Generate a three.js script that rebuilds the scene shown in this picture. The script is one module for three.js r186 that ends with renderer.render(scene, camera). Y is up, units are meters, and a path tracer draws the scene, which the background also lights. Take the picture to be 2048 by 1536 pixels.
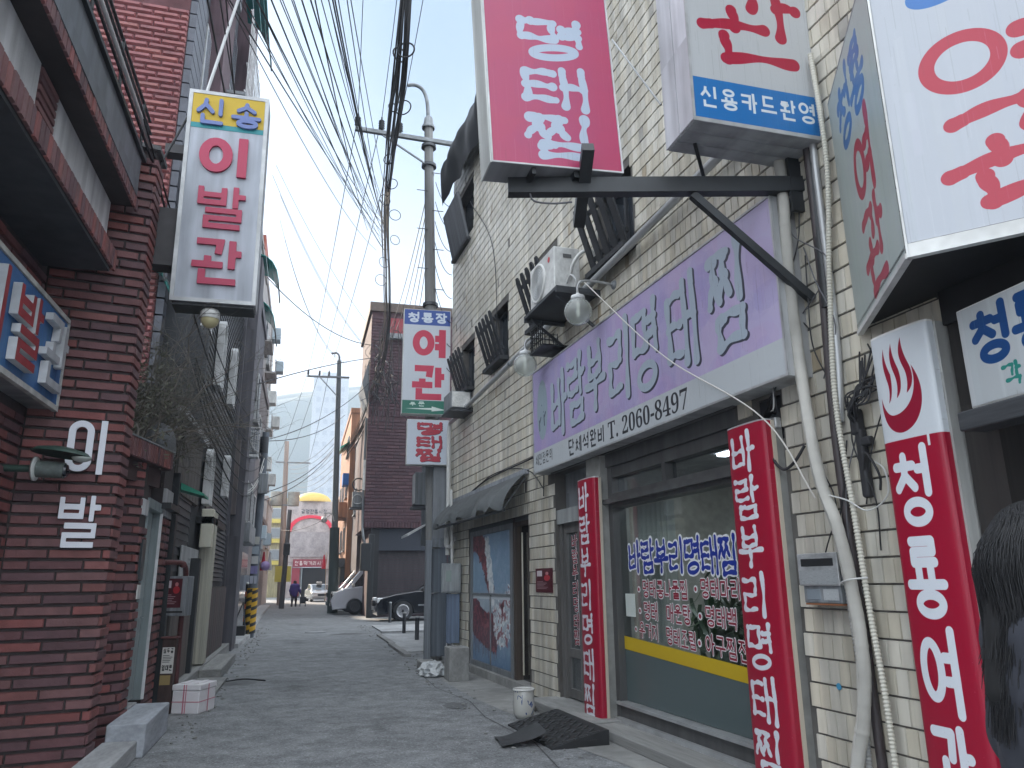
import * as THREE from 'three';
import { mergeGeometries } from 'three/addons/utils/BufferGeometryUtils.js';
import { RoundedBoxGeometry } from 'three/addons/geometries/RoundedBoxGeometry.js';
import { MarchingCubes } from 'three/addons/objects/MarchingCubes.js';
import { RectAreaLightUniformsLib } from 'three/addons/lights/RectAreaLightUniformsLib.js';

// ---------- camera, sky, sun, exposure ----------
const RAD = Math.PI / 180, V3 = THREE.Vector3;
const scene = new THREE.Scene();
const camera = new THREE.PerspectiveCamera(54.22, 4 / 3, 0.05, 3000);
camera.position.set(0, 1.5, 0);
camera.rotation.order = 'YXZ';
camera.rotation.set(14.72 * RAD, -15.39 * RAD, -0.57 * RAD);
camera.updateMatrixWorld(true);
const renderer = new THREE.WebGLRenderer({ antialias: true });
renderer.setSize(1024, 768);
renderer.toneMapping = THREE.LinearToneMapping;
renderer.toneMappingExposure = 7.0;
renderer.shadowMap.enabled = true;
RectAreaLightUniformsLib.init();
const SUN_AZ = 27 * RAD, SUN_EL = 27 * RAD;
const sunDir = new V3(-Math.sin(SUN_AZ) * Math.cos(SUN_EL), Math.sin(SUN_EL), -Math.cos(SUN_AZ) * Math.cos(SUN_EL));
{ // hazy winter sky: pale blue, brighter towards the low sun
  const gap = new V3(0.08, 0.64, -0.76).normalize(); let k0 = 0; // clear blue gap in the white haze
  const W = 512, H = 256, data = new Float32Array(W * H * 4);
  for (let j = 0; j < H; j++) for (let i = 0; i < W; i++) {
    const el = ((j + 0.5) / H - 0.5) * Math.PI, az = ((i + 0.5) / W - 0.5) * 2 * Math.PI;
    const d = new V3(Math.cos(az) * Math.cos(el), Math.sin(el), Math.sin(az) * Math.cos(el));
    const ang = Math.acos(Math.min(1, Math.max(-1, d.dot(sunDir)))) / RAD;
    const glow = 1.4 * Math.exp(-ang / 7), off = Math.acos(Math.min(1, d.dot(gap))) / RAD, blue = Math.exp(-((off / 34) ** 2)) * 0.98, haze = 0.4 + 0.06 * Math.max(0, d.y);
    data[k0 = (j * W + i) * 4] = haze * 0.93 * (1 - blue) + 0.045 * blue + glow * 0.95;
    data[k0 + 1] = haze * (1 - blue) + 0.072 * blue + glow * 0.97;
    data[k0 + 2] = haze * 1.06 * (1 - blue) + 0.11 * blue + glow;
    const k = k0;
    if (d.y < 0) { const f = Math.max(0, 1 + d.y * 6); for (let c = 0; c < 3; c++) data[k + c] = data[k + c] * f + 0.16 * (1 - f); }
    data[k + 3] = 1;
  }
  const t = new THREE.DataTexture(data, W, H, THREE.RGBAFormat, THREE.FloatType);
  t.mapping = THREE.EquirectangularReflectionMapping; t.magFilter = t.minFilter = THREE.LinearFilter; t.needsUpdate = true;
  scene.background = t; scene.environment = t;
}
const sun = new THREE.DirectionalLight(0xffedd6, 2.0);
sun.position.copy(sunDir).multiplyScalar(120); sun.castShadow = true; sun.shadow.radius = 4;
sun.shadow.mapSize.set(4096, 4096);
Object.assign(sun.shadow.camera, { left: -70, right: 70, top: 70, bottom: -70, near: 1, far: 400 });
scene.add(sun);
scene.fog = new THREE.FogExp2(0xc4d4ea, 0.0016);

// ---------- helpers ----------
let seed = 7;
const rnd = (a = 1, b) => { seed = (seed * 1664525 + 1013904223) >>> 0; const r = seed / 4294967296; return b === undefined ? r * a : a + r * (b - a); };
const names = {};
const numbered = (n) => { const k = names[n] = (names[n] ?? -1) + 1; return k ? n + '_' + String(k).padStart(3, '0') : n; };
function thing(name, label, category, [x, y, z] = [0, 0, 0], group) {
  const o = new THREE.Group(); o.name = numbered(name); o.position.set(x, y, z); scene.add(o);
  o.userData = { label, category }; if (group) o.userData.group = group;
  return o;
}
const shadow = (m) => { m.castShadow = m.receiveShadow = true; return m; };
function clean(g) {
  let h = g.index ? g.toNonIndexed() : g;
  for (const k of Object.keys(h.attributes)) if (!['position', 'normal', 'uv'].includes(k)) h.deleteAttribute(k);
  if (!h.attributes.uv) h.setAttribute('uv', new THREE.Float32BufferAttribute(new Float32Array(h.attributes.position.count * 2), 2));
  h.clearGroups?.(); h.morphAttributes = {};
  return h;
}
const merge = (list) => { const l = list.flat(9).filter(Boolean).map(clean); return l.length === 1 ? l[0] : mergeGeometries(l); };
// geometry given in world space (or in a frame) becomes a named part of the thing
function part(parent, name, geos, mat, frame) {
  const g = merge([geos]);
  if (frame) g.applyMatrix4(frame);
  if (parent !== scene) { parent.updateWorldMatrix(true, false); g.applyMatrix4(new THREE.Matrix4().copy(parent.matrixWorld).invert()); }
  const m = shadow(new THREE.Mesh(g, mat)); m.name = parent === scene ? numbered(name) : name;
  parent.add(m); return m;
}
// one mesh that is a thing of its own
function solo(name, geos, mat, label, category, frame, group) {
  const g = merge([geos]); if (frame) g.applyMatrix4(frame);
  g.computeBoundingBox(); const b = g.boundingBox, c = [(b.min.x + b.max.x) / 2, b.min.y, (b.min.z + b.max.z) / 2];
  g.translate(-c[0], -c[1], -c[2]);
  const m = shadow(new THREE.Mesh(g, mat)); m.position.set(...c); m.name = numbered(name);
  m.userData = { label, category }; if (group) m.userData.group = group;
  scene.add(m); return m;
}
function struct(name, geos, mat, frame) { const m = part(scene, name, geos, mat, frame); m.userData.kind = 'structure'; return m; }
function copy(o, pos, rotY, label) {
  const c = o.clone(); c.name = numbered(o.name.replace(/_\d{3}$/, '')); c.position.set(...pos); if (rotY !== undefined) c.rotation.y = rotY;
  c.userData = { ...o.userData }; if (label) c.userData.label = label; scene.add(c); return c;
}
// frame on a vertical face: x to the right seen from outside, y up, z outwards
function frame(ox, oz, dx, dz, oy = 0) {
  const l = Math.hypot(dx, dz); dx /= l; dz /= l;
  return new THREE.Matrix4().set(dx, 0, -dz, ox, 0, 1, 0, oy, dz, 0, dx, oz, 0, 0, 0, 1);
}
const W1 = frame(3.103, -9.975, Math.sin(3.1 * RAD), Math.cos(3.1 * RAD));
const inF = (F, x, y, z) => new V3(x, y, z).applyMatrix4(F);
// where the ray through a photograph pixel meets a plane of the place
const rayOf = (u, v) => new V3((u - 1024) / 1500, (768 - v) / 1500, -1).applyQuaternion(camera.quaternion);
const atZ = (u, v, z) => { const d = rayOf(u, v), t = z / d.z; return new V3(d.x * t, 1.5 + d.y * t, z); };
const atX = (u, v, x) => { const d = rayOf(u, v), t = x / d.x; return new V3(x, 1.5 + d.y * t, d.z * t); };
const atY = (u, v, y) => { const d = rayOf(u, v), t = (y - 1.5) / d.y; return new V3(d.x * t, y, d.z * t); };

// boxes with uv in metres
function bx(x0, x1, y0, y1, z0, z1) {
  const w = x1 - x0, h = y1 - y0, d = z1 - z0, g = new THREE.BoxGeometry(w, h, d), uv = g.attributes.uv;
  const S = [[d, h], [d, h], [w, d], [w, d], [w, h], [w, h]];
  for (let i = 0; i < 24; i++) { const s = S[i >> 2]; uv.setXY(i, uv.getX(i) * s[0] + x0 + z0, uv.getY(i) * s[1] + y0); }
  return g.translate((x0 + x1) / 2, (y0 + y1) / 2, (z0 + z1) / 2);
}
function rbx(x0, x1, y0, y1, z0, z1, r = 0.01, s = 2) {
  return new RoundedBoxGeometry(x1 - x0, y1 - y0, z1 - z0, s, r).translate((x0 + x1) / 2, (y0 + y1) / 2, (z0 + z1) / 2);
}
// a brick or tile: front face chamfered, no back
function pillow(w, h, d, c = 0.004, tilt = 0) {
  const x = w / 2, y = h / 2, a = [-x, -y, 0, x, -y, 0, x, y, 0, -x, y, 0], f = [[-x + c, -y + c, d], [x - c, -y + c, d], [x - c, y - c, d - tilt], [-x + c, y - c, d - tilt]];
  const b = [[-x, -y, 0], [x, -y, 0], [x, y, 0], [-x, y, 0]], pos = [], uv = [];
  const q = (p0, p1, p2, p3) => { for (const p of [p0, p1, p2, p0, p2, p3]) { pos.push(...p); uv.push(p[0], p[1] + p[2]); } };
  q(...f); for (let i = 0; i < 4; i++) { const j = (i + 1) % 4; q(b[i], b[j], f[j], f[i]); }
  const g = new THREE.BufferGeometry(); g.setAttribute('position', new THREE.Float32BufferAttribute(pos, 3)); g.setAttribute('uv', new THREE.Float32BufferAttribute(uv, 2));
  g.computeVertexNormals(); return g;
}
function beam(a, b, w, h = w) {
  const L = a.distanceTo(b), g = bx(-w / 2, w / 2, -h / 2, h / 2, -L / 2, L / 2), o = new THREE.Object3D();
  o.position.copy(a).lerp(b, 0.5); o.lookAt(b); o.updateMatrix(); return g.applyMatrix4(o.matrix);
}
const rod = (a, b, r0, r1 = r0, n = 8) => {
  const d = b.clone().sub(a), g = new THREE.CylinderGeometry(r1, r0, d.length(), n);
  g.applyQuaternion(new THREE.Quaternion().setFromUnitVectors(new V3(0, 1, 0), d.clone().normalize()));
  return g.translate((a.x + b.x) / 2, (a.y + b.y) / 2, (a.z + b.z) / 2);
};
const tube = (pts, r, n = 40, k = 6) => new THREE.TubeGeometry(new THREE.CatmullRomCurve3(pts.map((p) => (p.isVector3 ? p : new V3(...p))), false, 'centripetal'), n, r, k);
const ball = (x, y, z, r, n = 20) => new THREE.SphereGeometry(r, n, Math.round(n * 0.7)).translate(x, y, z);
const lathe = (pts, n = 28) => new THREE.LatheGeometry(pts.map((p) => new THREE.Vector2(...p)), n);
function outline(pts, holes = []) {
  const s = new THREE.Shape(pts.map((p) => new THREE.Vector2(...p)));
  for (const h of holes) s.holes.push(new THREE.Path(h.map((p) => new THREE.Vector2(...p))));
  return s;
}
const rect = (x0, x1, y0, y1) => [[x0, y0], [x1, y0], [x1, y1], [x0, y1]];
function slab(pts, z0, z1, holes = [], bevel = 0) {
  return new THREE.ExtrudeGeometry(outline(pts, holes), { depth: z1 - z0 - 2 * bevel, bevelEnabled: bevel > 0, bevelThickness: bevel, bevelSize: bevel, bevelSegments: 2, curveSegments: 10 }).translate(0, 0, z0 + bevel);
}
// flat polygon on the ground
function sheet(pts, y) { const g = new THREE.ShapeGeometry(outline(pts.map(([x, z]) => [x, -z]))); return g.rotateX(-Math.PI / 2).translate(0, y, 0); }
const quad = (x0, x1, y0, y1, z) => new THREE.PlaneGeometry(x1 - x0, y1 - y0).translate((x0 + x1) / 2, (y0 + y1) / 2, z);

// ---------- tileable noise textures ----------
const hash = (x, y, s) => { let h = (x * 374761393 + y * 668265263 + s * 974634777) | 0; h = Math.imul(h ^ (h >>> 13), 1274126177); return ((h ^ (h >>> 16)) >>> 0) / 4294967296; };
function vnoise(x, y, p, s) {
  const ix = Math.floor(x), iy = Math.floor(y), fx = x - ix, fy = y - iy, u = fx * fx * (3 - 2 * fx), v = fy * fy * (3 - 2 * fy), m = (a) => ((a % p) + p) % p;
  const a = hash(m(ix), m(iy), s), b = hash(m(ix + 1), m(iy), s), c = hash(m(ix), m(iy + 1), s), d = hash(m(ix + 1), m(iy + 1), s);
  return a + (b - a) * u + (c - a) * v + (a - b - c + d) * u * v;
}
const fbm = (u, v, p, oct, s) => { let t = 0, a = 0.5, n = 0; for (let i = 0; i < oct; i++, a *= 0.5, p *= 2) { t += a * vnoise(u * p, v * p, p, s + i); n += a; } return t / n; };
function tex(size, metres, fn, color = true) {
  const d = new Uint8Array(size * size * 4);
  for (let j = 0; j < size; j++) for (let i = 0; i < size; i++) {
    const c = fn(i / size, j / size), k = (j * size + i) * 4, a = Array.isArray(c) ? c : [c, c, c];
    for (let m = 0; m < 3; m++) d[k + m] = Math.max(0, Math.min(255, a[m] * 255)); d[k + 3] = 255;
  }
  const t = new THREE.DataTexture(d, size, size, THREE.RGBAFormat); t.wrapS = t.wrapT = THREE.RepeatWrapping; t.magFilter = THREE.LinearFilter; t.minFilter = THREE.LinearMipmapLinearFilter; t.generateMipmaps = true;
  if (color) t.colorSpace = THREE.SRGBColorSpace;
  t.repeat.set(1 / (metres.length ? metres[0] : metres), 1 / (metres.length ? metres[1] : metres)); t.needsUpdate = true; return t;
}
const rep = (t, mx, my = mx) => { const c = t.clone(); c.repeat.set(1 / mx, 1 / my); c.needsUpdate = true; return c; };
const grime = tex(512, 2, (u, v) => { const a = fbm(u, v, 4, 6, 3), b = fbm(u, v, 24, 3, 9); return 0.72 + 0.34 * (a - 0.5) + 0.16 * (b - 0.5) + 0.14; });
const streak = tex(512, [1.4, 2.6], (u, v) => { const a = fbm(u, v * 0.12 + 0.4, 16, 5, 21), b = fbm(u, v, 5, 4, 22); return 0.86 + 0.32 * (a - 0.55) + 0.24 * (b - 0.5); });
const grainB = tex(512, 0.7, (u, v) => 0.5 + 0.55 * (fbm(u, v, 48, 4, 31) - 0.5) + 0.25 * (hash(u * 512 | 0, v * 512 | 0, 5) - 0.5), false);
const smudge = tex(256, 1.5, (u, v) => 0.45 + 0.9 * (fbm(u, v, 5, 5, 41) - 0.5) + 0.45, false);
const woodT = tex(256, [0.5, 2.4], (u, v) => { const g = fbm(u, v * 0.1 + 0.2, 20, 4, 51); return 0.8 + 0.5 * (g - 0.5); });

const L = (r, g, b) => new THREE.Color().setRGB(r, g, b);
function M(color, roughness = 0.7, o = {}) {
  const p = { color: Array.isArray(color) ? L(...color) : color, roughness, ...o };
  return o.clearcoat || o.transmission || o.sheen ? new THREE.MeshPhysicalMaterial(p) : new THREE.MeshStandardMaterial(p);
}
const mats = {
  asphalt: M([1, 1, 1], 0.92), concrete: M([0.36, 0.36, 0.35], 0.9, { map: grime, bumpMap: grainB, bumpScale: 0.004 }),
  paleConcrete: M([0.5, 0.51, 0.52], 0.88, { map: grime, bumpMap: grainB, bumpScale: 0.003 }),
  darkConcrete: M([0.13, 0.13, 0.135], 0.9, { map: grime, bumpMap: grainB, bumpScale: 0.004 }),
  mortar: M([0.085, 0.07, 0.07], 0.95, { map: grime, bumpMap: grainB, bumpScale: 0.004 }),
  tileJoint: M([0.15, 0.14, 0.13], 0.95, { map: grime }),
  black: M([0.018, 0.018, 0.02], 0.6, { map: grime }), blackSteel: M([0.035, 0.038, 0.042], 0.45, { map: grime, metalness: 0.2 }),
  darkSteel: M([0.09, 0.095, 0.105], 0.5, { map: grime, metalness: 0.3 }), greySteel: M([0.3, 0.32, 0.34], 0.5, { map: streak, metalness: 0.15 }),
  alu: M([0.58, 0.59, 0.6], 0.4, { map: grime, metalness: 0.4 }), whitePaint: M([0.76, 0.77, 0.78], 0.55, { map: grime }),
  whitePlastic: M([0.8, 0.8, 0.78], 0.4, { map: grime }), cable: M([0.022, 0.022, 0.025], 0.7), wireGrey: M([0.12, 0.12, 0.13], 0.7),
  glass: M([0.97, 1, 0.99], 0.03, { transmission: 1, thickness: 0, ior: 1.5 }),
  dirtyGlass: M([0.75, 0.78, 0.8], 0.16, { transmission: 1, thickness: 0, ior: 1.5 }),
  windowDark: M([0.03, 0.036, 0.045], 0.08), windowPale: M([0.22, 0.25, 0.28], 0.1),
  plaster: M([0.62, 0.63, 0.65], 0.85, { map: streak, bumpMap: grainB, bumpScale: 0.003 }),
  rubber: M([0.025, 0.026, 0.028], 0.75, { map: grime }), chrome: M([0.75, 0.76, 0.78], 0.15, { metalness: 1 }),
  wood: M([0.1, 0.075, 0.06], 0.75, { map: woodT }),
};
// ---------- Hangul from strokes ----------
const CHO = 'ㄱㄲㄴㄷㄸㄹㅁㅂㅃㅅㅆㅇㅈㅉㅊㅋㅌㅍㅎ', JUNG = 'ㅏㅐㅑㅒㅓㅔㅕㅖㅗㅘㅙㅚㅛㅜㅝㅞㅟㅠㅡㅢㅣ', JONG = ' ㄱㄲㄳㄴㄵㄶㄷㄹㄺㄻㄼㄽㄾㄿㅀㅁㅂㅄㅅㅆㅇㅈㅊㅋㅌㅍㅎ';
const CONS = {
  'ㄱ': [[[0, 0.05], [1, 0.05], [0.92, 1]]], 'ㄴ': [[[0.05, 0], [0.05, 0.95], [1, 0.95]]], 'ㄷ': [[[1, 0.04], [0.06, 0.04], [0.06, 0.96], [1, 0.96]]],
  'ㄹ': [[[0, 0.02], [0.96, 0.02], [0.96, 0.5], [0.04, 0.5], [0.04, 0.98], [1, 0.98]]], 'ㅁ': [[[0.05, 0.05], [0.95, 0.05], [0.95, 0.95], [0.05, 0.95], [0.05, 0.05], [0.3, 0.05]]],
  'ㅂ': [[[0.06, 0], [0.06, 0.95], [0.94, 0.95], [0.94, 0]], [[0.06, 0.48], [0.94, 0.48]]], 'ㅅ': [[[0.52, 0], [0.46, 0.45], [0.02, 1]], [[0.5, 0.38], [0.98, 1]]],
  'ㅇ': [{ c: [0.5, 0.5, 0.46, 0.46] }], 'ㅈ': [[[0.02, 0.04], [0.98, 0.04]], [[0.55, 0.06], [0.46, 0.5], [0.02, 1]], [[0.5, 0.45], [0.98, 1]]],
  'ㅊ': [[[0.5, -0.16], [0.5, 0.1]], [[0.02, 0.2], [0.98, 0.2]], [[0.52, 0.2], [0.46, 0.58], [0.02, 1]], [[0.5, 0.55], [0.98, 1]]],
  'ㅋ': [[[0, 0.05], [1, 0.05], [0.9, 1]], [[0.02, 0.5], [0.94, 0.5]]], 'ㅌ': [[[1, 0.03], [0.06, 0.03], [0.06, 0.97], [1, 0.97]], [[0.06, 0.5], [0.92, 0.5]]],
  'ㅍ': [[[0, 0.05], [1, 0.05]], [[0.28, 0.05], [0.28, 0.95]], [[0.72, 0.05], [0.72, 0.95]], [[0, 0.95], [1, 0.95]]],
  'ㅎ': [[[0.5, -0.2], [0.5, 0.02]], [[0.04, 0.16], [0.96, 0.16]], { c: [0.5, 0.66, 0.4, 0.33] }],
  'ㅆ': [[[0.25, 0], [0.2, 0.45], [-0.02, 1]], [[0.22, 0.4], [0.46, 1]], [[0.76, 0], [0.7, 0.45], [0.5, 1]], [[0.73, 0.4], [1, 1]]],
  'ㅉ': [[[0, 0.04], [1, 0.04]], [[0.26, 0.06], [0.22, 0.5], [-0.04, 1]], [[0.24, 0.5], [0.46, 0.95]], [[0.8, 0.06], [0.74, 0.5], [0.5, 1]], [[0.77, 0.5], [1.04, 0.95]]],
};
const VERT = { // strokes for the upright part: x measured in the vowel column
  'ㅏ': [[[0.3, 0], [0.3, 1]], [[0.3, 0.46], [1, 0.46]]], 'ㅐ': [[[0.1, 0.04], [0.1, 0.96]], [[0.85, 0], [0.85, 1]], [[0.1, 0.48], [0.85, 0.48]]],
  'ㅓ': [[[0.8, 0], [0.8, 1]], [[0, 0.46], [0.8, 0.46]]], 'ㅔ': [[[0.5, 0.04], [0.5, 0.96]], [[1, 0], [1, 1]], [[0, 0.48], [0.5, 0.48]]],
  'ㅕ': [[[0.8, 0], [0.8, 1]], [[-0.05, 0.33], [0.8, 0.33]], [[-0.05, 0.62], [0.8, 0.62]]], 'ㅖ': [[[0.5, 0.04], [0.5, 0.96]], [[1, 0], [1, 1]], [[0, 0.36], [0.5, 0.36]], [[0, 0.62], [0.5, 0.62]]],
  'ㅣ': [[[0.55, 0], [0.55, 1]]], 'ㅑ': [[[0.3, 0], [0.3, 1]], [[0.3, 0.33], [1, 0.33]], [[0.3, 0.62], [1, 0.62]]],
};
const HORI = { 'ㅗ': [[[0, 0.95], [1, 0.95]], [[0.5, 0.05], [0.5, 0.95]]], 'ㅜ': [[[0, 0.1], [1, 0.1]], [[0.5, 0.1], [0.5, 1]]], 'ㅡ': [[[0, 0.5], [1, 0.5]]],
  'ㅛ': [[[0, 0.95], [1, 0.95]], [[0.32, 0.05], [0.32, 0.95]], [[0.68, 0.05], [0.68, 0.95]]], 'ㅠ': [[[0, 0.1], [1, 0.1]], [[0.32, 0.1], [0.32, 1]], [[0.68, 0.1], [0.68, 1]]] };
const MIX = { 'ㅘ': ['ㅗ', 'ㅏ'], 'ㅚ': ['ㅗ', 'ㅣ'], 'ㅝ': ['ㅜ', 'ㅓ'], 'ㅟ': ['ㅜ', 'ㅣ'], 'ㅢ': ['ㅡ', 'ㅣ'] };
function syllable(ch) {
  const k = ch.charCodeAt(0) - 0xac00, c = CHO[Math.floor(k / 588)], v = JUNG[Math.floor((k % 588) / 28)], f = JONG[k % 28], out = [];
  const put = (list, x0, y0, x1, y1) => { for (const s of list) out.push(s.c ? { c: [x0 + s.c[0] * (x1 - x0), y0 + s.c[1] * (y1 - y0), s.c[2] * (x1 - x0), s.c[3] * (y1 - y0)] } : s.map(([x, y]) => [x0 + x * (x1 - x0), y0 + y * (y1 - y0)])); };
  const fin = f !== ' ', tall = c === 'ㅊ' || c === 'ㅎ' ? 0.1 : 0;
  if (VERT[v]) { const wide = 'ㅐㅔㅖ'.includes(v); const big = f === 'ㄹ' ? 0.08 : 0; put(CONS[c], 0.06, (fin ? 0.06 : 0.14) + tall, wide ? 0.5 : 0.58, fin ? 0.52 - big : 0.84); put(VERT[v], wide ? 0.6 : 0.7, 0.02, 0.98, fin ? 0.6 - big : 0.98); }
  else if (HORI[v]) { put(CONS[c], 0.2, 0.06 + tall * 1.2, 0.8, fin ? 0.34 : 0.5); put(HORI[v], 0.03, fin ? 0.4 : 0.56, 0.97, fin ? 0.62 : 0.96); }
  else { const [h, w] = MIX[v]; put(CONS[c], 0.1, 0.05 + tall, 0.56, fin ? 0.34 : 0.5); put(HORI[h], 0.03, fin ? 0.38 : 0.55, 0.63, fin ? 0.6 : 0.82); put(VERT[w], 0.72, 0.02, 0.98, fin ? 0.66 : 0.98); }
  if (fin) put(CONS[f], 0.2, (HORI[v] ? 0.72 : 0.7) - (f === 'ㄹ' && VERT[v] ? 0.1 : 0), 0.9, 0.98);
  return out;
}
// draws one syllable into a box of the canvas; brush: strokes swell and wander like a brush
function drawSyl(g, ch, x, y, w, h, lw, o = {}) {
  if (ch === ' ') return;
  if (ch.charCodeAt(0) < 0xac00) { g.save(); g.font = (o.font ?? 'bold ') + Math.round(h * 1.25) + 'px ' + (o.face ?? 'sans-serif'); g.textAlign = 'center'; g.textBaseline = 'middle'; g.fillStyle = g.strokeStyle; if (o.ring) { g.lineWidth = o.ring; g.lineJoin = 'round'; g.strokeText(ch, x + w / 2, y + h / 2); } else g.fillText(ch, x + w / 2, y + h / 2); g.restore(); return; }
  g.lineWidth = lw; g.lineCap = o.cap ?? 'butt'; g.lineJoin = o.join ?? 'miter';
  const n = ch.charCodeAt(0);
  for (const s of syllable(ch)) {
    if (s.c) {
      g.beginPath(); g.ellipse(x + s.c[0] * w, y + s.c[1] * h, Math.max(1, Math.abs(s.c[2] * w)), Math.max(1, Math.abs(s.c[3] * h)), o.brush ? -0.12 : 0, 0, 7); g.stroke();
    } else if (o.brush) {
      for (let i = 0; i + 1 < s.length; i++) {
        const [ax, ay] = s[i], [bx2, by] = s[i + 1], L2 = Math.hypot((bx2 - ax) * w, (by - ay) * h), N = Math.max(3, Math.ceil(L2 / (lw * 0.12)));
        for (let j = 0; j <= N; j++) {
          const t = j / N, r = lw * (0.54 - 0.12 * Math.sin(t * 3.1) + 0.1 * Math.sin(t * 9 + n + i * 2) + (i === 0 && t < 0.15 ? 0.08 : 0)), k = o.slant ?? 0.06;
          const px = ax + (bx2 - ax) * t + 0.018 * Math.sin(t * 5 + n), py = ay + (by - ay) * t - k * ((ax + (bx2 - ax) * t) - 0.5) + 0.016 * Math.sin(t * 6 + n * 2);
          g.beginPath(); g.ellipse(x + px * w, y + py * h, r, r * (o.flat ?? 1), 0, 0, 7); g.fillStyle = g.strokeStyle; g.fill();
        }
      }
    } else { g.beginPath(); s.forEach(([px, py], i) => g[i ? 'lineTo' : 'moveTo'](x + px * w, y + py * h)); g.stroke(); }
  }
}
// a run of syllables, across or down; w,h is the box of one syllable, step the advance
function drawText(g, text, x, y, w, h, step, lw, color, o = {}) {
  if (o.ringColor) { g.strokeStyle = o.ringColor; [...text].forEach((c, i) => drawSyl(g, c, x + (o.down ? 0 : i * step), y + (o.down ? i * step : 0), w, h, lw + 2 * o.ringW, { ...o, cap: 'round', join: 'round', ring: lw + 2 * o.ringW })); }
  g.strokeStyle = color; [...text].forEach((c, i) => drawSyl(g, c, x + (o.down ? 0 : i * step), y + (o.down ? i * step : 0), w, h, lw, o));
}
function canvasTex(w, h, draw) {
  const c = document.createElement('canvas'); c.width = w; c.height = h; const g = c.getContext('2d'); draw(g, w, h);
  const t = new THREE.CanvasTexture(c); t.colorSpace = THREE.SRGBColorSpace; t.anisotropy = 8; return t;
}
// specks, scratches and rain runs: matter on printed sheets
function weather(g, w, h, n, alpha = 0.12, down = true) {
  for (let i = 0; i < n; i++) {
    const x = rnd(w), y = rnd(h); g.fillStyle = `rgba(${rnd() < 0.5 ? '60,58,52' : '235,238,240'},${rnd(alpha)})`;
    if (down && rnd() < 0.4) g.fillRect(x, y, rnd(0.5, 2.2), rnd(h * 0.03, h * 0.25)); else g.fillRect(x, y, rnd(1, 4), rnd(1, 3));
  }
}
// outline of lettering (raster, marching squares, simplified) as shapes in metres: origin at the box's lower left
const GC = document.createElement('canvas');
function glyphShapes(text, N, wM, hM, lw, o = {}) {
  const n = [...text].length, step = o.step ?? 1, W = Math.round(N * (o.down ? 1 : 1 + (n - 1) * step)) + 24, H = Math.round(N * (o.down ? 1 + (n - 1) * step : 1)) + 24;
  GC.width = W; GC.height = H; const g = GC.getContext('2d'); g.fillStyle = '#000'; g.fillRect(0, 0, W, H);
  drawText(g, text, 12 + N * 0.06, 12 + N * 0.06, N * 0.88, N * 0.88, N * step, lw * N, '#fff', o);
  const d = g.getImageData(0, 0, W, H).data, f = (x, y) => d[(y * W + x) * 4] / 255 - 0.5, segs = new Map();
  const key = (p) => Math.round(p[0] * 64) + ',' + Math.round(p[1] * 64);
  for (let y = 0; y < H - 1; y++) for (let x = 0; x < W - 1; x++) {
    const a = f(x, y), b = f(x + 1, y), c = f(x + 1, y + 1), e = f(x, y + 1), k = (a > 0) | ((b > 0) << 1) | ((c > 0) << 2) | ((e > 0) << 3);
    if (!k || k === 15) continue;
    const T = [x + a / (a - b), y], R = [x + 1, y + b / (b - c)], B = [x + e / (e - c), y + 1], Lf = [x, y + a / (a - e)];
    const add = (p, q) => { const kk = key(p); if (!segs.has(kk)) segs.set(kk, []); segs.get(kk).push([p, q]); };
    ({ 1: () => add(Lf, T), 2: () => add(T, R), 3: () => add(Lf, R), 4: () => add(R, B), 5: () => { add(Lf, T); add(R, B); }, 6: () => add(T, B), 7: () => add(Lf, B), 8: () => add(B, Lf), 9: () => add(B, T), 10: () => { add(T, R); add(B, Lf); }, 11: () => add(B, R), 12: () => add(R, Lf), 13: () => add(R, T), 14: () => add(T, Lf) })[k]();
  }
  const loops = [];
  for (const [, list] of segs) while (list.length) {
    let [p, q] = list.pop(); const loop = [p]; let guard = 0;
    while (guard++ < 20000) { const nx = segs.get(key(q)); if (!nx || !nx.length) break; loop.push(q); q = nx.pop()[1]; if (key(q) === key(loop[0])) break; }
    if (loop.length > 8) loops.push(loop);
  }
  const dp = (p, e) => { if (p.length < 3) return p; const [a, b] = [p[0], p[p.length - 1]], l = Math.hypot(b[0] - a[0], b[1] - a[1]) || 1e-9; let m = 0, mi = 0; for (let i = 1; i < p.length - 1; i++) { const dd = Math.abs((b[0] - a[0]) * (a[1] - p[i][1]) - (a[0] - p[i][0]) * (b[1] - a[1])) / l; if (dd > m) { m = dd; mi = i; } } return m > e ? [...dp(p.slice(0, mi + 1), e).slice(0, -1), ...dp(p.slice(mi), e)] : [a, b]; };
  const area = (p) => p.reduce((s, a, i) => { const b = p[(i + 1) % p.length]; return s + a[0] * b[1] - b[0] * a[1]; }, 0) / 2;
  const inside = (q, p) => { let c = false; for (let i = 0, j = p.length - 1; i < p.length; j = i++) if ((p[i][1] > q[1]) !== (p[j][1] > q[1]) && q[0] < ((p[j][0] - p[i][0]) * (q[1] - p[i][1])) / (p[j][1] - p[i][1]) + p[i][0]) c = !c; return c; };
  const P = loops.map((l) => { const h = l.length >> 1, s = [...dp(l.slice(0, h + 1), 0.35).slice(0, -1), ...dp([...l.slice(h), l[0]], 0.35).slice(0, -1)]; return s.map(([x, y]) => [((x - 12) / N) * wM, ((H - 12 - y) / N) * hM]); }).filter((l) => l.length > 2);
  const A = P.map(area), big = A.reduce((m, a) => (Math.abs(a) > Math.abs(m) ? a : m), 0), outer = P.filter((p, i) => A[i] * big > 0), hole = P.filter((p, i) => A[i] * big < 0);
  return outer.map((p) => outline(p, hole.filter((h) => inside(h[0], p) && !outer.some((q) => q !== p && inside(q[0], p) && inside(h[0], q)))));
}
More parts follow.
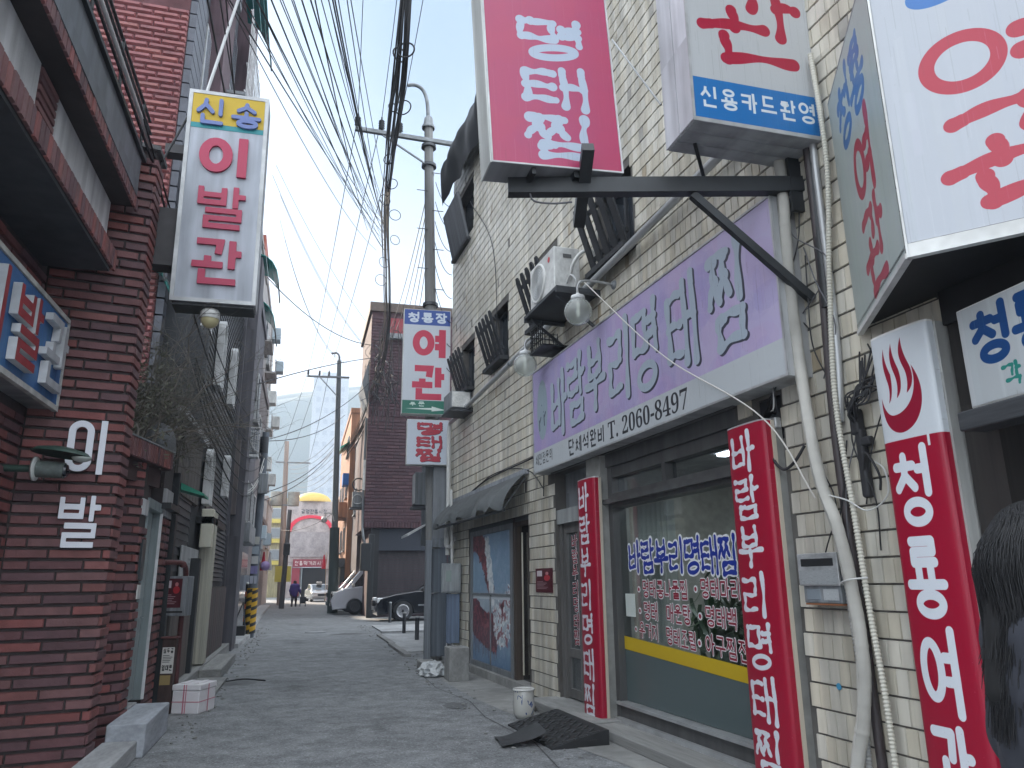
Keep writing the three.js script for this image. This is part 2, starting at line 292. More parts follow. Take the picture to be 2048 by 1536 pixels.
const letters3D = (text, wM, hM, lw, depth, o) => new THREE.ExtrudeGeometry(glyphShapes(text, o?.N ?? 96, wM, hM, lw, o), { depth, bevelEnabled: false });
const lettersFlat = (text, wM, hM, lw, o) => new THREE.ShapeGeometry(glyphShapes(text, o?.N ?? 72, wM, hM, lw, o));
// ---------- ground ----------
{
  const aT = tex(1024, 9, (u, v) => {
    const a = fbm(u, v, 5, 5, 61), b = fbm(u, v, 60, 3, 67), st = fbm(u * 1, v * 1, 9, 3, 77), sp = hash(u * 1024 | 0, v * 1024 | 0, 3);
    let c = 0.505 + 0.045 * (a - 0.5) + 0.17 * (b - 0.5) + 0.07 * (hash(u * 340 | 0, v * 340 | 0, 8) - 0.5) + (sp > 0.965 ? 0.2 : sp < 0.07 ? -0.14 : 0) - Math.max(0, st - 0.62) * 0.2;
    return [c * 0.985, c, c * 1.015];
  });
  mats.asphalt.map = aT; mats.asphalt.bumpMap = grainB; mats.asphalt.bumpScale = 0.006;
  const g = new THREE.PlaneGeometry(900, 900, 1, 1).rotateX(-Math.PI / 2); const uv = g.attributes.uv; for (let i = 0; i < 4; i++) uv.setXY(i, uv.getX(i) * 900, uv.getY(i) * 900);
  struct('road', g, mats.asphalt);
  // concrete strip along the tiled building, broken slabs by the bollards
  const strip = [[3.5, 2], [3.0, -5], [2.58, -7.2], [2.44, -8.8], [2.36, -10.4], [2.2, -12], [2.24, -14.6], [2.42, -16], [2.9, -15.6], [3.6, 2]];
  const strip2 = strip.map(([x, z], i) => [x + (i > 1 && i < 7 ? 0.05 * Math.sin(i * 9) : 0), z]);
  struct('pavement', sheet(strip2, 0.004), mats.concrete);
  struct('pavement', [bx(2.3, 4.6, 0, 0.05, -19.6, -17.2), bx(2.36, 4.9, 0, 0.04, -23.2, -19.68), bx(2.5, 5.2, 0, 0.045, -28, -24.4)], mats.paleConcrete);
  struct('kerb', [bx(2.16, 2.3, 0, 0.06, -19.6, -16.4), bx(2.22, 2.36, 0, 0.05, -23.2, -19.7)], mats.concrete);
  struct('pavement', [slab([[-3, 20.2], [-1.36, 20.2], [-1.3, 24], [-1.5, 31], [-1.7, 41], [-1.9, 55], [-4, 55]], 0, 0.1).rotateX(-Math.PI / 2).rotateX(0)], mats.paleConcrete);
  // dark patches of newer asphalt and thin cracks
  const dark = M([0.19, 0.195, 0.2], 0.93, { map: grime, bumpMap: grainB, bumpScale: 0.006 }), blob = (x, z, rx, rz, s) => sheet([...Array(18)].map((_, i) => { const a = i / 18 * 6.283, k = 0.75 + 0.5 * hash(i, s, 7); return [x + Math.cos(a) * rx * k, z + Math.sin(a) * rz * k]; }), 0.004);
  struct('road_patch', [blob(1.95, -9.9, 0.16, 0.3, 2), blob(-0.9, -13.2, 0.28, 0.35, 3)], dark);
  const crack = (pts, w) => { const l = [], r = []; pts.forEach(([x, z], i) => { const k = w * (0.5 + hash(i, pts.length, 4)); l.push([x - k, z]); r.unshift([x + k, z + 0.01]); }); return sheet([...l, ...r], 0.0045); };
  struct('litter', [...Array(420)].map((_, i) => { const s = i % 2 ? 1 : -1, z = -5 - rnd(24), x = s > 0 ? 2.15 + rnd(-0.25, 0.35) + (z < -15 ? 0.1 : 0) : -1.12 + rnd(-0.15, 0.2); return new THREE.IcosahedronGeometry(rnd(0.005, 0.024), 0).scale(1.4, 0.6, 1).rotateY(rnd(3)).translate(x, 0.008, z); }), mats.concrete).userData.kind = 'stuff'; scene.children[scene.children.length - 1].userData.label = 'loose grit along both edges of the asphalt'; scene.children[scene.children.length - 1].userData.category = 'grit';
  struct('road_crack', [crack([[2.1, -6], [2.25, -7.5], [2.12, -9], [2.2, -10.2], [2.0, -11.6], [2.05, -14]], 0.008), crack([[0.9, -24], [1.4, -24.6], [2.2, -24.2]], 0.05)], M([0.07, 0.07, 0.072], 0.95));
  solo('manhole_cover', [new THREE.CylinderGeometry(0.33, 0.33, 0.02, 32).translate(0.55, 0.006, -25.5)], mats.greySteel, 'round pale iron manhole cover in the middle of the alley', 'manhole');
}

// ---------- tiled building with the restaurant (frame W1) ----------
const tiled = thing('tiled_building', 'cream tiled three storey building with the restaurant, on the right of the alley', 'building', [3.103, 0, -9.975]);
const winX = [-3.78, -1.72, 0.5, 2.68];
{
  const holes = [rect(-3.62, -0.42, 0.1, 2.42), rect(0.62, 4.66, 0.05, 2.86), rect(6.78, 9.2, 0.02, 2.7), ...winX.map((x) => rect(x - 0.45, x + 0.45, 5.05, 6.0)), rect(-4.8, -3.4, 8.35, 9.5), rect(4.96, 5.24, 2.5, 2.84)];
  const tileM = [[0.73, 0.685, 0.58], [0.71, 0.66, 0.55], [0.75, 0.71, 0.62], [0.68, 0.625, 0.51], [0.73, 0.695, 0.61]].map((c) => M(c, 0.32, { map: streak, bumpMap: smudge, bumpScale: 0.003 }));
  tileM.push(M([0.5, 0.42, 0.3], 0.4, { map: streak }), M([0.42, 0.4, 0.36], 0.5, { map: grime }));
  const wall = part(tiled, 'wall', slab(rect(-5.1, 10, 0, 10.5), -0.3, -0.008, holes), mats.tileJoint, W1);
  part(tiled, 'end_wall', [bx(-5.1, -4.8, 0, 10.5, -9, -0.301), bx(9.7, 10, 0, 10.5, -9, -0.301)], mats.concrete, W1);
  part(tiled, 'back_wall', bx(-4.799, 9.699, 0, 10.5, -9, -8.7), mats.concrete, W1);
  part(tiled, 'roof', [bx(-5.12, 10.1, 10.501, 10.62, -9.1, 0.05), bx(-4.799, 9.699, 4.6, 4.75, -8.699, -0.301), bx(-4.799, 9.699, 7.6, 7.75, -8.699, -0.301)], mats.concrete, W1);
  // individual tiles: 300 nearest that show are parts, the rest one joined part
  const PW = 0.094, PH = 0.16, geo = [0, 1, 2].map((i) => pillow(PW - 0.0045, PH - 0.011, 0.012, 0.003, i === 1 ? 0.002 : 0.0035)), all = [];
  const skip = [rect(0.36, 5.5, 2.95, 4.22), rect(4.7, 5.22, 0, 2.62), rect(1.75, 2.15, 0, 2.86), rect(0.45, 4.72, 2.8, 2.88)].map(([a, , c]) => [a[0], c[0], a[1], c[1]]).concat(holes.map((h) => [h[0][0], h[2][0], h[0][1], h[2][1]]));
  const q = new V3();
  for (let r = 0; r < 65; r++) for (let c = 0; c < 160; c++) {
    const x = -5.05 + c * PW + (r % 2) * 0.03 + 0.012 * Math.sin(r * 7), y = 0.1 + r * PH;
    if (x > 6.74 || rnd() < 0.002 || skip.some((s) => x > s[0] - 0.03 && x < s[1] + 0.03 && y > s[2] - 0.05 && y < s[3] + 0.05)) continue;
    const z = -0.008 + rnd(-0.0012, 0.0022); q.set(x, y, z).applyMatrix4(W1); const d = q.distanceTo(camera.position); q.project(camera);
    all.push({ x, y, z, t: rnd(-0.012, 0.012), d, show: q.x > -1 && q.x < 1 && q.y > -1 && q.y < 1, v: Math.floor(rnd(3)), m: rnd() < 0.02 ? 5 + Math.floor(rnd(2)) : Math.floor(rnd(5)) });
  }
  all.sort((a, b) => (b.show - a.show) || a.d - b.d);
  wall.updateWorldMatrix(true, false); const inv = new THREE.Matrix4().copy(wall.matrixWorld).invert().multiply(W1), rest = tileM.map(() => []), moved = (g, x, y) => { const k = g.clone(), uv = k.attributes.uv; for (let i = 0; i < uv.count; i++) uv.setXY(i, uv.getX(i) + x, uv.getY(i) + y); return k; };
  all.forEach((t, i) => {
    const m = new THREE.Matrix4().makeRotationZ(t.t).setPosition(t.x, t.y, t.z).premultiply(inv);
    if (i < 300) { const k = shadow(new THREE.Mesh(moved(geo[t.v], t.x, t.y), tileM[t.m])); k.name = 'tile'; k.applyMatrix4(m); wall.add(k); }
    else { const g = moved(geo[t.v], t.x, t.y); g.applyMatrix4(m); rest[t.m].push(g); }
  });
  rest.forEach((l, i) => { const k = shadow(new THREE.Mesh(mergeGeometries(l), tileM[i])); k.name = 'tiles'; k.userData.kind = 'stuff'; wall.add(k); });
  // upper windows: dark frames and panes
  winX.forEach((x) => {
    const w = part(tiled, 'window', [bx(x - 0.449, x + 0.449, 5.051, 5.09, -0.22, -0.14), bx(x - 0.449, x + 0.449, 5.96, 5.999, -0.22, -0.14), bx(x - 0.449, x - 0.41, 5.09, 5.96, -0.22, -0.14), bx(x + 0.41, x + 0.449, 5.09, 5.96, -0.22, -0.14), bx(x - 0.02, x + 0.02, 5.09, 5.96, -0.22, -0.15)], mats.darkSteel, W1);
    part(w, 'pane', bx(x - 0.41, x + 0.41, 5.09, 5.96, -0.2, -0.19), mats.windowDark, W1);
  });
  part(tiled, 'window', bx(-4.8, -3.4, 8.35, 9.5, -0.25, -0.2), mats.windowDark, W1);
  // black tarpaulin eave at the far end of the roof
  const tarp = new THREE.PlaneGeometry(11, 2.0, 60, 14), p = tarp.attributes.position;
  for (let i = 0; i < p.count; i++) { const u = p.getX(i) / 11 + 0.5, v = 0.5 - p.getY(i) / 2; p.setXYZ(i, -5.22 + u * 11, 10.72 - v * v * 1.05 + 0.04 * Math.sin(u * 60 + v * 3) + 0.05 * Math.sin(u * 19), 0.04 + 0.27 * Math.sin(v * 2.5) + 0.03 * Math.sin(u * 34 + v * 7) + 0.02 * Math.sin(u * 91)); }
  tarp.computeVertexNormals();
  part(tiled, 'eave_tarpaulin', tarp, M([0.035, 0.037, 0.042], 0.6, { map: grime, side: THREE.DoubleSide }), W1).userData.label = 'black tarpaulin wrapped over the roof edge';

  // ---- shop front ----
  const frameM = M([0.115, 0.115, 0.115], 0.45, { map: streak }), post = M([0.3, 0.3, 0.285], 0.85, { map: grime, bumpMap: grainB, bumpScale: 0.004 }), pale = M([0.42, 0.44, 0.44], 0.5, { map: streak });
  part(tiled, 'post', bx(1.76, 2.14, 0, 2.86, -0.29, 0.05), post, W1); part(tiled, 'post', bx(4.67, 5.22, 0, 2.66, -0.007, 0.06), post, W1);
  part(tiled, 'lintel', [bx(0.6, 4.7, 2.861, 2.95, -0.2, 0.04), bx(2.141, 4.66, 2.72, 2.86, -0.28, -0.02)], frameM, W1);
  part(tiled, 'doorstep', [rbx(0.5, 2.3, 0.0, 0.12, -0.29, 0.36, 0.015), rbx(2.3, 5.4, 0.0, 0.1, -0.1, 0.3, 0.015)], mats.concrete, W1);
  const sw = part(tiled, 'shop_window', [bx(2.141, 2.24, 0.1, 2.72, -0.2, -0.04), bx(4.57, 4.66, 0.1, 2.72, -0.2, -0.04), bx(2.24, 4.57, 2.27, 2.42, -0.2, -0.03), bx(2.24, 4.57, 2.6, 2.719, -0.2, -0.05), bx(2.24, 4.57, 0.12, 0.26, -0.2, -0.045), bx(3.33, 3.4, 2.42, 2.6, -0.18, -0.055), bx(2.1, 4.7, 2.31, 2.36, -0.03, 0.03)], frameM, W1);
  part(sw, 'sill', [bx(2.2, 4.66, 0.262, 0.29, -0.12, 0.0), bx(2.2, 4.66, 0.1, 0.14, -0.045, 0.01)], mats.alu, W1);
  part(sw, 'pane', bx(2.24, 4.57, 0.29, 2.27, -0.125, -0.119), mats.glass, W1);
  part(sw, 'transom_pane', [bx(2.24, 3.33, 2.42, 2.6, -0.125, -0.119), bx(3.4, 4.57, 2.42, 2.6, -0.145, -0.139)], mats.dirtyGlass, W1);
  part(sw, 'frosted_film', bx(2.245, 4.565, 0.295, 0.795, -0.117, -0.114), M([0.085, 0.112, 0.115], 0.22, { bumpMap: smudge, bumpScale: 0.001 }), W1);
  part(sw, 'yellow_stripe', slab([[2.245, 0.8], [4.565, 0.69], [4.565, 0.81], [2.245, 0.93]], -0.113, -0.11), M([0.55, 0.38, 0.012], 0.45), W1);
  // lettering stuck on the pane: white rim, coloured body
  const red = M([0.26, 0.012, 0.035], 0.5), blue = M([0.012, 0.035, 0.3], 0.5), white = M([0.8, 0.8, 0.82], 0.5);
  const stick = (text, x, y, w, h, lw, mat, slope, o = {}) => {
    const n = [...text].length, s = o.step ?? 1, S = new THREE.Matrix4().makeShear(slope, 0, 0, 0, 0, 0).setPosition(x, y, 0);
    const F = new THREE.Matrix4().copy(W1).multiply(S);
    [...text].forEach((c, i) => { if (c === ' ') return; const bullet = c === '•', G = (k) => (bullet ? new THREE.CircleGeometry(w * (0.13 + k), 20).translate(w * 0.5, h * 0.45, 0) : lettersFlat(c, w, h, lw + k, { ...o, cap: 'round', join: 'round' }));
      part(sw, 'lettering_rim', G(0.085).translate(i * w * s, 0, -0.1165), white, F); part(sw, 'lettering', G(0).translate(i * w * s, 0, -0.1145), mat, F); });
  };
  stick('바람부리명태찜', 2.4, 1.55, 0.305, 0.36, 0.105, blue, -0.02, { brush: true, step: 0.92 });
  stick('•명태콩나물찜', 2.54, 1.32, 0.147, 0.19, 0.095, red, -0.01, { step: 1 }); stick('•명태마리찜', 3.62, 1.33, 0.152, 0.19, 0.095, red, -0.01, { step: 1 });
  stick('•명태 매운탕', 2.54, 1.11, 0.15, 0.19, 0.095, red, -0.02, { step: 1 }); stick('•명태백 탕', 3.66, 1.1, 0.16, 0.19, 0.095, red, -0.03, { step: 1 });
  stick('•우거지 명태조림', 2.44, 0.935, 0.135, 0.175, 0.095, red, -0.05, { step: 1 }); stick('•아구찜전문', 3.62, 0.875, 0.16, 0.19, 0.095, red, -0.05, { step: 1.02 });
  // door with two leaves, its lintel board and red lettering
  const dr = part(tiled, 'door', [bx(0.63, 0.72, 0.12, 2.2, -0.2, -0.05), bx(1.66, 1.759, 0.12, 2.2, -0.2, -0.05), bx(0.72, 0.8, 0.14, 2.2, -0.14, -0.08), bx(1.14, 1.24, 0.14, 2.2, -0.14, -0.08), bx(1.58, 1.66, 0.14, 2.2, -0.14, -0.08), bx(0.8, 1.14, 0.14, 0.24, -0.14, -0.08), bx(1.24, 1.58, 0.14, 0.24, -0.14, -0.08), bx(0.8, 1.14, 0.6, 0.7, -0.14, -0.08), bx(1.24, 1.58, 0.6, 0.7, -0.14, -0.08), bx(0.8, 1.14, 2.08, 2.2, -0.14, -0.08), bx(1.24, 1.58, 2.08, 2.2, -0.14, -0.08)], M([0.17, 0.165, 0.16], 0.5, { map: streak }), W1);
  part(dr, 'pane', [bx(0.8, 1.14, 0.7, 2.08, -0.115, -0.11), bx(1.24, 1.58, 0.7, 2.08, -0.115, -0.11), bx(0.8, 1.14, 0.24, 0.6, -0.115, -0.11), bx(1.24, 1.58, 0.24, 0.6, -0.115, -0.11)], mats.dirtyGlass, W1);
  [...'바람부리명태찜'].forEach((c, i) => { part(dr, 'lettering_rim', lettersFlat(c, 0.2, 0.19, 0.15, { brush: true }).translate(0.88, 1.88 - i * 0.19, -0.107), white, W1); part(dr, 'lettering', lettersFlat(c, 0.2, 0.19, 0.085, { brush: true }).translate(0.88, 1.88 - i * 0.19, -0.105), red, W1); });
  part(dr, 'lintel_board', bx(0.62, 1.759, 2.2, 2.38, -0.2, -0.02), pale, W1);
  part(dr, 'transom_panel', bx(0.62, 1.759, 2.38, 2.86, -0.25, -0.16), mats.greySteel, W1);
  part(dr, 'handle', [rod(new V3(1.17, 1.12, -0.06), new V3(1.17, 1.3, -0.06), 0.012), rod(new V3(1.17, 1.14, -0.06), new V3(1.17, 1.14, -0.09), 0.01), rod(new V3(1.17, 1.28, -0.06), new V3(1.17, 1.28, -0.09), 0.01)], mats.chrome, W1);
  // glazed mural and the dark doorway beside it
  const mural = canvasTex(512, 512, (g, w, h) => {
    const gr = g.createLinearGradient(0, 0, 0, h); gr.addColorStop(0, '#7f9dba'); gr.addColorStop(0.45, '#7f9bb4'); gr.addColorStop(0.5, '#a9b6c0'); gr.addColorStop(1, '#5f7d9f'); g.fillStyle = gr; g.fillRect(0, 0, w, h);
    for (let i = 0; i < 900; i++) { g.fillStyle = `rgba(${200 + rnd(40)},${215 + rnd(30)},${228 + rnd(20)},${rnd(0.09)})`; g.beginPath(); g.ellipse(rnd(w), rnd(h), rnd(50), rnd(14), rnd(3), 0, 7); g.fill(); }
    const band = (f, n, c) => { for (let i = 0; i < n; i++) { const t = rnd(), [x, y, s] = f(t); g.fillStyle = c[Math.floor(rnd(c.length))]; g.beginPath(); g.ellipse(x + rnd(-s, s), y + rnd(-s, s), rnd(2, 13), rnd(2, 20), rnd(3), 0, 7); g.fill(); } };
    const reds = ['#6d3440', '#83404a', '#5a3038', '#94555c', '#4f3540', '#7b4650'];
    band((t) => [20 + t * 250, 10 + t * t * 240, 46 * (1 - t * 0.4)], 1500, reds); band((t) => [10 + t * 420, 300 + 60 * Math.sin(t * 3.1), 34], 1700, reds); band((t) => [30 + t * 260, 360 + t * 60, 44], 900, reds);
    for (let i = 0; i < 34; i++) { g.fillStyle = '#59424e'; g.fillRect(10 + i * 10, 370 + rnd(20), rnd(2, 5), rnd(60, 120)); }
    band((t) => [320 + t * 190, 300 + 90 * Math.sin(t * 4), 44], 600, ['#c9d3da', '#dde3e6', '#aebac4', '#90606a']); band((t) => [200 + t * 80, 40 + t * 230, 26], 400, ['#d5dce1', '#e4e8ea', '#b9c4cd']);
    g.fillStyle = '#c8d0d6'; g.fillRect(0, 246, w, 16);
  });
  const mw = part(tiled, 'mural_window', [bx(-3.62, -3.54, 0.12, 2.36, -0.12, -0.02), bx(-1.34, -1.24, 0.12, 2.36, -0.12, -0.02), bx(-3.54, -1.34, 0.12, 0.2, -0.12, -0.02), bx(-3.54, -1.34, 2.28, 2.36, -0.12, -0.02)], mats.greySteel, W1);
  part(mw, 'printed_sheet', quad(-3.535, -1.345, 0.205, 2.275, -0.0535), M(0xffffff, 0.35, { map: mural }), W1);
  part(mw, 'pane', [bx(-3.54, -1.34, 0.2, 2.28, -0.06, -0.055)], mats.glass, W1);
  part(mw, 'mullion', [bx(-3.54, -1.34, 1.28, 1.31, -0.055, -0.03), bx(-2.46, -2.43, 0.2, 1.28, -0.055, -0.035)], mats.greySteel, W1);
  part(tiled, 'plinth', bx(-5.1, -0.4, 0.0, 0.12, -0.28, 0.05), mats.concrete, W1);
  const dd = part(tiled, 'dark_door', [bx(-1.2, -1.1, 0.121, 2.42, -0.2, -0.03), bx(-0.5, -0.421, 0.121, 2.42, -0.2, -0.03), bx(-1.1, -0.5, 2.3, 2.42, -0.2, -0.04)], mats.wood, W1);
  part(dd, 'pane', bx(-1.1, -0.5, 0.121, 2.3, -0.16, -0.14), M([0.03, 0.03, 0.03], 0.12), W1);
  part(dd, 'rail', [rod(new V3(-0.98, 0.2, -0.1), new V3(-0.98, 2.2, -0.1), 0.014)], M([0.7, 0.66, 0.55], 0.3, { metalness: 0.6 }), W1);
  part(tiled, 'lintel_beam', bx(-3.62, -0.42, 2.36, 2.421, -0.2, -0.03), mats.darkSteel, W1);
  // room behind the glass
  const room = M([0.5, 0.49, 0.44], 0.9, { map: grime });
  part(tiled, 'room', [bx(0.4, 5.6, 0, 0.12, -4.2, -0.3), bx(0.4, 5.6, 2.98, 3.1, -4.2, -0.301), bx(0.4, 5.6, 0.12, 2.98, -4.2, -4.1), bx(0.4, 0.5, 0.12, 2.98, -4.1, -0.301), bx(5.5, 5.6, 0.12, 2.98, -4.1, -0.301)], room, W1);
  part(tiled, 'partition', [bx(-3.9, -0.3, 0, 2.6, -1.2, -1.1)], mats.black, W1);
}
// things in the restaurant window
{
  const W = (x, y, z) => inF(W1, x, y, z);
  const lampT = thing('ceiling_lamp', 'lit white fluorescent lamp under the ceiling behind the restaurant transom', 'lamp', W(2.75, 2.93, -1.5).toArray());
  part(lampT, 'housing', bx(2.2, 3.3, 2.93, 2.979, -1.6, -1.4), mats.whitePaint, W1);
  const glow = part(lampT, 'tube', [bx(2.22, 3.28, 2.9, 2.929, -1.56, -1.44)], M([0.9, 0.95, 1], 0.5, { emissive: 0xeef6ff, emissiveIntensity: 3.5 }), W1); glow.castShadow = false;
  const rl = new THREE.RectAreaLight(0xeef6ff, 9, 1.05, 0.12); rl.position.copy(W(2.75, 2.89, -1.5)); rl.lookAt(W(2.75, 0, -1.5)); rl.rotateZ(0); scene.add(rl);
  const cup = thing('wall_cupboard', 'cream wall cupboards high on the wall behind the restaurant glass', 'cupboard', W(4.0, 2.1, -3.9).toArray());
  for (let i = 0; i < 5; i++) part(cup, 'door', rbx(2.3 + i * 0.62, 2.9 + i * 0.62, 2.15, 2.75, -3.9, -3.86, 0.01), M([0.46, 0.45, 0.4], 0.6), W1);
  part(cup, 'carcass', bx(2.28, 5.42, 2.12, 2.78, -4.09, -3.905), M([0.3, 0.28, 0.24], 0.7), W1);
  const leafM = [[0.02, 0.045, 0.018], [0.03, 0.06, 0.02]].map((c) => M(c, 0.6, { side: THREE.DoubleSide }));
  const plant = (x, y, z, r, n, label, potM) => {
    const t = thing('potted_plant', label, 'plant', W(x, y, z).toArray()), gl = [[], []];
    for (let i = 0; i < n; i++) { const g = new THREE.PlaneGeometry(0.05, rnd(0.14, 0.3), 1, 3), p = g.attributes.position; for (let k = 0; k < p.count; k++) { const v = p.getY(k); p.setZ(k, -v * v * 2.2); p.setX(k, p.getX(k) * (1 - Math.abs(v) * 2.4)); } g.computeVertexNormals(); g.rotateX(rnd(-1.2, 1.2)).rotateY(rnd(6.28)).translate(x + rnd(-r, r), y + 0.3 + rnd(-0.05, r * 1.7), z + rnd(-r, r)); gl[i % 2].push(g); }
    gl.forEach((g, i) => { const m = part(t, 'leaves', g, leafM[i], W1); m.userData.kind = 'stuff'; });
    part(t, 'stem', [0, 1, 2].map((i) => rod(new V3(x, y + 0.15, z), new V3(x + (i - 1) * r * 0.6, y + 0.3 + r * 1.2, z), 0.012, 0.006)), mats.wood, W1);
    part(t, 'pot', lathe([[0, 0], [0.1, 0], [0.14, 0.26], [0.12, 0.26], [0.11, 0.22], [0, 0.22]], 20).translate(x, y, z), potM ?? M([0.12, 0.1, 0.09], 0.6), W1);
  };
  plant(4.0, 0.5, -0.6, 0.42, 260, 'dark leafy plant standing low inside the restaurant window at right');
  plant(3.2, 0.5, -0.7, 0.26, 130, 'smaller leafy plant inside the restaurant window left of the larger one');
  plant(3.3, 1.75, -2.2, 0.18, 90, 'green plant hanging inside the restaurant above the blue lettering', M([0.35, 0.45, 0.04], 0.6));
  solo('window_bench', [rbx(2.3, 4.6, 0.12, 0.5, -1.0, -0.3, 0.01)], mats.wood, 'dark low bench inside the restaurant window under the plants', 'bench', W1);
  const cur = new THREE.PlaneGeometry(0.8, 2.05, 60, 1), p = cur.attributes.position; for (let i = 0; i < p.count; i++) p.setZ(i, 0.03 * Math.sin(p.getX(i) * 60)); cur.computeVertexNormals();
  solo('curtain', cur.translate(2.62, 1.26, -0.32), M([0.3, 0.31, 0.3], 0.9, { side: THREE.DoubleSide }), 'grey pleated curtain hanging at the left inside of the restaurant window', 'curtain', W1);
  solo('paper_notice', quad(2.3, 2.52, 1.13, 1.36, -0.1165), M([0.55, 0.6, 0.57], 0.8), 'small pale paper notice taped inside the left of the restaurant window', 'notice', W1);
  solo('fridge', [rbx(2.0, 2.9, 0.12, 1.7, -3.0, -2.4, 0.02)], M([0.36, 0.42, 0.46], 0.4), 'pale refrigerator standing at the back of the restaurant behind the curtain', 'refrigerator', W1);
  solo('dining_table', [rbx(3.3, 4.6, 0.8, 0.84, -3.0, -2.0, 0.01), ...[[3.4, -2.9], [4.5, -2.9], [3.4, -2.1], [4.5, -2.1]].map(([x, z]) => bx(x - 0.03, x + 0.03, 0.12, 0.8, z - 0.03, z + 0.03))], mats.wood, 'dark wooden table in the dim room behind the restaurant window', 'table', W1);
}
// ---------- signs, lamps, pipes and boxes on the tiled building ----------
let posterPrint;
const signEdge = M([0.5, 0.51, 0.52], 0.5, { map: streak }), redPlastic = M([0.3, 0.008, 0.03], 0.22, { clearcoat: 0.4 });
{ // long purple fascia sign
  const t = thing('fascia_sign', 'long faded purple restaurant sign with pale raised looking letters above the shop window', 'sign', inF(W1, 3.02, 2.87, 0).toArray());
  const img = canvasTex(2048, 560, (g, w, h) => {
    const gr = g.createLinearGradient(0, 0, w, h * 0.5); gr.addColorStop(0, '#b3a8d0'); gr.addColorStop(0.35, '#bbb0d5'); gr.addColorStop(0.7, '#c2b7da'); gr.addColorStop(1, '#c6bbdd'); g.fillStyle = gr; g.fillRect(0, 0, w, h);
    for (let i = 0; i < 240; i++) { g.fillStyle = `rgba(${rnd() < 0.5 ? '150,140,205' : '200,160,205'},${rnd(0.05, 0.13)})`; g.beginPath(); g.ellipse(rnd(w), rnd(h), rnd(20, 90), rnd(20, 140), 0, 0, 7); g.fill(); }
    for (let i = 0; i < 90; i++) { g.fillStyle = `rgba(205,190,225,${rnd(0.12)})`; g.fillRect(rnd(w), rnd(h * 0.8), rnd(2, 9), rnd(60, 240)); }
    g.fillStyle = '#9fb0bb'; g.beginPath(); g.ellipse(130, 235, 76, 165, 0, 0, 7); g.fill();
    g.strokeStyle = '#4d5666'; g.lineWidth = 12; g.lineCap = 'round'; for (const [x, y] of [[90, 290], [158, 272]]) { g.beginPath(); g.moveTo(x - 4, y); g.lineTo(x, y + 52); g.moveTo(x + 4, y + 6); g.lineTo(x + 18, y - 14); g.stroke(); }
    g.fillStyle = '#5f6878'; g.fillRect(120, 206, 8, 8); g.fillRect(146, 246, 7, 9);
    const word = [...'바람부리명태찜'], xs = [255, 470, 690, 930, 1150, 1420, 1700], hs = [330, 330, 330, 350, 350, 345, 355], ys = [90, 70, 60, 52, 58, 50, 40];
    word.forEach((c, i) => { for (const [dx, dy, col] of [[11, 9, '#3f4252'], [0, 0, '#b3c0cd']]) { g.strokeStyle = col; drawSyl(g, c, xs[i] + dx, ys[i] + dy, 200, hs[i], 33, { brush: true, slant: 0.04 }); } });
    g.fillStyle = '#c9ced2'; g.fillRect(0, 452, w, 108);
    drawText(g, '체인점문의', 20, 466, 40, 62, 50, 6, '#34373d'); drawText(g, '단체석완비', 470, 466, 66, 78, 82, 10, '#34373d');
    g.fillStyle = '#34373d'; g.font = 'bold 106px serif'; g.fillText('T. 2060-8497', 900, 544);
    weather(g, w, h, 1400, 0.2);
  });
  part(t, 'case', bx(0.42, 5.62, 2.87, 4.27, 0.002, 0.2), signEdge, W1);
  part(t, 'face', quad(0.44, 5.6, 2.89, 4.25, 0.204), M([0.82, 0.82, 0.82], 0.4, { map: img }), W1);
  part(t, 'frame', [bx(0.42, 5.62, 4.251, 4.27, 0.2, 0.212), bx(0.42, 5.62, 2.87, 2.889, 0.2, 0.212), bx(5.601, 5.62, 2.889, 4.251, 0.2, 0.212), bx(0.42, 0.439, 2.889, 4.251, 0.2, 0.212)], mats.alu, W1);
}
function bulge(w, h, d, n = 24) { // convex upright sign face, uv across the arc
  const pos = [], uv = [];
  const P = (i) => { const a = (i / n) * Math.PI; return [-Math.cos(a) * w / 2, Math.sin(a) ** 0.3 * d]; };
  for (let i = 0; i < n; i++) { const [x0, z0] = P(i), [x1, z1] = P(i + 1), u0 = (x0 / w) + 0.5, u1 = (x1 / w) + 0.5; for (const [x, y, z, u, v] of [[x0, 0, z0, u0, 0], [x1, 0, z1, u1, 0], [x1, h, z1, u1, 1], [x0, 0, z0, u0, 0], [x1, h, z1, u1, 1], [x0, h, z0, u0, 1]]) { pos.push(x, y, z); uv.push(u, v); } }
  const g = new THREE.BufferGeometry(); g.setAttribute('position', new THREE.Float32BufferAttribute(pos, 3)); g.setAttribute('uv', new THREE.Float32BufferAttribute(uv, 2)); g.computeVertexNormals();
  const cap = slab([...Array(n + 1)].map((_, i) => P(i)), 0, 0.012).rotateX(Math.PI / 2);
  return { face: g, caps: [cap.clone().translate(0, h + 0.012, 0), cap.clone().translate(0, 0, 0)] };
}
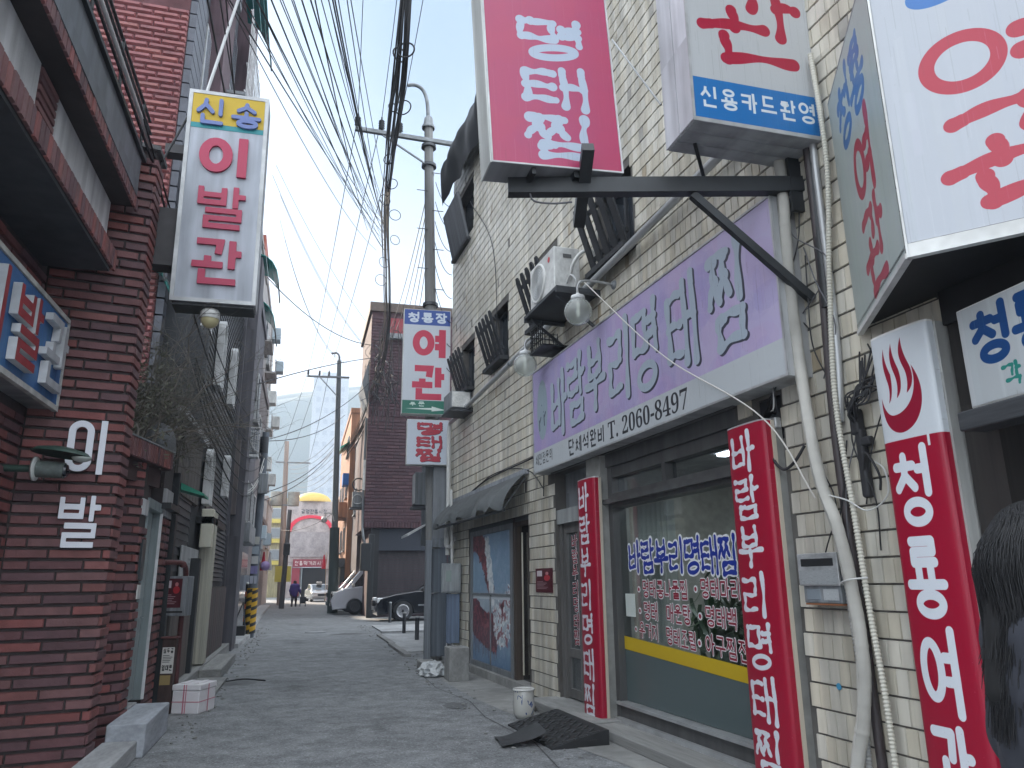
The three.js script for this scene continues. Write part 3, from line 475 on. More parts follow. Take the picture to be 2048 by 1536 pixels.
{
  const img = canvasTex(256, 1600, (g, w, h) => {
    g.fillStyle = '#98112f'; g.fillRect(0, 0, w, h);
    const ys = [30, 255, 480, 700, 925, 1150, 1375]; [...'바람부리명태찜'].forEach((c, i) => { g.strokeStyle = '#d3d7de'; drawSyl(g, c, 34, ys[i], 158, 196, 21, { brush: true, slant: 0.02 }); });
    weather(g, w, h, 420, 0.3, false);
  });
  const face = M(0xffffff, 0.38, { map: img });
  for (const [x, y, h, w, label] of [[1.93, 0.07, 2.54, 0.46, 'curved red upright sign with white letters on the post right of the restaurant door'], [4.97, 0.12, 2.52, 0.48, 'curved red upright sign with white letters on the post right of the shop window']]) {
    const t = thing('upright_sign', label, 'sign', inF(W1, x, y, 0.065).toArray()), b = bulge(w, h, 0.09);
    part(t, 'face', b.face.translate(x, y, 0.075), face, W1); part(t, 'end_cap', b.caps[0].translate(x, y, 0.075), mats.alu, W1); part(t, 'end_cap', b.caps[1].translate(x, y, 0.075), mats.alu, W1);
    part(t, 'edge_strip', bx(x + w / 2 + 0.001, x + w / 2 + 0.012, y, y + h, 0.055, 0.085), M([0.5, 0.44, 0.36], 0.6), W1); part(t, 'back', bx(x - w / 2, x + w / 2, y, y + h, 0.061, 0.074), redPlastic, W1);
  }
  // hotel upright sign with the hot spring mark
  const img2 = canvasTex(384, 2048, (g, w, h) => {
    g.fillStyle = '#98112f'; g.fillRect(0, 0, w, h); const top = 0.245 * h; g.fillStyle = '#c9ced3'; g.fillRect(0, 0, w, top);
    g.fillStyle = '#8e1430'; const S = (x, y, k) => { g.beginPath(); g.moveTo(x, y); g.bezierCurveTo(x - 34 * k, y + 60, x - 30 * k, y + 90, x - 2, y + 150); g.bezierCurveTo(x + 12, y + 190, x + 10, y + 220, x - 6, y + 262); g.bezierCurveTo(x + 46 * k, y + 240, x + 52 * k, y + 180, x + 28, y + 130); g.bezierCurveTo(x + 8, y + 85, x - 2, y + 50, x, y); g.fill(); };
    S(100, 62, 0.6); S(158, 48, 0.8); S(226, 36, 1);
    g.beginPath(); g.moveTo(268, 176); g.bezierCurveTo(300, 330, 190, 392, 110, 384); g.bezierCurveTo(70, 376, 48, 330, 44, 290); g.bezierCurveTo(30, 400, 80, 470, 160, 470); g.bezierCurveTo(300, 462, 352, 300, 268, 176); g.fill();
    [...'청룡여관'].forEach((c, i) => { g.strokeStyle = '#d4d9e0'; drawSyl(g, c, 62, 545 + i * 385, 216, 335, 44, { cap: 'round', join: 'round' }); });
    g.fillStyle = '#cdd2d6'; g.fillRect(300, top - 2, 14, 50);
    weather(g, w, h, 520, 0.34, false);
  });
  const x = 6.52, y = 0.3, h = 2.6, w = 0.42, b = bulge(w, h, 0.07), t = thing('hotel_upright_sign', 'red and white upright inn sign with a hot spring mark and four big white syllables', 'sign', inF(W1, x, y, 0.1).toArray());
  part(t, 'face', b.face.translate(x, y, 0.1), M(0xffffff, 0.36, { map: img2 }), W1); part(t, 'end_cap', b.caps[0].translate(x, y, 0.1), mats.whitePlastic, W1); part(t, 'end_cap', b.caps[1].translate(x, y, 0.1), mats.whitePlastic, W1);
  part(t, 'back', bx(x - w / 2, x + w / 2 + 0.015, y, y + h, 0.0, 0.099), M([0.55, 0.55, 0.53], 0.5, { map: streak }), W1);
}
{ // board over the inn entrance and the dark timber entrance itself
  const img = canvasTex(900, 420, (g, w, h) => {
    g.fillStyle = '#c3c8cb'; g.fillRect(0, 0, w, h);
    for (let i = 0; i < 40; i++) { g.fillStyle = `rgba(240,244,246,${rnd(0.1)})`; g.fillRect(rnd(w), 0, rnd(30), h); }
    drawText(g, '청룡장여관', 60, 30, 170, 230, 200, 38, '#164a86', { cap: 'round', join: 'round' }); drawText(g, '각종', 170, 290, 84, 90, 110, 13, '#2c8d82', { brush: true }); drawText(g, '방있음', 420, 290, 84, 90, 110, 13, '#2c8d82', { brush: true });
    weather(g, w, h, 120, 0.25);
  });
  const B = frame(inF(W1, 6.98, 0, 0.16).x, inF(W1, 6.98, 0, 0.16).z, Math.sin(-4 * RAD), Math.cos(-4 * RAD));
  const t = thing('entrance_board', 'white inn name board with blue and teal letters over the dark entrance', 'sign', inF(B, 0.5, 2.33, 0).toArray());
  part(t, 'panel', rbx(0, 1.15, 2.33, 2.86, 0, 0.05, 0.008), mats.whitePlastic, B); part(t, 'face', quad(0.01, 1.14, 2.34, 2.85, 0.053), M([0.8, 0.8, 0.8], 0.35, { map: img }), B);
  const e = thing('inn_entrance', 'dark timber entrance of the inn under its white board', 'entrance', inF(W1, 7.6, 0, -0.2).toArray());
  part(e, 'beam', rbx(-0.05, 1.3, 2.22, 2.32, -0.06, 0.1, 0.01), mats.darkSteel, B);
  part(e, 'jamb', bx(6.76, 6.96, 0, 2.9, -0.28, 0.03), M([0.035, 0.03, 0.028], 0.6, { map: woodT }), W1);
  part(e, 'door_leaf', [bx(7.1, 7.9, 0.05, 2.2, -0.6, -0.55), bx(7.12, 7.2, 0.05, 2.2, -0.549, -0.52), bx(7.5, 7.58, 0.05, 2.2, -0.549, -0.52)], M([0.03, 0.026, 0.026], 0.35, { map: woodT }), W1);
  part(e, 'passage', [bx(6.6, 6.7, 0, 2.75, -3, -0.301), bx(9.25, 9.35, 0, 2.75, -3, -0.301), bx(6.7, 9.25, 0, 2.75, -3.1, -3), bx(6.7, 9.25, 2.71, 2.8, -3, -0.301)], mats.plaster, W1);
  part(e, 'upper_panel', bx(6.76, 9.2, 2.87, 3.2, 0.0, 0.06), mats.black, W1);
}
{ // canopy sign of the inn: a box with a side face and an oblique front face
  const P0 = [3.40, -3.87], C1 = [2.79, -2.78], C2 = [C1[0] + 0.656 * 1.7, C1[1] + 0.755 * 1.7], Q = [4.4, -3.6];
  const t = thing('canopy_sign', 'big white inn canopy sign with red and blue brush letters at the upper right', 'sign', [3.3, 3.05, -3.1]);
  const side = canvasTex(512, 640, (g, w, h) => {
    g.fillStyle = '#b7c1be'; g.fillRect(0, 0, w, h); for (let i = 0; i < 70; i++) { g.fillStyle = `rgba(${rnd() < 0.6 ? '205,214,210' : '140,160,150'},${rnd(0.09)})`; g.fillRect(rnd(w), rnd(h * 0.5), rnd(40), rnd(100, h)); }
    drawText(g, '청룡', 100, 40, 150, 170, 160, 24, '#4477b4', { brush: true }); drawText(g, '여관', 190, 230, 190, 190, 200, 28, '#b23a4f', { brush: true, down: true }); weather(g, w, h, 120, 0.2);
  });
  const front = canvasTex(1024, 1024, (g, w, h) => {
    g.fillStyle = '#bfc3cb'; g.fillRect(0, 0, w, h); for (let i = 0; i < 60; i++) { g.fillStyle = `rgba(${rnd() < 0.6 ? '225,228,234' : '175,178,180'},${rnd(0.09)})`; g.fillRect(rnd(w), rnd(h * 0.7), rnd(30), rnd(100, h)); }
    drawText(g, '청룡', 60, -60, 250, 280, 330, 40, '#3a76bd', { brush: true });
    drawText(g, '여', 90, 330, 400, 270, 400, 44, '#b92d45', { brush: true, slant: 0.2 }); drawText(g, '관', 130, 620, 420, 320, 400, 46, '#b92d45', { brush: true, slant: 0.2 }); weather(g, w, h, 500, 0.2);
  });
  const top = 4.72, bot = 3.05, FA = frame(P0[0], P0[1], C1[0] - P0[0], C1[1] - P0[1]), FB = frame(C1[0], C1[1], C2[0] - C1[0], C2[1] - C1[1]), la = Math.hypot(C1[0] - P0[0], C1[1] - P0[1]);
  const ring = [P0, C1, C2, Q].map(([x, z]) => [x, -z]);
  part(t, 'side_face', quad(0.005, la - 0.012, bot, top, 0), M([0.8, 0.8, 0.8], 0.35, { map: side }), FA);
  part(t, 'front_face', quad(0.012, 1.69, bot + 0.045, top, 0), M([0.8, 0.8, 0.8], 0.35, { map: front }), FB);
  part(t, 'edge_trim', [bx(0, 0.011, bot - 0.03, top, -0.03, 0.008)], mats.whitePlastic, FB);
  part(t, 'bottom_trim', [bx(0.012, 1.7, bot - 0.03, bot + 0.04, -0.03, 0.008)], mats.whitePlastic, FB);
  part(t, 'bottom_trim', [bx(0, la - 0.01, bot - 0.03, bot - 0.001, -0.03, 0.006)], mats.whitePlastic, FA);
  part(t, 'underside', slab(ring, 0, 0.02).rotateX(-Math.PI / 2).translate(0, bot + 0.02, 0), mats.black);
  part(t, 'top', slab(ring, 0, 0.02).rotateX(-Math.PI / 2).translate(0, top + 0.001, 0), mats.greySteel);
}
{ // hanging inn sign on the upper right
  const t = thing('hanging_sign', 'white hanging inn sign with a red brush syllable and a blue card payment strip', 'sign', [2.92, 4.5, -4.2]);
  const img = canvasTex(700, 1240, (g, w, h) => {
    g.fillStyle = '#c2c4c6'; g.fillRect(0, 0, w, h); g.strokeStyle = '#b0193c'; drawSyl(g, '여', 110, -20, 470, 400, 54, { brush: true, slant: 0.12 }); drawSyl(g, '관', 70, 410, 560, 480, 58, { brush: true, slant: 0.1 });
    g.fillStyle = '#2173b8'; g.fillRect(0, h - 215, w, 215); drawText(g, '신용카드환영', 34, h - 176, 92, 112, 108, 14, '#dfe5ea'); weather(g, w, h, 420, 0.2);
  });
  const x0 = 2.4, x1 = 3.46, y0 = 4.54, y1 = 6.42;
  part(t, 'face', quad(x0 + 0.02, x1 - 0.02, y0 + 0.02, y1, -3.996), M([0.8, 0.8, 0.8], 0.3, { map: img }));
  part(t, 'side_panel', [bx(x0, x0 + 0.012, y0, y1, -4.19, -4.0), bx(x0, x0 + 0.012, y0, y1, -4.4, -4.2)], M([0.7, 0.71, 0.75], 0.4, { map: streak }));
  part(t, 'side_panel', bx(x1 - 0.012, x1, y0, y1, -4.4, -4.0), M([0.7, 0.71, 0.75], 0.4));
  for (let i = 0; i < 3; i++) part(t, 'bottom_slat', rbx(x0 + 0.012, x1 - 0.012, y0 - 0.01, y0 + 0.012, -4.395 + i * 0.133, -4.268 + i * 0.133, 0.006), M([0.42, 0.43, 0.45], 0.5, { map: streak }));
  part(t, 'frame', [bx(x0, x1, y0 - 0.012, y0 + 0.019, -4.0, -3.99), bx(x0, x0 + 0.019, y0 + 0.019, y1, -4.0, -3.99), bx(x1 - 0.019, x1, y0 + 0.019, y1, -4.0, -3.99)], mats.alu);
  part(t, 'core', bx(x0 + 0.013, x1 - 0.013, y0 + 0.013, y1, -4.39, -4.01), mats.darkSteel);
  for (const g of [beam(new V3(x1, 5.0, -4.2), new V3(3.75, 5.0, -4.3), 0.07), beam(new V3(x1, 5.9, -4.2), new V3(3.75, 5.9, -4.3), 0.07), beam(new V3(2.55, 4.53, -4.25), new V3(2.75, 4.44, -4.5), 0.025)]) part(t, 'bracket', g, mats.blackSteel);
  part(t, 'post', [rod(new V3(3.4, 3.3, -4.12), new V3(3.44, 6.4, -4.12), 0.045)], mats.blackSteel);
}
{ // pink hanging sign on its black beam
  const t = thing('hanging_sign', 'pink hanging restaurant sign with three white brush syllables on a black steel beam', 'sign', [1.6, 4.33, -4.7]);
  const img = canvasTex(640, 1200, (g, w, h) => {
    g.fillStyle = '#bd4168'; g.fillRect(0, 0, w, h); for (let i = 0; i < 110; i++) { g.fillStyle = `rgba(${rnd() < 0.5 ? '150,66,130' : '190,58,96'},${rnd(0.05)})`; g.beginPath(); g.ellipse(rnd(w), rnd(h), rnd(60, 200), rnd(60, 200), 0, 0, 7); g.fill(); }
    [...'명태찜'].forEach((c, i) => { g.strokeStyle = '#b9c6d9'; drawSyl(g, c, 150 + i * 8, 395 + i * 268, 350, 220, 40, { brush: true, slant: 0 }); }); weather(g, w, h, 400, 0.16);
  });
  const Z = new THREE.Matrix4().makeTranslation(1.12, 4.34, -4.55).multiply(new THREE.Matrix4().makeRotationZ(3.0 * RAD));
  part(t, 'face', quad(0.012, 0.988, 0.012, 1.85, 0.002), M([0.8, 0.8, 0.8], 0.35, { map: img }), Z);
  part(t, 'case', bx(0, 1.0, 0, 1.85, -0.27, 0), M([0.33, 0.34, 0.36], 0.5, { map: streak }), Z);
  part(t, 'side_cover', bx(-0.012, -0.001, -0.005, 1.86, -0.275, 0.008), M([0.62, 0.64, 0.62], 0.5, { map: streak }), Z);
  part(t, 'frame', [bx(0, 1, 0, 0.011, 0, 0.01), bx(0.989, 1, 0.011, 1.85, 0, 0.01), bx(0, 0.011, 0.011, 1.85, 0, 0.01)], mats.whitePaint, Z);
  part(t, 'underside_rib', [bx(0.3, 0.33, -0.05, 0, -0.25, -0.02), bx(0.62, 0.66, -0.05, 0, -0.25, -0.02)], mats.blackSteel, Z);
  const a = new V3(1.3, 4.29, -4.78), b = new V3(3.5, 4.32, -4.25);
  const bt = thing('sign_beam', 'black steel beam with a diagonal brace carrying the pink hanging sign', 'beam', [3.4, 4.3, -4.3]);
  part(bt, 'beam', beam(a, b, 0.09, 0.12), mats.blackSteel);
  part(bt, 'brace', beam(new V3(2.62, 4.24, -4.46), inF(W1, 5.72, 3.42, 0.02), 0.06, 0.055), mats.blackSteel);
  part(bt, 'cross_bar', beam(new V3(1.78, 4.46, -4.38), new V3(1.92, 4.17, -4.98), 0.085), mats.blackSteel);
  part(bt, 'wall_plate', beam(inF(W1, 5.72, 4.1, 0.02), inF(W1, 5.72, 4.55, 0.02), 0.16, 0.03), mats.blackSteel);
  part(bt, 'hook', tube([[1.45, 4.23, -4.72], [1.47, 4.18, -4.72], [1.6, 4.16, -4.7], [1.75, 4.17, -4.66]], 0.007, 16), mats.wireGrey);
}
{ // globe lamps
  const gm = M([0.8, 0.83, 0.8], 0.18, { transmission: 0.75, thickness: 0, ior: 1.45 });
  [[0.85, 4.62, 'farther round glass globe lamp on a curved arm over the purple sign'], [2.62, 4.74, 'nearer round glass globe lamp on a curved arm over the purple sign']].forEach(([x, y, label], i) => {
    const t = thing('globe_lamp', label, 'lamp', inF(W1, x, y, 0).toArray(), 'globe lamps above the purple sign');
    part(t, 'arm', tube([[x, y, 0], [x, y + 0.015, 0.25], [x, y - 0.01, 0.42], [x, y - 0.08, 0.46], [x, y - 0.16, 0.46]], 0.014, 30, 8), mats.alu, W1);
    part(t, 'wall_rose', lathe([[0, 0.04], [0.03, 0.035], [0.05, 0.015], [0.055, 0]], 18).rotateX(Math.PI / 2).translate(x, y, 0.002), mats.greySteel, W1);
    part(t, 'collar', lathe([[0.015, 0.05], [0.03, 0.03], [0.075, 0.012], [0.08, -0.03], [0.06, -0.032]], 24).translate(x, y - 0.2, 0.46), mats.whitePaint, W1);
    part(t, 'globe', ball(x, y - 0.37, 0.46, 0.155, 32), gm, W1);
    part(t, 'bulb', [rod(new V3(x, y - 0.25, 0.46), new V3(x, y - 0.3, 0.46), 0.022), rod(new V3(x - 0.018, y - 0.3, 0.46), new V3(x - 0.018, y - 0.43, 0.46), 0.013), rod(new V3(x + 0.018, y - 0.3, 0.46), new V3(x + 0.018, y - 0.43, 0.46), 0.013)], M([0.85, 0.85, 0.8], 0.4), W1);
  });
}
{ // window guards of leaning pickets
  const dark = M([0.035, 0.038, 0.044], 0.6, { map: woodT });
  const labels = ['dark picket window guard farthest along the tiled wall above the white box', 'dark picket window guard on the open window left of the air conditioner', 'dark picket window guard half hidden behind the air conditioner', 'dark picket window guard nearest, right of the air conditioner'];
  winX.forEach((x, k) => {
    const t = thing('window_guard', labels[k], 'window guard', inF(W1, x, 5.02, 0).toArray(), undefined), lean = 0.3;
    for (let i = 0; i < 5; i++) { const px = x - 0.4 + i * 0.2; part(t, 'picket', slab([[-0.055, 0], [0.055, 0], [0.055, 0.74], [0.03, 0.8], [-0.03, 0.8], [-0.055, 0.74]], 0, 0.025).rotateX(lean).translate(px, 5.03, 0.06), dark, W1); }
    for (const y of [0.12, 0.62]) part(t, 'rail', bx(x - 0.48, x + 0.48, y, y + 0.05, -0.03, -0.001).rotateX(lean).translate(0, 5.03, 0.06), dark, W1);
    part(t, 'floor_board', bx(x - 0.5, x + 0.5, 4.96, 5.025, 0.004, 0.16), dark, W1);
  });
}
{ // air conditioner on its wall bracket
  const t = thing('air_conditioner', 'white outdoor air conditioner unit on a steel bracket high on the tiled wall', 'air conditioner', inF(W1, 1.68, 4.8, 0.35).toArray());
  part(t, 'case', rbx(1.2, 2.04, 4.84, 5.42, 0.16, 0.5, 0.015), mats.whitePlastic, W1);
  part(t, 'fan_ring', new THREE.TorusGeometry(0.235, 0.02, 8, 40).translate(1.5, 5.13, 0.505), mats.whitePlastic, W1);
  part(t, 'fan_disc', new THREE.CylinderGeometry(0.22, 0.22, 0.012, 32).rotateX(Math.PI / 2).translate(1.5, 5.13, 0.506), M([0.4, 0.42, 0.43], 0.5), W1);
  part(t, 'grille', [...Array(7)].map((_, i) => new THREE.TorusGeometry(0.03 + i * 0.03, 0.003, 4, 30).translate(1.5, 5.13, 0.518)), mats.whitePlastic, W1);
  part(t, 'badge', new THREE.CylinderGeometry(0.035, 0.035, 0.004, 20).rotateX(Math.PI / 2).translate(1.88, 5.3, 0.503), M([0.5, 0.05, 0.06], 0.5), W1);
  part(t, 'label_plate', bx(2.041, 2.045, 5.28, 5.33, 0.27, 0.38), M([0.1, 0.1, 0.1], 0.5), W1);
  part(t, 'hose', tube([[2.05, 5.0, 0.3], [2.16, 5.16, 0.3], [2.2, 5.3, 0.2], [2.2, 5.34, 0.08], [2.2, 5.1, 0.03]], 0.022, 30, 8), M([0.6, 0.6, 0.58], 0.6), W1);
  part(t, 'hose', tube([[2.05, 4.95, 0.34], [2.18, 5.0, 0.34], [2.24, 4.9, 0.3], [2.14, 4.82, 0.28], [2.08, 4.9, 0.26]], 0.012, 30, 6), M([0.5, 0.5, 0.5], 0.6), W1);
  part(t, 'bracket', [bx(1.1, 2.25, 4.78, 4.82, 0.005, 0.56), bx(1.1, 1.14, 4.74, 4.779, 0, 0.56), bx(2.21, 2.25, 4.74, 4.779, 0, 0.56), beam(new V3(1.2, 4.76, 0.5), new V3(1.2, 4.4, 0.01), 0.03), beam(new V3(2.1, 4.76, 0.5), new V3(2.1, 4.4, 0.01), 0.03)], mats.darkSteel, W1);
  const m = thing('wire_cage', 'dark mesh cage hanging under the air conditioner bracket on the tiled wall', 'cage', inF(W1, 1.2, 4.4, 0.2).toArray()), bars = [];
  for (let i = 0; i < 7; i++) bars.push(bx(0.93 + i * 0.07, 0.94 + i * 0.07, 4.38, 4.7, 0.4, 0.41), bx(0.92, 0.93, 4.38, 4.7, 0.02 + i * 0.06, 0.03 + i * 0.06)); for (let i = 0; i < 5; i++) bars.push(bx(0.92, 1.4, 4.38 + i * 0.075, 4.39 + i * 0.075, 0.41, 0.418), bx(0.912, 0.919, 4.38 + i * 0.075, 4.39 + i * 0.075, 0.02, 0.41));
  part(m, 'mesh', bars, mats.blackSteel, W1); part(m, 'tray', bx(0.92, 1.42, 4.36, 4.378, 0.01, 0.42), mats.blackSteel, W1);
  const b = thing('window_unit', 'white box unit projecting below the farthest picket guard of the tiled wall', 'air conditioner', inF(W1, -3.6, 4.95, 0.2).toArray());
  part(b, 'case', rbx(-4.0, -3.42, 4.62, 4.95, 0.02, 0.42, 0.015), mats.greySteel, W1); part(b, 'end_grille', rbx(-3.418, -3.4, 4.64, 4.93, 0.06, 0.4, 0.006), mats.whitePlastic, W1); part(b, 'shelf', bx(-4.05, -3.38, 4.56, 4.6, 0, 0.45), mats.darkSteel, W1);
  const sb = thing('storm_board', 'grey tilted board hung over the top far window of the tiled building', 'board', inF(W1, -4.2, 8.3, 0.1).toArray());
  part(sb, 'board', bx(-0.6, 0.6, 0, 1.0, -0.03, 0.03).rotateX(0.22).translate(-4.2, 8.2, 0.06), M([0.2, 0.21, 0.23], 0.7, { map: woodT }), W1);
  part(sb, 'batten', bx(-0.64, 0.64, -0.06, -0.001, -0.04, 0.05).rotateX(0.22).translate(-4.2, 8.2, 0.06), mats.blackSteel, W1);
}
{ // drain pipe along the wall with its clips
  const t = thing('drain_pipe', 'long sloping grey drain pipe clipped along the tiled wall', 'pipe', inF(W1, 0, 4.8, 0.1).toArray());
  const a = new V3(-4.62, 4.6, 0.12), b = new V3(5.5, 5.03, 0.12);
  part(t, 'pipe', rod(a, b, 0.042, 0.042, 14), mats.alu, W1);
  for (const f of [0.12, 0.38, 0.66, 0.9]) { const p = a.clone().lerp(b, f); part(t, 'clip', [rod(new V3(p.x, p.y - 0.06, p.z), new V3(p.x, p.y + 0.06, p.z), 0.05, 0.05, 10).rotateZ(0), rod(p.clone(), new V3(p.x + 0.02, p.y - 0.03, 0), 0.012), rod(new V3(p.x + 0.02, p.y - 0.03, 0.02), new V3(p.x + 0.08, p.y - 0.1, 0.03), 0.008)].slice(1), mats.blackSteel, W1); part(t, 'coupling', rod(a.clone().lerp(b, f - 0.004), a.clone().lerp(b, f + 0.004), 0.05, 0.05, 14), mats.greySteel, W1); }
  part(t, 'down_pipe', tube([[-4.62, 4.6, 0.12], [-4.72, 4.57, 0.12], [-4.76, 4.45, 0.12], [-4.77, 3.6, 0.12], [-4.77, 2.0, 0.12]], 0.045, 50, 12), mats.whitePlastic, W1);
  part(t, 'loop', tube([[-4.9, 2.9, 0.1], [-4.92, 2.4, 0.12], [-4.85, 2.2, 0.14], [-4.6, 2.15, 0.12], [-4.4, 2.3, 0.06]], 0.035, 40, 10), mats.whitePlastic, W1);
}
{ // grey tarpaulin awning rolled out above the mural
  const t = thing('awning', 'sagging grey tarpaulin awning over the mural window of the tiled building', 'awning', inF(W1, -2.4, 2.5, 0.2).toArray());
  const g = new THREE.PlaneGeometry(4.3, 1, 80, 16), p = g.attributes.position;
  for (let i = 0; i < p.count; i++) { const u = p.getX(i) / 4.3 + 0.5, v = 0.5 - p.getY(i), f = 0.03 * Math.sin(u * 26 + v * 3) * v + 0.02 * Math.sin(u * 61 + 1) * v + 0.05 * Math.sin(u * 9) * v; p.setXYZ(i, -4.75 + u * 4.4, 3.02 - v * 0.52 + 0.03 * Math.sin(u * 3.1) * v - 0.04 * v * Math.sin(u * 40), 0.05 + Math.sin(v * 1.5) * 0.36 + f); }
  g.computeVertexNormals();
  part(t, 'cloth', g, M([0.13, 0.14, 0.145], 0.75, { map: grime, side: THREE.DoubleSide }), W1); part(t, 'top_batten', bx(-4.75, -0.33, 2.99, 3.06, 0.005, 0.07), M([0.36, 0.38, 0.42], 0.6, { map: streak }), W1);
  part(t, 'roller', rod(new V3(-4.76, 2.5, 0.39), new V3(-0.33, 2.47, 0.39), 0.025), mats.blackSteel, W1);
  part(t, 'arm', beam(new V3(-0.4, 2.95, 0.04), new V3(-0.4, 2.48, 0.39), 0.02), mats.darkSteel, W1); part(t, 'arm', beam(new V3(-4.7, 2.95, 0.04), new V3(-4.7, 2.5, 0.39), 0.02), mats.darkSteel, W1);
}
{ // taped hose, ribbed conduits and dark pipe running down the wall
  const hose = (x, y, z) => [x, y, z];
  const taped = M([0.62, 0.6, 0.55], 0.8, { map: streak }), pts = [[5.62, 5.0, 0.12], [5.66, 4.46, 0.12], [5.63, 3.6, 0.12], [5.65, 2.7, 0.12], [5.71, 2.13, 0.12], [5.82, 1.8, 0.12], [5.885, 1.37, 0.12], [5.9, 1.02, 0.12], [5.86, 0.7, 0.13], [5.77, 0.4, 0.14], [5.72, 0.02, 0.15]];
  const t = thing('insulated_hose', 'thick hose wrapped in off white tape running down the tiled wall', 'hose', inF(W1, 5.72, 0, 0.13).toArray());
  const curve = new THREE.CatmullRomCurve3(pts.map((p) => new V3(...p)), false, 'centripetal'), g = new THREE.TubeGeometry(curve, 420, 0.04, 12), p = g.attributes.position, nn = g.attributes.normal;
  for (let i = 0; i < p.count; i++) { const k = Math.floor(i / 13), s = 0.002 * ((k % 7) / 7) + 0.0015 * Math.sin(k * 0.23 + (i % 13) * 0.97) + (k % 41 < 2 ? 0.002 : 0); p.setXYZ(i, p.getX(i) + nn.getX(i) * s, p.getY(i) + nn.getY(i) * s, p.getZ(i) + nn.getZ(i) * s); }
  g.computeVertexNormals(); part(t, 'wrapping', g, taped, W1);
  part(t, 'strap', tube([[5.78, 1.46, 0.06], [5.8, 1.46, 0.13], [5.86, 1.475, 0.168], [5.93, 1.49, 0.165], [5.99, 1.5, 0.09]], 0.006, 24, 6), mats.whitePlastic, W1);
  const ribbed = (pl, r, label, m) => { const c = new THREE.CatmullRomCurve3(pl.map((q) => new V3(...q)), false, 'centripetal'), n = Math.round(c.getLength() / 0.0055), gg = new THREE.TubeGeometry(c, n, r, 9), pp = gg.attributes.position, no = gg.attributes.normal; for (let i = 0; i < pp.count; i++) { const k = Math.floor(i / 10) % 4 < 2 ? 0.0035 : -0.001; pp.setXYZ(i, pp.getX(i) + no.getX(i) * k, pp.getY(i) + no.getY(i) * k, pp.getZ(i) + no.getZ(i) * k); } gg.computeVertexNormals(); return solo('ribbed_conduit', gg, m, label, 'conduit', W1); };
  ribbed([[6.04, 5.2, 0.06], [6.06, 4.3, 0.06], [5.95, 3.47, 0.06], [5.88, 2.64, 0.07], [5.92, 1.92, 0.07], [5.955, 1.25, 0.07], [5.99, 0.8, 0.07], [6.0, 0.02, 0.07]], 0.017, 'long ribbed cream conduit on the right of the taped hose', M([0.55, 0.53, 0.46], 0.6));
  ribbed([[5.68, 1.95, 0.05], [5.76, 1.75, 0.05], [5.78, 1.4, 0.06], [5.8, 0.9, 0.06], [5.78, 0.5, 0.06], [5.77, 0.02, 0.06]], 0.018, 'shorter ribbed grey conduit on the left of the taped hose', M([0.36, 0.36, 0.35], 0.6));
  solo('dark_pipe', [tube([[5.86, 5.2, 0.03], [5.85, 3.6, 0.03], [5.8, 2.4, 0.03], [5.84, 1.2, 0.03], [5.86, 0.02, 0.03]], 0.03, 60, 10)], M([0.05, 0.04, 0.042], 0.5), 'dark brown pipe hidden behind the taped hose on the tiled wall', 'pipe', W1);
  solo('riser_pipe', [tube([[5.93, 5.6, 0.03], [5.92, 4.4, 0.03], [5.91, 3.0, 0.03], [5.86, 2.5, 0.03]], 0.026, 40, 10)], mats.alu, 'pale riser pipe between the dark pipe and the ribbed conduit, up high', 'pipe', W1);
  // tangle of black junctions beside the pipes
  const k = thing('cable_tangle', 'black knot of cables and connectors on the wall left of the inn upright sign', 'cable', inF(W1, 6.03, 2.3, 0.05).toArray());
  part(k, 'junction', [rbx(6.0, 6.06, 1.98, 2.42, 0.01, 0.07, 0.02), rbx(5.98, 6.05, 2.38, 2.55, 0.01, 0.08, 0.02), rbx(6.04, 6.12, 2.3, 2.36, 0.02, 0.07, 0.015)], mats.cable, W1);
  for (let i = 0; i < 16; i++) part(k, 'cable', tube([[6.0 + rnd(0.05), 2.42 + rnd(0.1), 0.06], [5.98 + rnd(0.14), 2.5 + rnd(0.14), 0.1 + rnd(0.03)], [6.06 + rnd(0.1), 2.56 + rnd(0.14), 0.08], [6.1 + rnd(0.18), 2.6 + rnd(0.35), 0.03]], 0.006, 20, 5), mats.cable, W1);
  part(k, 'cable', tube([[6.02, 2.1, 0.05], [6.1, 2.25, 0.09], [6.16, 2.1, 0.06], [6.12, 2.02, 0.03]], 0.008, 24, 6), mats.cable, W1);
  part(k, 'white_lead', tube([[5.72, 2.04, 0.14], [5.9, 1.98, 0.1], [6.05, 1.9, 0.08], [6.2, 1.98, 0.06], [6.18, 2.14, 0.04], [6.1, 2.2, 0.03]], 0.005, 40, 6), mats.whitePlastic, W1);
  for (let i = 0; i < 9; i++) { const x = 5.55 + rnd(0.75), y = 2.2 + rnd(2.6); solo('loose_wire', tube([[x, y, 0.02], [x + rnd(-0.15, 0.2), y - 0.3, 0.06], [x + rnd(-0.2, 0.25), y - 0.7, 0.05], [x + rnd(-0.2, 0.2), y - 1.0, 0.02]], 0.005, 24, 5), i % 3 ? mats.cable : mats.wireGrey, 'thin loose wire hanging on the wall among the pipes beside the inn sign', 'wire', W1, 'loose wires among the pipes'); }
}
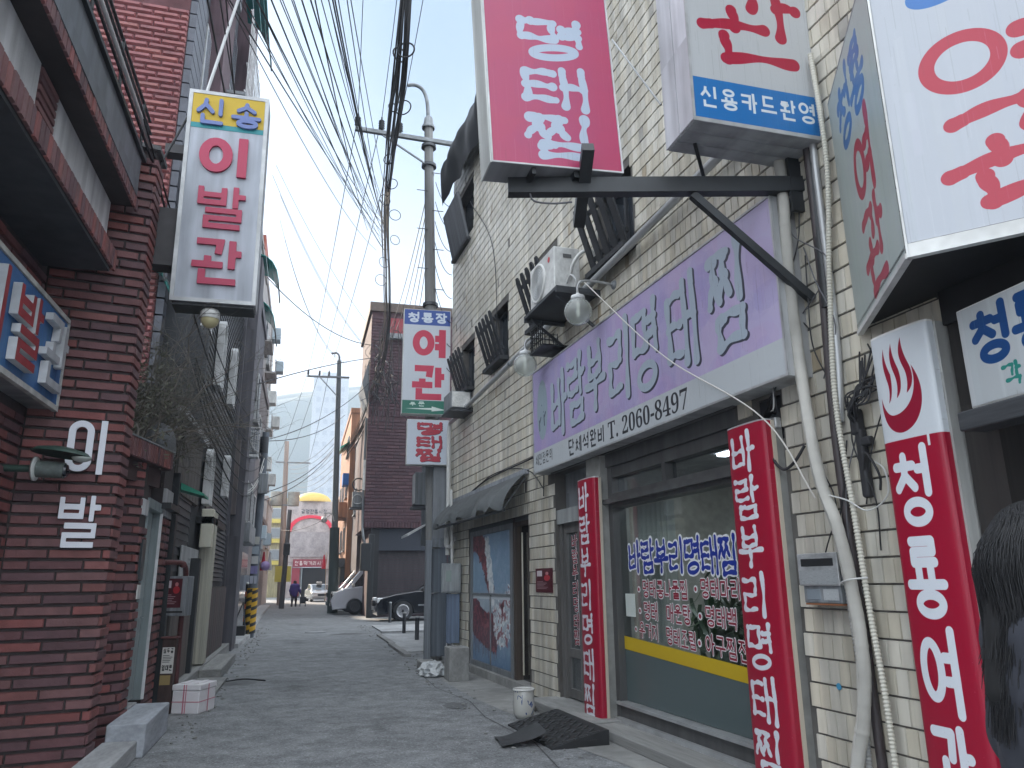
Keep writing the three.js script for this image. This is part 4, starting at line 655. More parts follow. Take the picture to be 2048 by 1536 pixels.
{ // intercom style mailbox, vent, stickers
  const t = thing('meter_box', 'scratched metal letter box with a dark slot on the tiled wall', 'letter box', inF(W1, 5.6, 1.33, 0).toArray());
  part(t, 'case', rbx(5.42, 5.77, 1.34, 1.64, 0.003, 0.11, 0.008), mats.greySteel, W1);
  const lid = canvasTex(256, 160, (g, w, h) => { g.fillStyle = '#a9acae'; g.fillRect(0, 0, w, h); for (let i = 0; i < 500; i++) { g.fillStyle = `rgba(${rnd() < 0.5 ? '60,62,64' : '225,228,230'},${rnd(0.35)})`; g.fillRect(rnd(w), rnd(h), rnd(2, 12), rnd(1, 4)); } });
  part(t, 'lid', rbx(5.405, 5.785, 1.45, 1.66, 0.111, 0.128, 0.006), mats.alu, W1); part(t, 'worn_plate', quad(5.42, 5.77, 1.46, 1.55, 0.1295), M(0xffffff, 0.4, { map: lid, metalness: 0.3 }), W1);
  part(t, 'slot', rbx(5.44, 5.75, 1.575, 1.625, 0.12, 0.131, 0.005), mats.black, W1);
  part(t, 'window', rbx(5.45, 5.58, 1.36, 1.43, 0.1, 0.113, 0.004), mats.windowPale, W1); part(t, 'notice', quad(5.61, 5.75, 1.36, 1.43, 0.1115), M(0xffffff, 0.5, { map: lid }), W1); part(t, 'rust_edge', bx(5.43, 5.77, 1.328, 1.339, 0.01, 0.11), M([0.25, 0.1, 0.045], 0.9), W1);
  const v = thing('wall_fan', 'round ventilator in a square wall hole above the right red upright sign', 'fan', inF(W1, 5.1, 2.5, 0).toArray());
  part(v, 'frame', slab(rect(4.97, 5.23, 2.51, 2.83), -0.2, -0.02, [[...Array(24)].map((_, i) => [5.1 + 0.11 * Math.cos(-i / 24 * 6.283), 2.66 + 0.115 * Math.sin(-i / 24 * 6.283)])]), mats.black, W1);
  part(v, 'blades', [0, 1, 2, 3, 4].map((i) => bx(0.02, 0.1, -0.025, 0.025, -0.004, 0.004).rotateX(0.5).rotateZ(i * 1.257).translate(5.1, 2.66, -0.08)), mats.darkSteel, W1); part(v, 'hub', new THREE.CylinderGeometry(0.035, 0.035, 0.06, 16).rotateX(Math.PI / 2).translate(5.1, 2.66, -0.08), mats.greySteel, W1);
  part(v, 'plug', rbx(5.2, 5.24, 2.58, 2.66, 0.006, 0.06, 0.01), mats.alu, W1);
  solo('cable_loop', tube([[5.2, 2.5, 0.05], [5.2, 2.36, 0.08], [5.3, 2.26, 0.08], [5.42, 2.29, 0.08], [5.5, 2.4, 0.04]], 0.011, 40, 8), mats.cable, 'thick black cable loop hanging right of the round wall ventilator', 'cable', W1);
  for (let i = 0; i < 4; i++) solo('loose_wire', tube([[5.12 + i * 0.02, 2.72, 0.03], [5.2 + i * 0.03, 2.78 - i * 0.03, 0.08], [5.3, 2.86 + i * 0.03, 0.08], [5.38 + i * 0.02, 3.05 + i * 0.05, 0.04]], 0.006, 24, 5), i === 2 ? mats.whitePlastic : mats.cable, 'wire curling out of the wall ventilator hole towards the purple sign', 'wire', W1, 'wires at the wall ventilator');
  solo('stay_rope', tube([[2.9, 4.6, 0.5], [4.2, 3.4, 0.34], [5.28, 2.6, 0.16], [5.62, 2.02, 0.1]], 0.006, 40, 6), M([0.6, 0.58, 0.54], 0.8), 'pale rope stretched diagonally in front of the purple sign', 'rope', W1);
  solo('round_sticker', new THREE.CylinderGeometry(0.022, 0.022, 0.002, 20).rotateX(Math.PI / 2).translate(5.535, 0.82, 0.008), M([0.05, 0.25, 0.42], 0.5), 'small round blue sticker low on the cream tiles', 'sticker', W1);
  const pst = canvasTex(160, 200, (g, w, h) => { g.fillStyle = '#4f1a24'; g.fillRect(0, 0, w, h); g.fillStyle = '#c9bfc4'; g.fillRect(12, 14, 52, 50); g.fillStyle = '#b8787c'; g.beginPath(); g.arc(112, 40, 15, 0, 7); g.fill(); g.fillStyle = '#a82a34'; g.beginPath(); g.ellipse(112, 78, 30, 26, 0, 0, 7); g.fill(); g.fillStyle = '#a88d92'; for (let i = 0; i < 6; i++) g.fillRect(12, 110 + i * 12, 60 + (i * 37) % 50, 4); });
  const po = thing('poster', 'small dark red poster on the tiled pier left of the restaurant door', 'poster', inF(W1, 0.2, 1.34, 0.01).toArray()); part(po, 'sheet', bx(-0.11, 0.51, 1.35, 1.66, 0.006, 0.014), M([0.09, 0.02, 0.03], 0.6), W1); part(po, 'print', quad(-0.1, 0.5, 1.36, 1.65, 0.0155), M(0xffffff, 0.5, { map: pst }), W1); posterPrint = pst;
}
{ // things on the ground by the door
  const c = atY(1048, 1436, 0), t = thing('flower_pot', 'white ceramic pot with blue painted leaves by the tiled pier', 'pot', c.toArray());
  const img = canvasTex(512, 256, (g, w, h) => { g.fillStyle = '#b9b9b4'; g.fillRect(0, 0, w, h); g.strokeStyle = '#2b3f78'; for (let i = 0; i < 26; i++) { const x = rnd(w), y = 60 + rnd(140); g.lineWidth = rnd(2, 7); g.beginPath(); g.moveTo(x, y); g.quadraticCurveTo(x + rnd(-30, 30), y + rnd(-40, 40), x + rnd(-40, 40), y + rnd(-50, 50)); g.stroke(); g.fillStyle = '#32487f'; g.beginPath(); g.ellipse(x, y, rnd(3, 10), rnd(2, 6), rnd(3), 0, 7); g.fill(); } g.fillStyle = '#3a4c80'; g.fillRect(0, 18, w, 4); g.fillRect(0, 232, w, 4); });
  part(t, 'body', lathe([[0, 0], [0.09, 0], [0.115, 0.05], [0.125, 0.14], [0.118, 0.24], [0.115, 0.3], [0.105, 0.3], [0.1, 0.22]], 40).translate(c.x, 0, c.z), M(0xffffff, 0.15, { map: img, clearcoat: 0.5 })); part(t, 'rim', new THREE.TorusGeometry(0.117, 0.012, 10, 40).rotateX(Math.PI / 2).translate(c.x, 0.305, c.z), M([0.6, 0.6, 0.58], 0.2));
  part(t, 'soil', new THREE.CylinderGeometry(0.1, 0.1, 0.02, 24).translate(c.x, 0.24, c.z), M([0.03, 0.025, 0.02], 1));
  const r = thing('kerb_ramp', 'black rubber kerb ramp with chevron ribs at the restaurant door', 'ramp', inF(W1, 2.1, 0, 0.6).toArray());
  part(r, 'wedge', slab([[0.37, 0], [0.95, 0], [0.95, 0.015], [0.41, 0.135], [0.37, 0.135]], -2.8, -1.5).rotateY(-Math.PI / 2), mats.rubber, W1);
  const ribs = []; for (let i = 0; i < 9; i++) for (let j = 0; j < 4; j++) { const u = 0.46 + j * 0.125, x = 1.54 + i * 0.138, h = (q) => 0.135 - (q - 0.41) * 0.2222 + 0.004; ribs.push(beam(new V3(x, h(u), u), new V3(x + 0.08, h(u + 0.1), u + 0.1), 0.018, 0.012), beam(new V3(x + 0.14, h(u), u), new V3(x + 0.085, h(u + 0.1), u + 0.1), 0.018, 0.012)); }
  part(r, 'ribs', ribs, M([0.035, 0.036, 0.038], 0.5), W1).userData.kind = 'stuff';
  part(r, 'drain_hole', bx(2.796, 2.803, 0.0, 0.06, 0.5, 0.68), mats.black, W1);
  const g = new THREE.PlaneGeometry(0.55, 0.5, 24, 16), p = g.attributes.position, m0 = atY(1030, 1490, 0);
  for (let i = 0; i < p.count; i++) { const u = Math.max(0, p.getX(i) / 0.55 + 0.5), v = p.getY(i) / 0.5 + 0.5; p.setXYZ(i, m0.x - 0.16 + u * 0.42 + v * 0.05, 0.02 + 0.13 * Math.pow(u, 2.2) * (1 - 0.2 * v) + 0.012 * Math.sin(u * 5 + v * 4), m0.z + 0.12 - v * 0.52 + u * 0.06); }
  g.computeVertexNormals(); solo('rubber_mat', g, M([0.05, 0.052, 0.055], 0.7, { map: grime, side: THREE.DoubleSide }), 'curled dark rubber mat lying on the asphalt left of the kerb ramp', 'mat');
  solo('dirt_pile', [...Array(24)].map(() => new THREE.IcosahedronGeometry(rnd(0.01, 0.045), 0).translate(rnd(0.5, 0.85), 0.02 + rnd(0.03), rnd(0.32, 0.5))), M([0.07, 0.065, 0.06], 1), 'small heap of stones and dirt beside the white pot', 'stones', W1).userData.kind = 'stuff';
}
// ---------- left side: brick barber shop ----------
const brickTones = [[0.215, 0.09, 0.092], [0.18, 0.08, 0.087], [0.25, 0.097, 0.092], [0.15, 0.077, 0.087], [0.225, 0.11, 0.112], [0.29, 0.095, 0.09]].map((c) => M(c, 0.72, { map: grime, bumpMap: grainB, bumpScale: 0.004 }));
// lays courses of bricks on a facet; entries are collected and later become parts (nearest 300) or joined stuff
function courses(list, F, len, y0, y1, o = {}) {
  const P = o.pitch ?? 0.093, H = o.h ?? 0.07, BL = o.length ?? 0.37, skip = o.skip ?? [];
  for (let r = 0, y = y0; y + H <= y1 + 0.001; r++, y += P) {
    let x = (o.x0 ?? 0) - (o.offset ? o.offset[r % o.offset.length] : (r % 2 ? BL * 0.55 : BL * 0.12) + 0.04 * Math.sin(r * 5));
    while (x < len) {
      let a = Math.max(o.x0 ?? 0, x), b = Math.min(len, x + BL - 0.012); x += BL;
      if (b - a < 0.03 || skip.some((s) => b > s[0] && a < s[1] && y + H > s[2] && y < s[3])) continue;
      list.push({ m: new THREE.Matrix4().copy(F).multiply(new THREE.Matrix4().makeRotationZ(rnd(-0.006, 0.006)).setPosition((a + b) / 2, y + H / 2, o.z ?? 0)), w: b - a, h: H, d: (o.d ?? 0.026) + rnd(-0.004, 0.004), t: o.tone ?? Math.floor(rnd(6)), name: o.name ?? 'brick' });
    }
  }
}
const pillowCache = new Map();
const pillowOf = (w, h, d, c) => { const k = [w, h, d].map((q) => Math.round(q * 250)).join(); if (!pillowCache.has(k)) pillowCache.set(k, pillow(w, h, d, c)); return pillowCache.get(k); };
function layBricks(parent, list, max, tones, stuffName, c = 0.005) {
  const q = new V3(); parent.updateWorldMatrix(true, false); const inv = new THREE.Matrix4().copy(parent.matrixWorld).invert(), rest = tones.map(() => []);
  for (const b of list) { q.setFromMatrixPosition(b.m); b.dist = q.distanceTo(camera.position) / Math.sqrt(b.w * b.h); q.project(camera); b.show = Math.abs(q.x) < 1.02 && Math.abs(q.y) < 1.02 && q.z < 1 ? 1 : 0; }
  list.sort((a, b) => b.show - a.show || a.dist - b.dist);
  list.forEach((b, i) => {
    const m = b.m.clone().premultiply(inv), g = pillowOf(b.w, b.h, b.d, c).clone(), uv = g.attributes.uv, ox = rnd(3), oy = rnd(3); for (let k = 0; k < uv.count; k++) uv.setXY(k, uv.getX(k) + ox, uv.getY(k) + oy);
    if (i < max) { const k = shadow(new THREE.Mesh(g, tones[b.t])); k.name = b.name; k.applyMatrix4(m); parent.add(k); }
    else { g.applyMatrix4(m); rest[b.t].push(g); }
  });
  rest.forEach((l, i) => { if (l.length) { const k = shadow(new THREE.Mesh(mergeGeometries(l), tones[i])); k.name = stuffName; k.userData.kind = 'stuff'; parent.add(k); } });
}
const plan = (pts, y0, y1) => slab(pts.map(([x, z]) => [x, -z]), y0, y1).rotateX(-Math.PI / 2);
const FB1 = frame(-2.38, -7.25, 0.983, -0.181);
{
  const t = thing('barber_shop', 'dark red brick barber shop with stepped brick facets at the left edge', 'building', [-2.4, 0, -6]);
  const wall = part(t, 'wall', [plan([[-7, -2.9], [-2.4, -2.9], [-2.4, -7.25], [-1.64, -7.39], [-1.64, -7.68], [-1.95, -8.12], [-7, -8.12]], 0, 5.7), plan([[-7, -8.121], [-1.95, -8.121], [-1.62, -8.47], [-1.62, -8.78], [-1.76, -8.781], [-1.76, -9.62], [-1.62, -9.621], [-1.62, -10.2], [-7, -10.2]], 0, 2.9)], mats.mortar);
  const list = [];
  courses(list, frame(-2.4, 0, 0, -1), 7.2, 0.05, 4.28, { x0: 2.92, skip: [[4.9, 7.26, 2.92, 3.9]] });
  courses(list, FB1, 0.775, 0.05, 5.66, { z: 0.0, length: 0.4 });
  courses(list, frame(-1.64, -7.385, 0, -1), 0.3, 0.05, 5.66, { length: 0.3, offset: [0] });
  courses(list, frame(-1.95, -8.12, 0.33, -0.35), 0.48, 0.05, 2.9, { length: 0.25 });
  courses(list, frame(-1.62, -8.47, 0, -1), 0.31, 0.05, 2.16, { length: 0.31, offset: [0] });
  courses(list, frame(-1.62, -9.621, 0, -1), 0.57, 0.05, 2.3, { length: 0.29, offset: [0, 0.12] });
  // upright bricks of the two bands, the short pier between the panels
  const band = (X, z0, z1, y, h, w = 0.072) => { for (let z = z0; z > z1; z -= w + 0.012) list.push({ m: frame(X, z, 0, -1).multiply(new THREE.Matrix4().makeTranslation(w / 2, y + h / 2, 0)), w, h, d: 0.02 + rnd(-0.003, 0.003), t: Math.floor(rnd(6)), name: 'brick' }); };
  band(-1.84, -2.9, -7.15, 4.3, 0.19); band(-1.74, -2.9, -7.2, 4.96, 0.12);
  courses(list, frame(-1.93, -5.1, 0, -1), 0.36, 4.5, 4.95, { length: 0.4, offset: [0.02], pitch: 0.066, h: 0.05 });
  courses(list, frame(-1.93, -3.3, 0, -1), 0.36, 4.5, 4.95, { length: 0.4, offset: [0.02], pitch: 0.066, h: 0.05 });
  layBricks(wall, list, 300, brickTones, 'bricks');
  part(t, 'overhang', [bx(-2.399, -1.84, 4.3, 4.49, -7.1, -2.9), bx(-2.399, -1.93, 4.491, 4.96, -7.1, -2.9), bx(-2.399, -1.74, 4.961, 5.08, -7.15, -2.9)], M([0.06, 0.05, 0.05], 0.9, { map: grime }));
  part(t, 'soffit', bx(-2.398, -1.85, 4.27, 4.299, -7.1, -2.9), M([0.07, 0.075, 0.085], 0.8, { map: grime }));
  for (const [z0, z1] of [[-7.1, -5.47], [-5.09, -3.67], [-3.29, -2.9]]) part(t, 'plaster_panel', bx(-1.929, -1.915, 4.5, 4.955, z0, z1), mats.plaster);
  part(t, 'fascia', bx(-2.4, -1.715, 5.081, 5.48, -7.15, -2.9), M([0.16, 0.175, 0.2], 0.6, { map: streak }));
  part(t, 'parapet', bx(-2.4, -1.85, 5.481, 5.72, -7.2, -2.9), brickTones[0]);
  part(t, 'flashing', [bx(-1.715, -1.68, 5.46, 5.5, -7.2, -2.9), bx(-1.86, -1.8, 5.72, 5.75, -7.2, -2.9)], mats.blackSteel);
  for (const [x, y, r, m] of [[-1.66, 5.56, 0.014, mats.cable], [-1.68, 5.7, 0.02, mats.whitePaint], [-1.7, 5.84, 0.014, mats.blackSteel], [-1.72, 5.98, 0.016, mats.blackSteel]]) part(t, 'rail', rod(new V3(x, y, -7.3), new V3(x, y, -2.9), r), m);
  for (let i = 0; i < 5; i++) part(t, 'rail_post', rod(new V3(-1.7, 5.48, -7.0 + i * 0.9), new V3(-1.72, 6.0, -7.0 + i * 0.9), 0.014), mats.blackSteel);
  part(t, 'coping', plan([[-2.42, -7.19], [-1.6, -7.34], [-1.6, -7.72], [-2.42, -7.72]], 5.701, 5.75), mats.darkConcrete);
  part(t, 'plaster_block', [bx(-1.64, -1.6, 2.2, 2.36, -8.76, -8.48), bx(-1.63, -1.59, 2.28, 2.6, -10.18, -9.64)], mats.plaster);
  // pale door and its reveal
  const d = part(t, 'door', rbx(-1.755, -1.7, 0.3, 2.3, -9.6, -8.8, 0.006), M([0.4, 0.46, 0.47], 0.5, { map: streak }));
  part(d, 'frame', [bx(-1.75, -1.6, 0.28, 2.4, -8.8, -8.781), bx(-1.75, -1.6, 0.28, 2.4, -9.619, -9.601), bx(-1.75, -1.6, 2.3, 2.4, -9.6, -8.8)], M([0.33, 0.39, 0.4], 0.5, { map: streak })); part(d, 'edge_strip', bx(-1.62, -1.59, 0.29, 2.3, -9.6, -9.585), mats.whitePaint);
  part(d, 'handle', [rod(new V3(-1.69, 1.15, -9.45), new V3(-1.66, 1.15, -9.45), 0.01), rod(new V3(-1.66, 1.15, -9.45), new V3(-1.66, 1.15, -9.35), 0.01)], mats.chrome);
  part(d, 'sticker', bx(-1.699, -1.694, 0.95, 1.2, -8.93, -8.86), mats.whitePaint);
  part(t, 'name_plate', bx(-1.6, -1.575, 1.55, 1.95, -8.72, -8.54), M([0.03, 0.04, 0.045], 0.3)); part(t, 'paper_plate', bx(-1.6, -1.585, 1.36, 1.5, -8.74, -8.6), mats.whitePlastic);
}
{ // steps at the door
  const t = thing('door_steps', 'pale painted concrete steps at the white door of the brick barber shop', 'steps', [-1.5, 0, -8.5]);
  part(t, 'upper_step', rbx(-1.6, -1.27, 0, 0.29, -9.25, -7.95, 0.015), M([0.5, 0.53, 0.58], 0.85, { map: grime, bumpMap: grainB, bumpScale: 0.003 })); part(t, 'landing', rbx(-1.75, -1.601, 0, 0.3, -9.3, -8.5, 0.01), mats.paleConcrete);
  part(t, 'lower_step', rbx(-1.62, -1.33, 0, 0.15, -7.95, -6.9, 0.015), mats.paleConcrete);
}
{ // blue wall sign with raised letters
  const t = thing('wall_sign', 'blue wall sign of the barber shop with raised red and white syllables', 'sign', [-2.2, 3, -6.2]);
  const F = frame(-2.15, -5.1, 0, -1);
  const board = canvasTex(1024, 380, (g, w, h) => { g.fillStyle = '#2f5f93'; g.fillRect(0, 0, w, h); for (let i = 0; i < 240; i++) { g.fillStyle = `rgba(${['24,50,90', '70,120,175', '30,90,110'][i % 3]},${rnd(0.2)})`; g.fillRect(rnd(w), rnd(-40, h), rnd(2, 26), rnd(40, h)); } weather(g, w, h, 200, 0.2); });
  part(t, 'case', bx(0, 2.13, 2.99, 3.8, -0.22, -0.004), mats.greySteel, F); part(t, 'board', quad(0.03, 2.1, 3.02, 3.77, 0), M(0xffffff, 0.5, { map: board }), F);
  part(t, 'frame', [bx(0, 2.13, 2.97, 3.015, -0.03, 0.012), bx(0, 2.13, 3.775, 3.815, -0.03, 0.012), bx(2.095, 2.135, 3.016, 3.774, -0.03, 0.012)], M([0.6, 0.6, 0.58], 0.7, { map: streak, bumpMap: grainB, bumpScale: 0.006 }), F);
  [['이', 0.0, [0.36, 0.03, 0.04]], ['발', 0.72, [0.36, 0.03, 0.04]], ['관', 1.42, [0.5, 0.52, 0.56]]].forEach(([c, x, col]) => {
    part(t, 'letter', letters3D(c, 0.64, 0.66, 0.1, 0.06).translate(x, 3.06, 0.004), mats.whitePaint, F); part(t, 'letter_face', lettersFlat(c, 0.64, 0.66, 0.1, { N: 96 }).translate(x, 3.06, 0.0655), M(col, 0.5, { map: grime }), F);
  });
  const wl = M([0.72, 0.74, 0.8], 0.45);
  // upright stroke and the long round ring, as the shop wrote them
  const ring = outline([...Array(40)].map((_, i) => { const a = i / 40 * 6.2832; return [0.1 + 0.1 * Math.cos(a), (Math.sin(a) > 0 ? 0.34 : 0.09) + 0.1 * Math.sin(a)]; }), [[...Array(40)].map((_, i) => { const a = -i / 40 * 6.2832; return [0.1 + 0.045 * Math.cos(a), (Math.sin(a) > 0 ? 0.34 : 0.09) + 0.045 * Math.sin(a)]; })]);
  const l1 = thing('wall_letter', 'upper white raised syllable on the brick pier beside the barber door', 'letter', inF(FB1, 0.5, 2.47, 0.05).toArray());
  part(l1, 'ring', new THREE.ExtrudeGeometry(ring, { depth: 0.03, bevelEnabled: false }).translate(0.34, 2.47, 0.036), wl, FB1); part(l1, 'bar', bx(0.585, 0.635, 2.44, 2.92, 0.036, 0.066), wl, FB1);
  solo('wall_letter', letters3D('발', 0.38, 0.5, 0.095, 0.03).translate(0.315, 1.79, 0.036), wl, 'lower white raised syllable on the brick pier beside the barber door', 'letter', FB1);
  const lp = thing('wall_lamp', 'green hooded wall lamp with a grey cylinder in front of the white syllables', 'lamp', [-2.36, 2.43, -6.95]), grn = M([0.035, 0.075, 0.06], 0.5, { map: grime });
  part(lp, 'flange', lathe([[0, 0], [0.1, 0], [0.1, 0.02], [0.06, 0.03]], 28).rotateZ(-Math.PI / 2).translate(-2.17, 2.43, -6.95), M([0.5, 0.52, 0.5], 0.5)); part(lp, 'stem', rod(new V3(-2.39, 2.43, -6.95), new V3(-2.17, 2.43, -6.95), 0.03), grn);
  part(lp, 'body', rod(new V3(-2.15, 2.43, -6.95), new V3(-1.94, 2.42, -6.95), 0.07, 0.065, 24), M([0.14, 0.17, 0.16], 0.55, { map: grime })); part(lp, 'lens', rod(new V3(-1.939, 2.42, -6.95), new V3(-1.92, 2.42, -6.95), 0.055, 0.05, 24), mats.windowDark);
  const hood = lathe([[0, 0.05], [0.1, 0.045], [0.2, 0.02], [0.235, -0.012], [0.228, -0.016], [0.19, 0.008], [0, 0.03]], 40).scale(1, 1, 0.62); part(lp, 'hood', hood.rotateZ(-0.12).rotateX(-0.1).translate(-1.98, 2.565, -6.95), grn); part(lp, 'reflector', new THREE.SphereGeometry(0.075, 20, 10, 0, 6.283, 1.57, 1.57).scale(1, 0.5, 1).translate(-1.82, 2.53, -6.93), M([0.45, 0.5, 0.47], 0.5));
}
{ // hanging barber sign with its bracket and globe lamp
  const t = thing('barber_sign', 'tall white hanging barber sign with red raised syllables and a yellow top strip', 'sign', [-1.0, 4.2, -7.7]);
  const Z = new THREE.Matrix4().makeTranslation(-1.415, 4.22, -7.6).multiply(new THREE.Matrix4().makeRotationZ(0.012)), w = 0.81, h = 2.4;
  part(t, 'case', rbx(0, w, 0, h, -0.3, 0, 0.02), M([0.5, 0.52, 0.55], 0.45, { map: streak }), Z);
  part(t, 'panel', bx(0.04, w - 0.04, 0.04, h - 0.04, 0.001, 0.006), M([0.56, 0.6, 0.68], 0.45, { map: streak }), Z);
  part(t, 'frame', [bx(0, w, 0, 0.039, 0.001, 0.014), bx(0, w, h - 0.039, h, 0.001, 0.014), bx(0, 0.039, 0.039, h - 0.039, 0.001, 0.014), bx(w - 0.039, w, 0.039, h - 0.039, 0.001, 0.014)], mats.alu, Z);
  part(t, 'yellow_strip', bx(0.041, w - 0.041, h - 0.39, h - 0.041, 0.0065, 0.009), M([0.55, 0.37, 0.015], 0.45), Z); part(t, 'teal_strip', bx(0.041, w - 0.041, h - 0.45, h - 0.391, 0.0065, 0.009), M([0.02, 0.25, 0.28], 0.45), Z);
  const red = M([0.42, 0.03, 0.085], 0.4), blue = M([0.14, 0.19, 0.42], 0.5);
  [['신', 0.07], ['송', 0.43]].forEach(([c, x]) => part(t, 'letter', letters3D(c, 0.32, 0.33, 0.13, 0.03, { cap: 'round', join: 'round' }).translate(x, h - 0.42, 0.0095), blue, Z));
  [['이', 1.36], ['발', 0.78], ['관', 0.17]].forEach(([c, y]) => part(t, 'letter', letters3D(c, 0.56, 0.54, { 이: 0.17, 발: 0.1, 관: 0.125 }[c], 0.03).translate(0.13, y, 0.0065), red, Z));
  part(t, 'bottom_plate', bx(0.02, w - 0.02, -0.03, -0.001, -0.29, -0.02), mats.blackSteel, Z);
  for (const g of [bx(-1.64, -1.42, 4.62, 5.25, -7.9, -7.68), bx(-1.64, -1.42, 5.9, 6.0, -7.85, -7.7)]) part(t, 'bracket', g, M([0.075, 0.07, 0.075], 0.6, { map: grime }));
  part(t, 'stay', rod(new V3(-1.32, 6.6, -7.75), new V3(-1.15, 8.6, -8.4), 0.018), mats.alu); part(t, 'stay', rod(new V3(-1.4, 6.5, -7.7), new V3(-1.7, 5.4, -7.5), 0.012), mats.cable);
  const l = thing('sign_lamp', 'small round lamp with a grey cap under the tall barber sign', 'lamp', [-1.04, 4.0, -7.72]);
  part(l, 'cap', lathe([[0, 0.1], [0.075, 0.1], [0.095, 0.07], [0.097, 0], [0.09, 0]], 28).translate(-1.04, 4.09, -7.72), mats.whitePlastic); part(l, 'globe', ball(-1.04, 4.085, -7.72, 0.088, 24), M([0.5, 0.45, 0.26], 0.3));
}
{ // planter over the door with its dry shrub
  const N = [-1.72, -7.72], E = [-1.46, -9.02], FP = frame(N[0], N[1], E[0] - N[0], E[1] - N[1]), len = Math.hypot(E[0] - N[0], E[1] - N[1]);
  const t = thing('brick_planter', 'brick edged planter ledge above the white door holding a dry shrub', 'planter', [-1.75, 2.6, -8.4]);
  part(t, 'trough', [plan([N, E, [-2.4, -9.3], [-2.4, -8.13]], 2.72, 2.9), plan([[-1.78, -7.9], [-1.55, -8.95], [-2.3, -9.2], [-2.3, -8.13]], 2.52, 2.719), plan([[-1.84, -8.1], [-1.62, -8.9], [-2.3, -9.1], [-2.3, -8.13]], 2.35, 2.519)], M([0.085, 0.05, 0.05], 0.9, { map: grime }));
  const list = []; for (let x = 0; x < len - 0.05; x += 0.062) list.push({ m: FP.clone().multiply(new THREE.Matrix4().makeTranslation(x + 0.027, 2.82, 0)), w: 0.054, h: 0.19, d: 0.022, t: Math.floor(rnd(6)), name: 'brick' });
  layBricks(t, list, 300, brickTones, 'bricks'); part(t, 'flashing', bx(-0.01, len, 2.915, 2.93, -0.2, 0.03), mats.greySteel, FP);
  part(t, 'lamp_panel', [bx(-1.6, -1.5, 2.35, 2.42, -10.2, -9.5)], mats.blackSteel);
  const s = thing('dry_shrub', 'leafless tangled shrub growing out of the ledge above the barber door', 'shrub', [-1.85, 2.9, -8.6]), twigs = [[], []], M0 = new THREE.Object3D();
  const twig = (p, d, L0, r, depth) => {
    let a = p.clone(); const n = 5, dir = d.clone();
    for (let i = 0; i < n; i++) { dir.x += rnd(-0.22, 0.24); dir.y += rnd(-0.2, 0.16) - 0.03 * i; dir.z += rnd(-0.25, 0.2); dir.normalize(); const b = a.clone().addScaledVector(dir, L0 / n); twigs[depth > 1 ? 1 : 0].push(rod(a, b, r * (1 - i / n * 0.6), r * (1 - (i + 1) / n * 0.6), depth > 0 ? 3 : 5)); if (depth < 3 && rnd() < 0.75) twig(b, new V3(dir.x + rnd(-0.9, 0.9), dir.y + rnd(-0.7, 0.8), dir.z + rnd(-0.9, 0.9)).normalize(), L0 * rnd(0.4, 0.7), r * 0.55, depth + 1); a = b; }
  };
  for (let i = 0; i < 46; i++) { const z = -8.2 - rnd(2.1); twig(new V3(rnd(-2.2, -1.6), 2.9, z), new V3(rnd(-0.1, 0.55), rnd(0.35, 1), rnd(-0.75, 0.2)).normalize(), rnd(0.7, 1.55), 0.011, 0); }
  const bark = M([0.16, 0.14, 0.12], 0.9), fine = M([0.13, 0.125, 0.11], 0.9); part(s, 'branch', twigs[0], bark).userData.kind = 'stuff'; part(s, 'twig', twigs[1], fine).userData.kind = 'stuff';
  const lv = []; for (let i = 0; i < 2000; i++) { const g = new THREE.PlaneGeometry(0.016, 0.05); g.rotateX(rnd(6)).rotateY(rnd(6)).rotateZ(rnd(6)); const a = rnd(6.28), r = Math.sqrt(rnd()) * 0.62; g.translate(-1.8 + 0.5 * r * Math.cos(a) + rnd(-0.2, 0.25), 3.25 + r * 0.8 * Math.sin(a) * 0.8 + rnd(-0.25, 0.6), -8.9 + rnd(-1.2, 0.8)); lv.push(g); }
  part(s, 'dry_leaves', lv, M([0.13, 0.13, 0.095], 0.9, { side: THREE.DoubleSide })).userData.kind = 'stuff';
  solo('plastic_sheet', [new THREE.IcosahedronGeometry(0.2, 3).scale(0.8, 1.1, 1.6).translate(-1.62, 3.05, -9.1), new THREE.IcosahedronGeometry(0.12, 2).scale(0.6, 1, 1.6).translate(-1.55, 3.0, -9.3)], M([0.2, 0.21, 0.22], 0.5, { bumpMap: grainB, bumpScale: 0.03 }), 'grey crumpled plastic sheet tucked beside the dry shrub', 'sheet');
}
